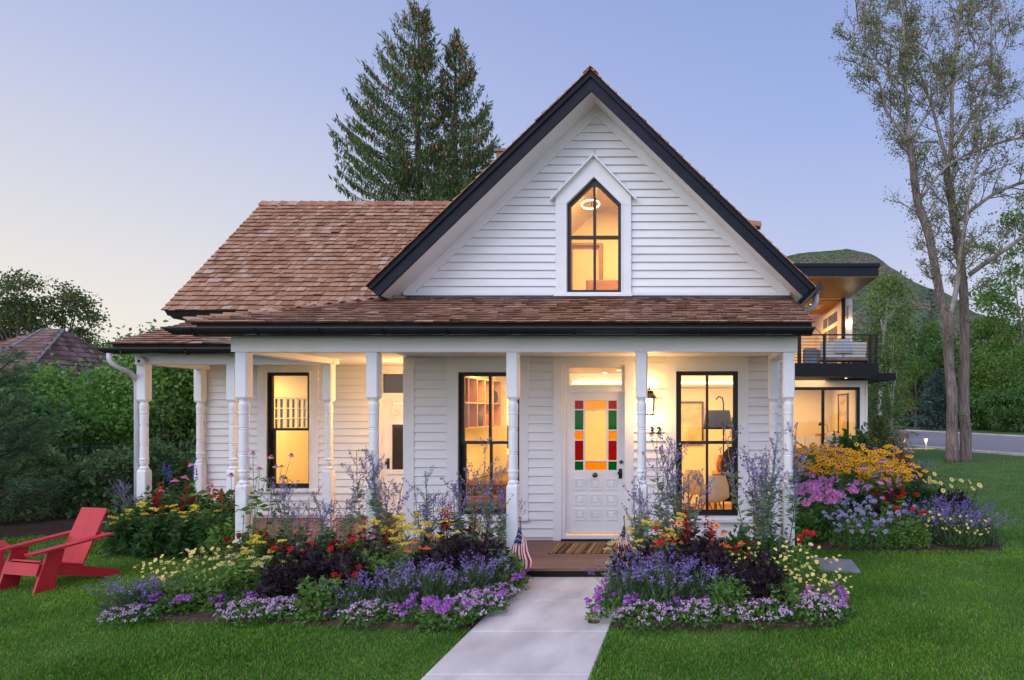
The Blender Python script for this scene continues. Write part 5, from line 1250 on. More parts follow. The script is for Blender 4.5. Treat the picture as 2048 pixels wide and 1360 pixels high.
a0 = A0 + nn_ * .62 - np.array([-11.9, 13.4]); b0_ = B0 + nn_ * .62 - np.array([-11.9, 13.4])
for k in range(7): p = a0 + (b0_ - a0) * k / 6; q = MB(); q.tube([(p[0], p[1], 0), (p[0], p[1], 1.36)], .022, 6); q.build('post', MAT['gutter'], fe, local=True)
q = MB()
for z in (.4, .7, 1.0, 1.18, 1.3): q.tube([(*a0, z), (*((a0 + b0_) / 2), z - .02), (*b0_, z)], .006, 4)
for k in range(90): p = a0 + (b0_ - a0) * (k + .5) / 90; q.tube([(p[0], p[1], .3), (p[0], p[1], 1.3)], .003, 3, cap=False)
q.build('mesh', mat('green_wire', (.02, .10, .075), rough=.5), fe, local=True)
broadleaf('lilac_shrub', -14.4, 15.6, 2.85, 3.2, .5, MAT['lf_lilac'], 'tall leafy shrub below the neighbour roof, farthest left of the lilacs', 'shrub', 'lilac shrubs along the left boundary', 1, 70, 15000, .105, .04, 'stembark', 14, .55)
broadleaf('lilac_shrub', -12.4, 16.2, 3.75, 2.7, 1.2, MAT['lf_lilac'], 'tall shrub with many bare pale stems just left of the outer porch post', 'shrub', 'lilac shrubs along the left boundary', 2, 60, 14000, .105, .045, 'stembark', 20, .5)
broadleaf('lilac_shrub', -10.9, 16.4, 3.7, 2.8, 1.1, MAT['lf_green'], 'shrub seen between the two outermost porch posts', 'shrub', 'lilac shrubs along the left boundary', 3, 60, 14000, .105, .045, 'stembark', 12, .5)
broadleaf('lilac_shrub', -12.0, 19.5, 4.3, 3.2, .6, MAT['lf_dark'], 'dark shrub standing behind the pale-stemmed one', 'shrub', 'lilac shrubs along the left boundary', 4, 60, 12000, .13, .05, 'stembark', 9, .6)
broadleaf('lilac_shrub', -17.4, 19.0, 2.8, 4.6, .2, MAT['lf_dark'], 'dark wide shrub in front of the neighbour house wall', 'shrub', 'lilac shrubs along the left boundary', 5, 70, 12000, .13, .05, 'stembark', 9, .6)
broadleaf('lilac_shrub', -9.9, 21.0, 3.4, 3.8, .1, MAT['lf_dark'], 'dark shrub deep behind the left porch', 'shrub', 'lilac shrubs along the left boundary', 6, 50, 5500, .2, .05, 'stembark', 9, .6)
broadleaf('lilac_shrub', -13.6, 13.9, 2.3, 2.2, .2, MAT['lf_dark'], 'low dark shrub between the hedge and the pine', 'shrub', 'lilac shrubs along the left boundary', 16, 40, 5000, .14, .03, 'stembark', 9, .4)
def pine(x, y, h, r, label, seed):
    rng = np.random.default_rng(seed); t = empty('pine_tree', (x, y, 0), label, 'tree'); q = MB(); q.tube([(0, 0, 0), (.05, 0, h)], [.07, .02], 7); C, A, S = [], [], []
    for k in range(64):
        z = h * rng.uniform(.12, .97); a = rng.uniform(0, 6.28); L = r * (1.05 - .75 * z / h) * rng.uniform(.7, 1.1); d = np.array([math.cos(a), math.sin(a), .25])
        pts = bez([(0, 0, z), d * L * .5 + [0, 0, z - .03], d * L + [0, 0, z + .12]], 7); q.tube(pts, np.linspace(.02, .006, 7), 5, cap=False)
        for s in range(15):
            b = pts[rng.integers(2, 7)] + rng.normal(size=3) * .09; n = 26; ax_ = nrm(d + rng.normal(size=3) * .5)
            C.append(np.tile(b, (n, 1)) + rng.normal(size=(n, 3)) * .012 + ax_ * rng.uniform(0, .13, n)[:, None]); A.append(ax_ * .9 + rng.normal(size=(n, 3)) * .5); S.append(rng.uniform(.07, .12, n))
    q.build('trunk', MAT['spbark'], t, True, True); q = MB(); q.leaves(np.concatenate(C), np.concatenate(A), np.concatenate(S), .055, rng); q.build('crown', MAT['nd_pine'], t, local=True)
pine(-11.15, 10.6, 2.85, 1.25, 'dark young pine cut by the left edge, before the hedge', 4)
broadleaf('maple_tree', PX(36, 62), 62, PZ(546, 62), 7.5, 3.0, MAT['lf_olive'], 'broad tree behind the neighbour roof at the left edge', seed=21, group='trees beyond the neighbour house', ncl=60, nlf=9000, ls=.30, tr=.3, clr=.85)
broadleaf('maple_tree', PX(125, 66), 66, PZ(556, 66), 6.6, 3.0, MAT['lf_olive'], 'looser tree behind the neighbour roof, nearer the cottage', seed=22, group='trees beyond the neighbour house', ncl=48, nlf=6500, ls=.30, tr=.3, clr=.75)
broadleaf('maple_tree', PX(205, 60), 60, PZ(672, 60), 4.5, 1.0, MAT['lf_dark'], 'low dark tree between the neighbour house and the cottage', seed=23, group='trees beyond the neighbour house', ncl=40, nlf=4500, ls=.3, tr=.2, clr=.7)
for i, (px, py) in enumerate(((150, 640), (50, 650), (-40, 560), (250, 700))): broadleaf('maple_tree', PX(px, 74), 74 + i, PZ(py + 16, 74), 8, .5, MAT['lf_dark'], ('dark tree low behind the neighbour ridge', 'dark tree behind the left slope of the neighbour roof', 'tree at the extreme left edge of the picture', 'dark tree mass right behind the porch gutter end')[i], seed=24 + i, group='trees beyond the neighbour house', ncl=44, nlf=4000, ls=.45, tr=.25, clr=1.0)
# ---- right side
def bl(px, Y, pyt, wpx, basez, m, label, seed, name='broadleaf_tree', **k):
    return broadleaf(name, PX(px, Y), Y, PZ(pyt, Y), wpx * Y / 1370, basez, MAT[m], label, seed=seed, **k)
GR = 'trees beyond the road'
asp = bl(1760, 37, 516, 105, 4.2, 'lf_birch', 'leaning white-barked aspen beside the modern house', 51, 'aspen_tree', bark='aspbark', tr=.16, ncl=34, nlf=3000, ls=.20, clr=.6, lean=.75, limbs=6)
bl(1782, 33, 668, 70, .8, 'lf_birch', 'slender young birch before the dark trees, right of the modern house', 52, 'birch_tree', bark='aspbark', tr=.06, ncl=46, nlf=2600, ls=.15, clr=.42)
bl(1832, 73, 716, 88, 1.6, 'lf_green', 'small round green tree on the verge past the birch', 53, group=GR, ncl=50, nlf=6000, ls=.2, tr=.2, clr=.8)
conifer('blue_spruce', PX(1878, 70), 70, PZ(740, 70), 3.0, MAT['nd_blue'], 'blue spruce across the road, left of the twin trunks', 54, 30, 10, 14, .75, group='spruces across the road')
conifer('blue_spruce', PX(1862, 84), 84, PZ(582, 84), 3.2, MAT['nd_blue'], 'taller spruce behind the blue one, tip beside the cottonwood trunk', 55, 30, 10, 12, .75, group='spruces across the road')
conifer('blue_spruce', PX(1757, 52), 52, PZ(640, 52), 2.6, MAT['nd_pine'], 'dark spruce behind the aspen stem', 56, 26, 10, 12, .6, group='spruces across the road')
rowr = [(1800, 76, 648, 120, 'lf_dark', 'dark green tree in the far row above the birch'), (1835, 84, 632, 110, 'lf_green', 'tree in the far row, left of the tall spruce'), (1905, 80, 668, 110, 'lf_dark', 'far tree seen between the spruce and the twin trunks'),
        (1960, 78, 640, 120, 'lf_green', 'tree behind the right trunk of the cottonwood'), (1745, 80, 655, 90, 'lf_dark', 'far dark tree beside the balcony railing'), (2010, 74, 560, 150, 'lf_bright', 'tall light green tree near the right edge'), (2052, 68, 400, 165, 'lf_green', 'tallest leafy tree, cut by the right edge'),
        (1975, 70, 700, 100, 'lf_bright', 'mid-height light green tree right of the twin trunks'), (2040, 64, 690, 120, 'lf_green', 'lower green tree at the right edge')]
for i, (px, Y, py, w_, m, lb_) in enumerate(rowr): bl(px, Y, py, w_, .8, m, lb_, 60 + i, group=GR, ncl=64, nlf=7500, ls=.34 if Y > 66 else .27, tr=.22, clr=.95, limbs=10)
for i, (px, Y, py, w_, lb_) in enumerate(((1958, 68, 778, 70, 'dark clipped shrub right of the cottonwood trunks'), (2010, 63, 770, 90, 'dark roadside shrub between two others at the right'), (2062, 60, 765, 90, 'dark roadside shrub cut by the right edge'), (1812, 80, 806, 70, 'dark shrub under the small verge tree'), (1765, 58, 790, 80, 'dark shrub behind the juniper bush'), (1912, 74, 800, 60, 'dark shrub just behind the twin trunks'))):
    bl(px, Y, py, w_, .0, 'lf_dark', lb_, 80 + i, 'roadside_shrub', cat='shrub', group='dark shrubs along the road', ncl=50, nlf=5000, ls=.24, tr=.04, clr=.55, stems=8, bark='twig')
rt = MB(); rng = np.random.default_rng(3)
conifer('juniper_bush', PX(1757, 23.6), 23.6, PZ(836, 23.6), .82, MAT['lf_olive'], 'rounded olive juniper bush at the corner of the modern house', 90, 22, 14, 30, .17, base=.05, cat='shrub', tilt=.35)
broadleaf('red_twig_shrub', PX(1792, 27), 27, 1.25, .9, .2, MAT['twig'], 'bare reddish twiggy shrub between the juniper and the road', 'shrub', None, 91, 30, 700, .10, .02, 'twig', 26, .25)
# ------------------------------------------------------------------ flower beds
def bed(name, pts, h):
    q = MB(); n = len(pts); c = np.mean(pts, 0)
    V = [(x, y, .004) for x, y in pts] + [(c[0] + (x - c[0]) * .93, c[1] + (y - c[1]) * .93, h) for x, y in pts]
    q.add(V, [[i, (i + 1) % n, n + (i + 1) % n, n + i] for i in range(n)]); q.add([V[n + i] for i in range(n)], [list(range(n))]); o = q.build(name, MAT['soil']); return tag(o, kind='structure')
bed('flower_bed', [(-5.75, 6.62), (-5.0, 6.42), (-3.9, 6.32), (-2.6, 6.2), (-2.04, 6.2), (-2.04, 8.12), (-5.6, 8.12), (-6.0, 7.4)], .05)
bed('flower_bed', [(-.78, 6.22), (.1, 6.18), (1.0, 6.2), (1.45, 6.4), (1.5, 7.2), (1.2, 8.12), (-.78, 8.12)], .05)
bed('flower_bed', [(-8.25, 9.45), (-5.9, 9.0), (-5.75, 10.28), (-8.6, 10.28)], .04)
bed('flower_bed', [(1.42, 9.72), (2.6, 9.55), (4.35, 9.62), (4.7, 10.4), (4.6, 12.5), (5.2, 15.5), (6.4, 18.8), (6.0, 21), (1.5, 18.5), (1.42, 14)], .05)
bed('flower_bed', [(-13.9, 9.8), (-12.6, 9.5), (-9.2, 11.5), (-9.0, 15.6), (-9.9, 16.4), (-14.2, 11.3)], .03)
LM = {k: leafmat('leaf_' + k, c, **kw) for k, c, kw in (
    ('green', (.115, .25, .05), {}), ('mid', (.155, .29, .06), {}), ('silver', (.22, .30, .18), dict(var=.3)), ('lav', (.12, .20, .085), {}), ('dark', (.042, .026, .036), dict(var=.55)), ('lime', (.15, .20, .04), {}), ('deep', (.055, .14, .036), {}), ('maroon', (.09, .026, .028), {}))}
def petal(n, c, var=.25): return mat('petal_' + n, (.85, .85, .85), (1, 1, 1), .6, 2, island=[(0, tuple(x * (1 - var) for x in c)), (1, tuple(min(1, x * (1 + var)) for x in c))], trans=.25, spec=.2)
PM = {k: petal(k, c, v) for k, c, v in (('sage', (.32, .245, .50), .35), ('lavender', (.285, .195, .49), .4), ('alyssum', (.68, .47, .68), .35), ('pink', (.72, .30, .52), .2), ('phlox', (.76, .30, .60), .2), ('yellow', (.88, .72, .08), .15), ('paleyellow', (.82, .70, .22), .12),
    ('orange', (.90, .40, .012), .15), ('red', (.56, .014, .016), .3), ('crimson', (.34, .008, .022), .35), ('coral', (.80, .16, .05), .2), ('scab', (.54, .45, .70), .25), ('violet', (.44, .15, .52), .3), ('blue', (.12, .13, .52), .3), ('lime', (.70, .68, .40), .2), ('cream', (.80, .70, .32), .15), ('peach', (.85, .33, .14), .2))}
PM['eye'] = mat('flower_eye', (.05, .022, .012), (.08, .035, .018), .8, 40); PM['cone'] = mat('cone_eye', (.22, .07, .02), (.34, .12, .03), .7, 40); PM['yeye'] = mat('yellow_eye', (.75, .5, .05), rough=.7)
# ---- flower heads, built at the origin facing +z
HEAD = {}
def daisy(key, m, eye, n, r0, r1, w, droop, dome, dh, layers=1, seed=0):
    q = MB(); rng = np.random.default_rng(seed)
    for L_ in range(layers):
        a = (np.arange(n) + rng.uniform(0, 1) + rng.normal(size=n) * .12) / n * 2 * math.pi; k = 1 - .25 * L_
        d = np.stack([np.cos(a), np.sin(a), np.full(n, -droop + .35 * L_) + rng.normal(size=n) * .12], -1); b = np.stack([np.cos(a) * r0, np.sin(a) * r0, np.full(n, dh * .25 + .003 * L_)], -1)
        A = nrm(d); side = np.stack([-np.sin(a), np.cos(a), a * 0], -1); l = (r1 - r0) * k * rng.uniform(.85, 1.1, n)[:, None]
        V = np.stack([b - side * w * .25, b + side * w * .25, b + A * l * .6 + side * w * .5, b + A * l - [0, 0, .15 * droop * r1] + side * w * .18, b + A * l - [0, 0, .15 * droop * r1] - side * w * .18, b + A * l * .6 - side * w * .5], 1).reshape(-1, 3)
        q.add(V, np.arange(6 * n).reshape(n, 6), 0)
    if dome: q.lathe([(dome, 0), (dome * .95, dh * .5), (dome * .6, dh * .9), (.001, dh)], 0, 0, 9, 1)
    HEAD[key] = q.mesh('flower_head', [m, eye])
def puff(key, m, n, r, s, flat=1., seed=0, w=.42, up=.5):
    rng = np.random.default_rng(seed); u = unit(rng, n); u[:, 2] = np.abs(u[:, 2]) if flat < 1 else u[:, 2]
    c = u * r * rng.uniform(.6, 1, n)[:, None] * [1, 1, flat]; q = MB(); q.leaves(c, unit(rng, n) * 1.0 + [0, 0, .0] + u * up, s * rng.uniform(.7, 1.2, n), w, rng); HEAD[key] = q.mesh('flower_head', m)
def spikeh(key, m, L, r, n, s, seed=0, w=.4):
    rng = np.random.default_rng(seed); z = rng.uniform(0, L, n); a = rng.uniform(0, 6.28, n); k = r * (1.1 - .75 * z / L)
    d = np.stack([np.cos(a), np.sin(a), np.full(n, .1) + rng.normal(size=n) * .35], -1); q = MB(); q.leaves(np.stack([np.cos(a) * k * .3, np.sin(a) * k * .3, z], -1), d, s * rng.uniform(.7, 1.2, n) * (1.1 - .5 * z / L), w, rng); HEAD[key] = q.mesh('flower_spike', m)
daisy('cone', PM['pink'], PM['cone'], 14, .012, .052, .016, .85, .020, .024, seed=1); daisy('cone2', PM['pink'], PM['cone'], 13, .012, .050, .016, .45, .020, .022, seed=2)
daisy('rud', PM['orange'], PM['eye'], 12, .008, .036, .015, .05, .0105, .012, seed=3); daisy('rud2', PM['orange'], PM['eye'], 12, .008, .036, .015, .3, .0105, .012, seed=4)
daisy('orcone', PM['coral'], PM['cone'], 13, .012, .046, .016, .3, .019, .022, seed=5); daisy('crcone', PM['cream'], PM['yeye'], 14, .012, .048, .014, .55, .017, .022, seed=6)
daisy('reddahlia', PM['red'], PM['eye'], 10, .006, .046, .026, -.15, .012, .010, 2, seed=7); daisy('coraldahlia', PM['peach'], PM['crimson'] if 0 else PM['eye'], 9, .006, .055, .028, -.1, .012, .010, 1, seed=8)
daisy('yeldahlia', PM['paleyellow'], PM['eye'], 9, .006, .050, .028, -.05, .012, .010, 1, seed=9); daisy('zinnia', PM['coral'], PM['eye'], 12, .004, .04, .018, -.2, .01, .012, 2, seed=10)
daisy('corf', PM['paleyellow'], PM['yeye'], 7, .003, .021, .013, -.1, .005, .005, seed=31); puff('yarrow', PM['yellow'], 70, .048, .017, .28, 11); puff('yarrow_lime', PM['cream'], 70, .045, .016, .28, 12); puff('phlox', PM['phlox'], 80, .058, .026, .75, 13); puff('scab', PM['scab'], 34, .020, .018, .7, 14); puff('redpom', PM['red'], 60, .036, .024, .8, 15); puff('crimpom', PM['crimson'], 50, .028, .02, .8, 16)
puff('violet', PM['violet'], 16, .022, .028, .35, 17, .5); puff('pinkpom', PM['pink'], 30, .02, .02, .8, 18); puff('bluepom', PM['blue'], 50, .034, .022, 1, 19)
spikeh('lobelia', PM['red'], .17, .026, 42, .030, 20, .34); spikeh('lobelia2', PM['crimson'], .16, .026, 44, .028, 21, .34); spikeh('delph', PM['blue'], .22, .028, 70, .026, 22, .45); spikeh('coralspike', PM['pink'], .16, .026, 60, .026, 23, .45)
# ---- plants: one template per kind and variant = list of (part name, mesh, location, rotation, scale)
class PL:
    def __init__(s, seed): s.q = MB(); s.b = MB(); s.heads = []; s.rng = np.random.default_rng(seed)
    def stem(s, L, lean, r=.004, base=.08, az=None, n=6, bend=.3, mi=1):
        g = s.rng; a = g.uniform(0, 6.28) if az is None else az; b = base * math.sqrt(g.random()); la = lean * g.uniform(.3, 1)
        p0 = np.array([math.cos(a) * b, math.sin(a) * b, 0]); d = np.array([math.cos(a) * math.sin(la), math.sin(a) * math.sin(la), math.cos(la)])
        pts = bez([p0, p0 + d * L * .5 + [0, 0, -.02 * L] + g.normal(size=3) * .02 * L, p0 + d * L * (1 - bend * .1) + np.array([d[0], d[1], 0]) * L * .12 * bend], n)
        s.q.tube(pts, np.linspace(r, r * .45, n), 4, mi, cap=False); return pts
    def at(s, pts, u):
        u = np.asarray(u) * (len(pts) - 1); i = np.minimum(u.astype(int), len(pts) - 2); f = (u - i)[:, None]; return pts[i] * (1 - f) + pts[i + 1] * f
    def stem_leaves(s, pts, n, size, w=.2, lo=.1, hi=.9, droop=-.2, mi=0):
        g = s.rng; p = s.at(pts, g.uniform(lo, hi, n)); a = g.uniform(0, 6.28, n); s.q.leaves(p, np.stack([np.cos(a), np.sin(a), np.full(n, -droop) + g.normal(size=n) * .3], -1), size * g.uniform(.6, 1.2, n), w, g, mi, curl=.05)
    def mound(s, n, rx, h, size, w=.28, lo=.02, mi=0, up=.3, hollow=.5):
        g = s.rng; u = unit(g, n); u[:, 2] = np.abs(u[:, 2]); k = g.uniform(hollow, 1, n)[:, None] ** .6 * (1 + .12 * np.sin(u[:, :1] * 7) + .12 * np.cos(u[:, 1:2] * 9))
        c = u * k * [rx, rx, h - lo] + [0, 0, lo]; s.q.leaves(c, unit(g, n) * .8 + u * .5 + [0, 0, up], size * g.uniform(.6, 1.25, n), w, g, mi, curl=.06)
    def head(s, key, p, d=None, sc=1., name='flower_head'):
        d = Vector(d if d is not None else (0, 0, 1)); e = d.normalized().to_track_quat('Z', 'Y').to_euler(); s.heads.append((name, HEAD[key], tuple(p), tuple(e), sc * s.rng.uniform(.85, 1.15)))
    def out(s, leaf, bl=None, bname='flowers', stemm=None):
        L = [('foliage', s.q.mesh('foliage', [leaf, stemm or leaf]), (0, 0, 0), (0, 0, 0), 1)]
        if s.b.v: L.append((bname, s.b.mesh(bname, bl), (0, 0, 0), (0, 0, 0), 1))
        return L + s.heads
def k_sage(v):
    p = PL(100 + v); g = p.rng; H = 1.0; ex = []
    for k in range(7):
        pts = p.stem(H * g.uniform(.66, 1.08), .20, .0045, .08, n=8, bend=.5); p.stem_leaves(pts, 84, .062, .17, .03, .68, -.3); b_ = MB()
        for j in range(7):
            u = g.uniform(.5, .95); b = p.at(pts, [u])[0]; a = g.uniform(0, 6.28); L = .24 * (1.15 - u) + .08; e = b + np.array([math.cos(a) * L * .6, math.sin(a) * L * .6, L * .85]); p.q.tube([b, (b + e) / 2 + [0, 0, -.01], e], [.002, .0015, .001], 3, 1, cap=False)
            n = 17; c = b + (e - b) * g.uniform(.15, 1, n)[:, None] + g.normal(size=(n, 3)) * .005; b_.leaves(c, unit(g, n), .0155 * g.uniform(.7, 1.3, n), .4, g)
        n = 22; c = p.at(pts, g.uniform(.62, 1, n)) + g.normal(size=(n, 3)) * .006; b_.leaves(c, unit(g, n), .016, .4, g)
        ex.append(('blossoms', b_.mesh('blossoms', PM['sage']), (0, 0, 0), (0, 0, 0), 1))
    return p.out(LM['silver']) + ex
for q_ in range(3): spikeh('lavspike%d' % q_, PM['lavender'], .085, .013, 13, .022, 50 + q_, .42)
def k_lavender(v):
    p = PL(200 + v); g = p.rng
    p.mound(1000, .25, .30, .085, .10, up=.9, hollow=.2)
    for k in range(40):
        pts = p.stem(.46 * g.uniform(.75, 1.1), .75, .0022, .10, n=5, bend=.2); p.head('lavspike%d' % g.integers(3), pts[-1] - nrm(pts[-1] - pts[-2]) * .06, nrm(pts[-1] - pts[-2]), 1, 'flower_spike')
    return p.out(LM['lav'])
def k_alyssum(v, m='alyssum'):
    p = PL(300 + v); g = p.rng; p.mound(700, .26, .13, .04, .3, hollow=.6)
    N_ = 62
    for k in range(N_):
        a = g.uniform(0, 6.28); r = math.sqrt(g.random()); x, y = math.cos(a) * r * .29, math.sin(a) * r * .29; z = .155 * math.sqrt(max(0, 1 - r * r * .9)) + .02 + g.normal() * .008
        n = 12; u = unit(g, n); u[:, 2] = np.abs(u[:, 2]); c = np.array([x, y, z]) + u * [.017, .017, .012]; p.b.leaves(c, unit(g, n) * .7 + u * .4, .017 * g.uniform(.7, 1.2, n), .5, g)
    return p.out(LM['green'], PM[m], 'blossoms')
def k_dark(v, heads=0, key='reddahlia'):
    p = PL(400 + v); g = p.rng; 
    for k in range(26): pts = p.stem(.42 * g.uniform(.7, 1.05), .7, .006, .10, n=5); p.stem_leaves(pts, 20, .08, .24, .15, 1, -.1)
    p.mound(620, .31, .43, .082, .24, hollow=.65)
    for k in range(heads): pts = p.stem(.62 * g.uniform(.9, 1.15), .5, .004, .1, n=6); p.head(key, pts[-1], nrm(g.normal(size=3) * .3 + [0, -.75, .45]), .8)
    return p.out(LM['dark'])
def k_yarrow(v, key='yarrow', nst=9, H=.62):
    p = PL(500 + v); g = p.rng; p.mound(380, .20, .24, .09, .12, up=.5)
    for k in range(nst):
        pts = p.stem(H * g.uniform(.75, 1.1), .42, .0035, .08); p.stem_leaves(pts, 12, .07, .12, .1, .85, -.4); p.head(key, pts[-1], nrm(g.normal(size=3) * .15 + [0, 0, 1]), 1.05)
    return p.out(LM['mid'])
def k_cone(v, key=('cone', 'cone2'), H=1.0, nst=7, leaf='green'):
    p = PL(600 + v); g = p.rng; p.mound(140, .16, .3 * H, .13, .22)
    for k in range(nst):
        pts = p.stem(H * g.uniform(.72, 1.08), .28, .005, .09, n=8); p.stem_leaves(pts, 16, .12, .2, .08, .85, .1); p.head(key[g.integers(len(key))], pts[-1], nrm(g.normal(size=3) * .22 + [0, -.12, 1]))
    return p.out(LM[leaf])
def k_rud(v):
    p = PL(700 + v); g = p.rng; p.mound(360, .26, .42, .12, .24)
    for k in range(36):
        pts = p.stem(.66 * g.uniform(.72, 1.08), .48, .003, .14); p.stem_leaves(pts, 5, .08, .22, .2, .8); p.head(('rud', 'rud2')[g.integers(2)], pts[-1], nrm(g.normal(size=3) * .35 + [0, -.55, .8]), 1.12)
    return p.out(LM['mid'])
def k_phlox(v, key='phlox', n=10):
    p = PL(800 + v); g = p.rng; p.mound(200, .24, .35, .11, .2)
    for k in range(n):
        pts = p.stem(.72 * g.uniform(.75, 1.05), .42, .0045, .12); p.stem_leaves(pts, 22, .11, .17, .08, .92, .0); p.head(key, pts[-1], nrm(g.normal(size=3) * .2 + [0, -.2, 1]), 1.15)
    return p.out(LM['green'])
def k_coreopsis(v, m='paleyellow'):
    p = PL(900 + v); g = p.rng; p.mound(700, .24, .32, .055, .07, up=.6, hollow=.2)
    for k in range(44): pts = p.stem(.42 * g.uniform(.6, 1.12), .75, .0018, .12, n=5); p.head('corf', pts[-1], nrm(g.normal(size=3) * .4 + [0, -.4, 1]))
    return p.out(LM['mid'])
def k_lobelia(v, key=('lobelia', 'lobelia2'), H=.62, n=6):
    p = PL(1000 + v); g = p.rng
    for k in range(n): pts = p.stem(H * g.uniform(.7, 1), .22, .005, .07); p.stem_leaves(pts, 24, .10, .17, .05, .9, -.1); p.head(key[g.integers(len(key))], pts[-1] - [0, 0, .04], nrm(pts[-1] - pts[-2]), 1.0, 'flower_spike')
    return p.out(LM['maroon'])
def k_scab(v):
    p = PL(1100 + v); g = p.rng; p.mound(520, .28, .30, .07, .14, up=.5)
    for k in range(26): pts = p.stem(.48 * g.uniform(.45, 1.1), .75, .002, .14); p.head('scab', pts[-1], nrm(g.normal(size=3) * .3 + [0, -.3, 1]), 1.15)
    return p.out(LM['green'])
def k_filler(v, leaf='mid', H=.4, n=700, s=.075):
    p = PL(1200 + v); g = p.rng; p.mound(n, .27, H, s, .28, hollow=.3)
    for k in range(12): pts = p.stem(H * 1.2 * g.uniform(.8, 1.1), .5, .003, .1); p.stem_leaves(pts, 18, s, .22, .3, 1)
    return p.out(LM[leaf])
def k_petunia(v, key='violet', n=11):
    p = PL(1300 + v); g = p.rng; p.mound(330, .24, .15, .055, .3)
    for k in range(n): a = g.uniform(0, 6.28); r = .25 * math.sqrt(g.random()); p.head(key, (math.cos(a) * r, math.sin(a) * r, .13 + .10 * g.random()), nrm(g.normal(size=3) * .3 + [0, -.5, .8]), 1.25)
    return p.out(LM['green'])
def k_zinnia(v, key, H=.5, n=4, leaf='mid'):
    p = PL(1400 + v); g = p.rng; p.mound(260, .18, H * .6, .085, .28)
    for k in range(n): pts = p.stem(H * g.uniform(.75, 1.12), .4, .0038, .09); p.stem_leaves(pts, 12, .07, .26, .1, .9, 0); p.head(key, pts[-1], nrm(g.normal(size=3) * .3 + [0, -.6, .7]), .85)
    return p.out(LM[leaf])
def k_delph(v):
    p = PL(1500 + v); g = p.rng; p.mound(240, .2, .5, .12, .24)
    for k in range(2): pts = p.stem(.95 * g.uniform(.75, 1.05), .2, .005, .08); p.stem_leaves(pts, 14, .10, .25, .1, .8); p.head('delph', pts[-1] - [0, 0, .05], None, 1., 'flower_spike')
    return p.out(LM['green'])
KIND = {  # key: (builder, variants, object name, category, group)
 'sage': (k_sage, 4, 'russian_sage', 'sage plant', 'tall blue sages'), 'lav': (k_lavender, 3, 'lavender_plant', 'lavender', 'lavender clumps'), 'aly': (k_alyssum, 3, 'alyssum_plant', 'ground flower', 'low lilac cushions'),
 'dark': (lambda v: k_dark(v), 3, 'dark_leaved_dahlia', 'dahlia bush', 'dark purple leaved bushes'), 'darkr': (lambda v: k_dark(v + 10, 3), 2, 'dark_leaved_dahlia', 'dahlia bush', 'dark purple leaved bushes'), 'darky': (lambda v: k_dark(v + 20, 9, 'yeldahlia'), 2, 'dark_leaved_dahlia', 'dahlia bush', 'dark purple leaved bushes'), 'darkc': (lambda v: k_dark(v + 30, 3, 'coraldahlia'), 1, 'dark_leaved_dahlia', 'dahlia bush', 'dark purple leaved bushes'),
 'yar': (k_yarrow, 3, 'yarrow_plant', 'yarrow', 'yellow yarrows'), 'yarl': (lambda v: k_yarrow(v + 5, 'yarrow_lime', 10, .5), 2, 'yarrow_plant', 'yarrow', 'yellow yarrows'), 'cone': (k_cone, 3, 'coneflower_plant', 'coneflower', 'coneflowers'), 'conet': (lambda v: k_cone(v + 20, H=1.5, nst=5), 3, 'coneflower_plant', 'coneflower', 'coneflowers'), 'conel': (lambda v: k_cone(v + 5, H=.62, nst=6), 3, 'coneflower_plant', 'coneflower', 'coneflowers'),
 'orc': (lambda v: k_cone(v + 9, ('orcone',), .5, 7, 'mid'), 2, 'coneflower_plant', 'coneflower', 'coneflowers'), 'crc': (lambda v: k_cone(v + 12, ('crcone',), .58, 7, 'mid'), 1, 'coneflower_plant', 'coneflower', 'coneflowers'), 'rud': (k_rud, 3, 'black_eyed_susan', 'daisy plant', 'orange daisies'), 'phl': (k_phlox, 3, 'phlox_plant', 'phlox', 'pink phlox'),
 'cor': (k_coreopsis, 3, 'coreopsis_plant', 'coreopsis', 'pale yellow coreopsis'), 'lob': (k_lobelia, 2, 'cardinal_flower', 'cardinal flower', 'red flower spikes'), 'scab': (k_scab, 3, 'scabious_plant', 'scabious', 'lilac scabious'), 'fil': (lambda v: k_filler(v), 3, 'leafy_plant', 'leafy plant', 'leafy green plants'), 'fild': (lambda v: k_filler(v + 5, 'deep', .55, 800, .10), 3, 'leafy_plant', 'leafy plant', 'leafy green plants'),
 'pet': (k_petunia, 3, 'verbena_plant', 'verbena', 'violet verbenas'), 'zin': (lambda v: k_zinnia(v, 'reddahlia'), 3, 'red_dahlia', 'dahlia', 'red dahlias'), 'pom': (lambda v: k_zinnia(v + 4, 'redpom', .55, 6), 2, 'red_zinnia', 'zinnia', 'red pompom flowers'), 'crim': (lambda v: k_zinnia(v + 7, 'crimpom', .5, 9, 'maroon'), 2, 'bee_balm', 'bee balm', 'crimson pompom flowers'),
 'delph': (k_delph, 2, 'delphinium_plant', 'delphinium', 'blue delphiniums'), 'ppom': (lambda v: k_zinnia(v + 11, 'pinkpom', .6, 12, 'mid'), 2, 'pink_bee_balm', 'bee balm', 'pink pompom flowers'), 'bpom': (lambda v: k_zinnia(v + 14, 'bluepom', .8, 5, 'silver'), 1, 'blue_flower', 'blue flower', 'deep blue flowers'), 'csp': (lambda v: k_lobelia(v + 6, ('coralspike',), .5, 3), 1, 'pink_spire', 'snapdragon', 'pink flower spires')}
TPL = {}; prng = random.Random(12)
def plant(kind, x, y, s, label, sh=1.):
    fn, nv, name, cat, group = KIND[kind]; v = prng.randrange(nv)
    if (kind, v) not in TPL: TPL[kind, v] = fn(v)
    t = empty(name, (x, y, .03), label, cat, group, prng.uniform(-.5, .5)); t.scale = (s, s, s * sh)
    for nm, me, loc, rot, sc in TPL[kind, v]: child(nm, me, t, loc, rot, sc)
    return t
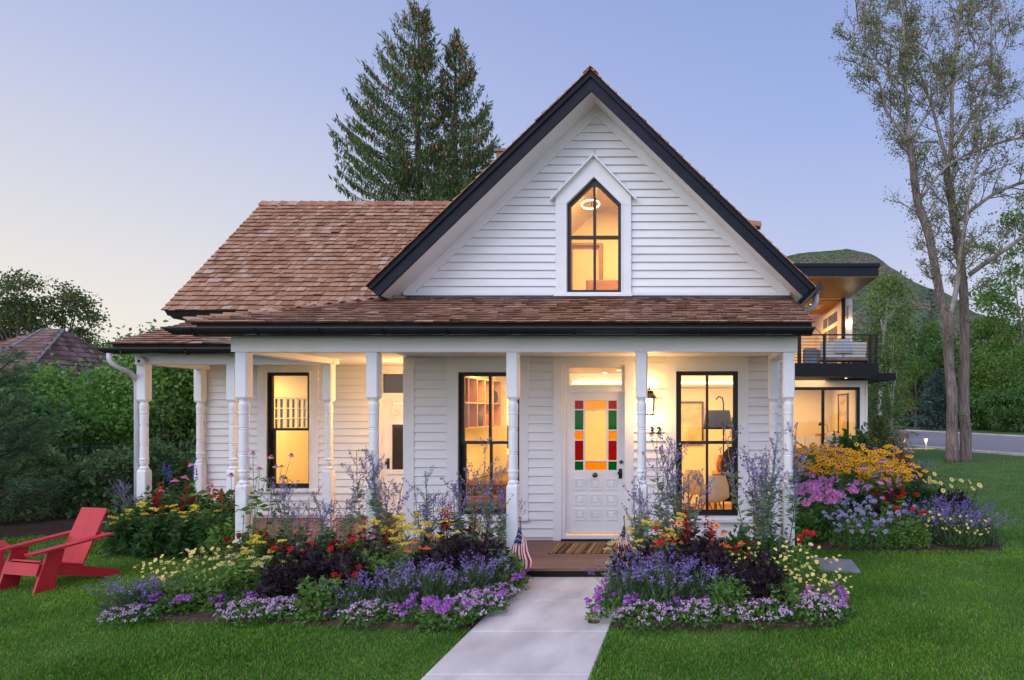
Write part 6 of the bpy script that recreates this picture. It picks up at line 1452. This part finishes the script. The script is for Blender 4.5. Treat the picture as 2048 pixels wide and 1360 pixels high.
def pp(kind, px, pyb, s, label, sh=1.): X, Y = G(px, pyb); return plant(kind, X, Y, s, label, sh)
# ---- where each plant stands: (kind, photo column of its foot, photo row of its foot, size, label, height factor)
PLANTS = [
 # bed left of the walk, front row to back
 ('lav', 262, 1238, 0.83, 'lavender at the far left tip of the left front bed'), ('lav', 320, 1226, 0.72, 'second lavender from the left tip of the front bed'),
 ('aly', 255, 1250, 0.79, 'lilac cushion under the leftmost lavender'),
 ('aly', 505, 1246, 1.01, 'broad lilac cushion at the lawn edge, below the left dark bush'), ('aly', 572, 1240, 0.97, 'lilac cushion touching the broad one on its right'),
 ('fil', 370, 1226, .75, 'green leafy clump between lavender and coreopsis at the left tip'), ('fil', 440, 1222, .9, 'green leafy clump left of the broad lilac cushion'), ('fil', 645, 1240, .85, 'bright leafy clump at the lawn edge below the dark bushes'),
 ('pet', 335, 1236, .9, 'violet verbena beside the second lavender'), ('pet', 470, 1228, .8, 'violet verbena behind the broad lilac cushion'), ('pet', 640, 1246, .7, 'violet verbena in front of the bright leafy clump'),
 ('cor', 385, 1200, 1.15, 'pale yellow coreopsis at the left end, in front of the lawn'), ('cor', 440, 1180, 1.15, 'pale yellow coreopsis behind its leftmost neighbour'), ('cor', 330, 1196, .9, 'outermost coreopsis nearest the red chair'),
 ('yarl', 470, 1196, .9, 'cream yarrow in the middle of the left bed'), ('yarl', 540, 1204, .85, 'cream yarrow beside the left dark bush'), ('yar', 520, 1180, .9, 'yellow yarrow in front of the front corner post'),
 ('dark', 605, 1216, 1.2, 'dark purple bush left of the middle of the left bed'), ('dark', 675, 1212, 1.15, 'dark purple bush right beside the left one'), ('lav', 700, 1238, 0.85, 'lavender with thin stems at the front between the dark bush and the lilac cushion'),
 ('pom', 702, 1222, .72, 'red pompom flower before the two left dark bushes'), ('aly', 735, 1250, 0.97, 'lilac cushion at the lawn edge under the central lavender'),
 ('lav', 800, 1228, 0.99, 'large lavender at the centre of the left bed'), ('lav', 866, 1224, 1.08, 'largest lavender, next to the centre of the left bed'), ('lav', 930, 1212, 0.99, 'large lavender in front of the right dark bush'), ('lav', 840, 1206, 0.99, 'lavender behind the two large ones in the left bed'), ('lav', 968, 1196, 1.03, 'lavender nearest the walk in the left bed'),
 ('pet', 845, 1250, .9, 'violet verbena at the lawn edge below the largest lavender'), ('pet', 892, 1256, 1.0, 'violet verbena at the front corner near the walk'), ('aly', 905, 1246, 1.06, 'lilac cushion at the front corner by the walk'), ('aly', 950, 1230, 1.06, 'lilac cushion along the walk, second from the corner'), ('aly', 988, 1206, 0.88, 'lilac cushion along the walk, third from the corner'), ('pet', 1000, 1192, .95, 'violet verbena beside the walk near the flag'), ('pet', 975, 1226, .8, 'violet verbena hanging over the walk edge'),
 ('dark', 895, 1184, 1.25, 'dark purple bush behind the right lavenders of the left bed'), ('dark', 955, 1178, 1.2, 'dark purple bush nearest the flag in the left bed'), ('fil', 1010, 1178, .9, 'green clump below the left flag'), ('pet', 1028, 1168, .7, 'violet verbena at the foot of the left flag'),
 ('orc', 838, 1182, 1.15, 'orange coneflower between the dark bushes of the left bed'), ('crc', 938, 1160, 1.05, 'cream coneflower right above the right dark bush'), ('yar', 795, 1166, 1.15, 'yellow yarrow left of the tall red spikes'), ('yar', 855, 1162, 1.2, 'yellow yarrow in the back row below the left front window'), ('yar', 830, 1172, 1.0, 'yellow yarrow between the orange coneflower and its taller twin'),
 ('fil', 722, 1176, .8, 'bright leafy clump in front of the second porch post'), ('lob', 755, 1160, 1.1, 'red spikes at the second porch post'), ('lob', 912, 1158, 1.35, 'brightest red spikes below the left front window'),
 ('zin', 655, 1176, 1.05, 'red dahlia in the left bed before the deck corner'), ('zin', 590, 1182, 1.0, 'red dahlia above the left dark bush'), ('crim', 575, 1166, 1.0, 'crimson bee balm at the back of the left bed'), ('crim', 690, 1166, .95, 'crimson bee balm beside the red spikes'), ('ppom', 625, 1160, 1.0, 'pink bee balm behind the red dahlias'), ('ppom', 706, 1156, .95, 'pink bee balm between the red spikes and the deck'),
 ('conel', 655, 1150, 1.05, 'short pink coneflower in front of the porch deck'), ('conel', 745, 1150, 1.1, 'short pink coneflower at the second porch post'), ('crim', 505, 1166, 1.1, 'crimson bee balm at the foot of the front corner post'),
 ('sage', 590, 1158, 1.24, 'tall airy sage before the left wing window'), ('sage', 672, 1156, 1.28, 'tall airy sage between corner post and second post'), ('sage', 775, 1152, 1.56, 'tall violet sage beside the side door'), ('sage', 870, 1150, 1.22, 'leafy sage left of the left front window'), ('sage', 938, 1152, 1.59, 'tall violet sage in front of the left front window'), ('sage', 1000, 1150, 1.28, 'sage leaning over the third porch post'),
 ('bpom', 915, 1150, .95, 'deep blue flowers under the left front window'), ('fild', 560, 1160, .85, 'deep green clump behind the left dark bush'), ('fil', 505, 1190, .9, 'green clump left of the front corner post'), ('fil', 745, 1196, .9, 'green clump between the dark bushes'), ('fild', 640, 1160, .8, 'deep green clump behind the pink bee balm'),
 ('conet', 480, 1160, .95, 'tall pink coneflower right in front of the corner post'), ('conet', 515, 1150, .95, 'tall pink coneflower right of the corner post'), ('conet', 443, 1130, 1.02, 'tallest pink coneflower, before the left porch'),
 # left rear bed
 ('yar', 285, 1106, 1.05, 'yellow yarrow at the left end of the rear bed'), ('yar', 345, 1108, 1.0, 'yellow yarrow in the middle of the rear bed'), ('yar', 395, 1108, 1.0, 'yellow yarrow at the right end of the rear bed'), ('yar', 250, 1108, .8, 'low yellow yarrow nearest the red chair back'),
 ('fild', 262, 1110, .95, 'deep green clump beside the red chair back'), ('fild', 320, 1112, .95, 'deep green clump at the front of the rear bed'), ('fild', 385, 1112, .95, 'deep green clump right in the rear bed'), ('fild', 440, 1112, 1.0, 'deep green clump before the left porch posts'), ('fild', 300, 1095, 1.15, 'tall green clump at the outer porch post'), ('fild', 370, 1090, 1.3, 'tall green clump between the outer porch posts'), ('fild', 430, 1092, 1.2, 'tall green clump before the porch wall'),
 ('lob', 335, 1098, 1.4, 'red spikes beside the outer porch post'), ('crim', 365, 1098, 1.3, 'crimson bee balm in the rear bed'), ('lob', 448, 1100, 1.5, 'dark red spikes among tall stems before the left porch'), ('conel', 325, 1090, 1.5, 'pink coneflower leaning at the outer porch post'), ('delph', 318, 1080, 1.15, 'blue delphinium at the outer porch post'), ('delph', 384, 1076, 1.2, 'blue delphinium between the outer porch posts'), ('sage', 265, 1090, 0.98, 'grey sage behind the red chair'), ('fil', 480, 1112, .9, 'pale green clump at the right end of the rear bed'),
 # bed right of the walk
 ('aly', 1290, 1254, 1.01, 'lilac cushion at the walk corner of the right bed'), ('pet', 1222, 1240, .95, 'violet verbena spilling onto the walk from the right bed'), ('pet', 1238, 1212, .85, 'pink-violet verbena halfway up the walk edge'), ('aly', 1400, 1250, 1.01, 'lilac cushion in the middle of the right bed edge'),
 ('aly', 1515, 1250, 1.10, 'lilac cushion under the right dark bush'), ('aly', 1630, 1244, 1.14, 'lilac cushion at the right tip of the right bed'), ('pet', 1378, 1240, .8, 'violet verbena in front of the right bed lavender'), ('pet', 1655, 1232, 1.0, 'violet verbena at the right tip of the bed'), ('fil', 1460, 1240, .85, 'green clump left of the right dark bush'), ('fil', 1570, 1238, .75, 'green clump right of the right dark bush'), ('pet', 1415, 1226, .8, 'violet verbena among the lavender stems of the right bed'), ('pet', 1485, 1238, .75, 'violet verbena just before the right dark bush'),
 ('lav', 1262, 1222, 1.08, 'lavender at the walk side of the right bed'), ('lav', 1320, 1228, 1.17, 'large lavender at the front of the right bed'), ('lav', 1385, 1222, 1.03, 'lavender in the middle of the right bed'), ('lav', 1300, 1196, 1.12, 'lavender before the left dark bush of the right bed'), ('lav', 1360, 1196, 1.03, 'lavender behind the large one in the right bed'), ('lav', 1440, 1216, 0.81, 'thin lavender between two dark bushes of the right bed'),
 ('dark', 1282, 1182, 1.05, 'dark purple bush beside the walk in the right bed'), ('darkr', 1372, 1190, 1.05, 'dark purple bush with red blooms in the right bed'), ('dark', 1425, 1200, 1.0, 'dark purple bush in the middle of the right bed'), ('dark', 1515, 1226, 1.12, 'darkest purple bush at the right front of the bed'), ('darkc', 1410, 1180, 1.15, 'dark bush carrying large coral blooms'),
 ('cor', 1620, 1206, 1.1, 'pale yellow coreopsis at the right end of the bed'), ('cor', 1575, 1180, 1.15, 'pale yellow coreopsis at the foot of the last front post'), ('cor', 1650, 1224, .8, 'low coreopsis by the lawn at the right tip'), ('cor', 1475, 1182, .95, 'pale yellow coreopsis between dark bushes'), ('yarl', 1255, 1170, 1.05, 'cream yarrow beside the right flag'), ('yarl', 1250, 1186, .85, 'lower cream yarrow at the walk below the flag'), ('yar', 1305, 1160, 1.1, 'yellow yarrow at the fourth porch post'), ('yar', 1345, 1158, 1.15, 'yellow yarrow below the lantern wall'), ('yar', 1295, 1166, 1.0, 'yellow yarrow just left of the fourth porch post'),
 ('lob', 1385, 1160, 1.25, 'red spikes below the right front window'), ('lob', 1350, 1158, 1.1, 'shorter red spikes left of the right window'), ('orc', 1450, 1172, 1.15, 'orange coneflower in the back of the right bed'), ('zin', 1600, 1160, 1.1, 'red dahlia at the outer side of the last post'), ('orc', 1335, 1176, 1.1, 'orange coneflower above the walk-side dark bush'),
 ('sage', 1300, 1158, 1.46, 'airy sage at the fourth porch post'), ('sage', 1372, 1152, 1.71, 'broad violet sage before the right front window'), ('sage', 1520, 1152, 1.85, 'tallest sage, before the last two porch posts'), ('sage', 1548, 1150, 1.77, 'tall sage touching the last porch post'), ('fild', 1470, 1158, .9, 'deep green clump at the back of the right bed'), ('fild', 1540, 1166, .8, 'deep green clump before the last post'), ('crim', 1490, 1176, .9, 'crimson bee balm in the right bed'),
 # large bed right of the house
 ('phl', 1612, 1090, 1.15, 'pink phlox at the front, beside the last porch post'), ('phl', 1656, 1082, 1.15, 'pink phlox second from the porch post'), ('phl', 1612, 1066, 1.1, 'tall pink phlox by the porch post'), ('phl', 1660, 1058, 1.05, 'tall pink phlox behind the front pair'), ('phl', 1705, 1056, 1.0, 'pink phlox farthest from the post'), ('phl', 1630, 1046, 1.1, 'pink phlox deep by the house wall'),
 ('scab', 1702, 1098, 1.1, 'lilac scabious at the front edge, next to the phlox'), ('scab', 1735, 1098, 1.15, 'lilac scabious in the middle of the front edge'), ('scab', 1715, 1080, 1.3, 'lilac scabious behind the front pair'), ('scab', 1765, 1082, 1.25, 'lilac scabious before the red flowers'),
 ('fil', 1790, 1098, .8, 'green clump at the front edge right of the scabious', .75), ('fil', 1835, 1098, .7, 'green clump before the blue lavender of the large bed'), ('zin', 1818, 1092, 1.15, 'red dahlia at the front of the large bed'), ('pom', 1790, 1068, 1.25, 'crimson pompoms in the middle of the large bed'), ('crim', 1775, 1060, 1.3, 'crimson bee balm beside the pompoms'), ('csp', 1803, 1050, 1.8, 'pink flower spire between daisies and lavender'), ('conel', 1755, 1050, 1.7, 'pink coneflower leaning out of the daisies at the front'), ('conel', 1735, 1046, 1.65, 'pink coneflower just left of the leaning one'),
 ('lav', 1868, 1088, 1.22, 'lavender at the front of the large bed, left of its tip'), ('lav', 1915, 1096, 1.17, 'lavender in front at the right tip of the large bed'), ('lav', 1962, 1094, 1.08, 'outermost lavender at the right tip of the large bed'), ('lav', 1900, 1072, 1.26, 'lavender behind the front ones at the right tip'), ('lav', 1945, 1076, 1.22, 'tallest lavender at the right tip of the large bed'), ('lav', 1858, 1066, 1.26, 'lavender below the yellow dahlias'), ('cor', 1890, 1090, 1.1, 'pale coreopsis mingled with the lavender of the large bed'), ('cor', 1935, 1098, 1.0, 'pale coreopsis at the tip among lavender'),
 ('darky', 1880, 1050, 1.25, 'dark dahlia with pale yellow blooms above the lavender'), ('darky', 1912, 1052, 1.15, 'dark dahlia with yellow blooms on the lawn side'), ('fild', 1830, 1050, 1.3, 'deep green clump beside the pink spire'), ('fild', 1700, 1060, 1.3, 'deep green clump behind the scabious'),
]
for e in PLANTS: pp(*e)
rr = random.Random(4)
RUD = [(1605, 1000), (1640, 1004), (1675, 1012), (1710, 1020), (1745, 1028), (1780, 1034), (1800, 1020), (1620, 975), (1655, 980), (1690, 985), (1725, 992), (1760, 998), (1788, 1000), (1640, 962), (1675, 965), (1710, 970), (1745, 975), (1600, 960)]
RL = ['at the wall, front', 'second from the wall, front', 'third from the wall, front', 'fourth from the wall, front', 'fifth from the wall, front', 'sixth from the wall, front', 'at the lawn end, front', 'at the wall, middle', 'second from the wall, middle', 'third from the wall, middle', 'fourth from the wall, middle', 'fifth from the wall, middle', 'at the lawn end, middle', 'nearest the terrace sofa', 'second from the terrace sofa', 'third from the terrace sofa', 'nearest the utility box', 'at the wall beside the terrace table']
for (px, py), l in zip(RUD, RL): pp('rud', px, py + rr.uniform(-5, 5), 1.5 * rr.uniform(.82, 1.14), 'black-eyed orange daisies %s row' % l if 'front' in l or 'middle' in l else 'black-eyed orange daisies %s' % l)
for px, py, s, l in ((1668, 990, 1.75, 'tall pink coneflower rising from the orange daisies, near the middle'), (1690, 1000, 1.6, 'pink coneflower rising from the orange daisies, right of the middle'), (1640, 984, 1.55, 'pink coneflower rising from the daisies near the wall'), (1660, 960, 1.6, 'pink coneflower before the terrace sofa'), (1615, 955, 1.4, 'pink coneflower beside the terrace table')): pp('conel', px, py, s, l)
for k, px, py, s, l in (('fild', 1690, 948, 2.0, 'dark leafy rose bush before the modern house'), ('fild', 1715, 944, 2.1, 'dark leafy bush beside the juniper'), ('ppom', 1735, 950, 1.4, 'pink and white flowers by the utility box'), ('scab', 1760, 944, 1.5, 'pale lilac flowers around the utility box'), ('darky', 1745, 972, 1.0, 'pale yellow dahlias behind the orange daisies'), ('zin', 1792, 965, 1.3, 'red dahlias at the lawn behind the daisies'), ('crim', 1808, 968, 1.5, 'red flowers nearest the garden lantern'), ('lav', 1835, 968, 1.44, 'blue lavender on the lawn behind the daisies'), ('lav', 1810, 972, 1.26, 'blue lavender beside the red flowers'), ('phl', 1600, 945, 1.2, 'pink phlox beside the terrace table'), ('scab', 1800, 930, 1.4, 'small lilac flowers right of the garden lantern'), ('rud', 1732, 935, 1.6, 'yellow daisies at the corner of the modern house')): pp(k, px, py, s, l)
# ------------------------------------------------------------------ lawn blades
def inpoly(x, y, pts):
    c = np.zeros(len(x), bool); n = len(pts)
    for i in range(n):
        (a, b), (d, e) = pts[i], pts[(i + 1) % n]; k = ((b > y) != (e > y)) & (x < (d - a) * (y - b) / (e - b + 1e-12) + a); c ^= k
    return c
rng = np.random.default_rng(99)
def lawn(n, y0, y1, h, w, power):
    y = y0 + (y1 - y0) * rng.random(n) ** power; x = PX(-520, y) + (PX(2560, y) - PX(-520, y)) * rng.random(n)
    bad = (x > -2.035) & (x < -.78) & (y < 8.3)
    for p in ([(-5.7, 6.66), (-5.0, 6.47), (-3.9, 6.36), (-2.6, 6.24), (-2.0, 6.2), (-2.0, 8.2), (-5.6, 8.2), (-5.95, 7.4)], [(-.8, 6.26), (.1, 6.22), (1.0, 6.24), (1.42, 6.44), (1.46, 7.2), (1.25, 8.15), (-.8, 8.15)], [(-8.2, 9.5), (-5.9, 9.05), (-5.6, 10.4), (-8.6, 10.4)],
              [(1.3, 9.78), (2.6, 9.6), (4.3, 9.67), (4.65, 10.4), (4.5, 12.5), (5.1, 15.5), (6.3, 18.8), (6.8, 27), (1.3, 28)], [(-14.5, 9.9), (-12.6, 9.6), (-9.0, 11.5), (-5, 14), (-9, 30), (-30, 30)], [(-5.75, 8.05), (1.32, 8.05), (1.32, 20), (-8.7, 20), (-8.7, 10.2), (-5.75, 10.2)], NR + FR[::-1], [G(1619, 1118), G(1704, 1122), G(1723, 1148), G(1630, 1144)]): bad |= inpoly(x, y, p)
    x, y = x[~bad], y[~bad]; n = len(x)
    pat = fbm(x, y, (2.6, 1.3, .6), 4); hh = h * rng.uniform(.55, 1.2, n) * (1 + .18 * pat)
    a = rng.uniform(0, 6.28, n); ln = rng.uniform(.1, .75, n); d = np.stack([np.cos(a) * ln, np.sin(a) * ln, np.ones(n)], -1)
    q = MB(); q.leaves(np.stack([x, y, np.full(n, -.004)], -1), d, hh, w / hh.mean() / 1., rng, curl=.12); return q
MAT['grass'] = mat('grass_blades', (.55, .66, .52), (1.34, 1.22, 1.2), .55, .8, island=[(0, (.060, .155, .016)), (.45, (.115, .295, .023)), (.8, (.175, .37, .036)), (.93, (.24, .33, .08)), (1, (.42, .36, .17))], trans=.35, spec=.25)
q = lawn(470000, 4.2, 9.5, .040, .0034, 1.15); o = q.build('grass', MAT['grass']); tag(o, 'short mown green grass of the front lawn', 'grass', kind='stuff')
q = lawn(230000, 9.5, 46, .05, .0075, 1.7); o = q.build('grass', MAT['grass']); tag(o, 'mown green grass stretching back to the road', 'grass', kind='stuff')
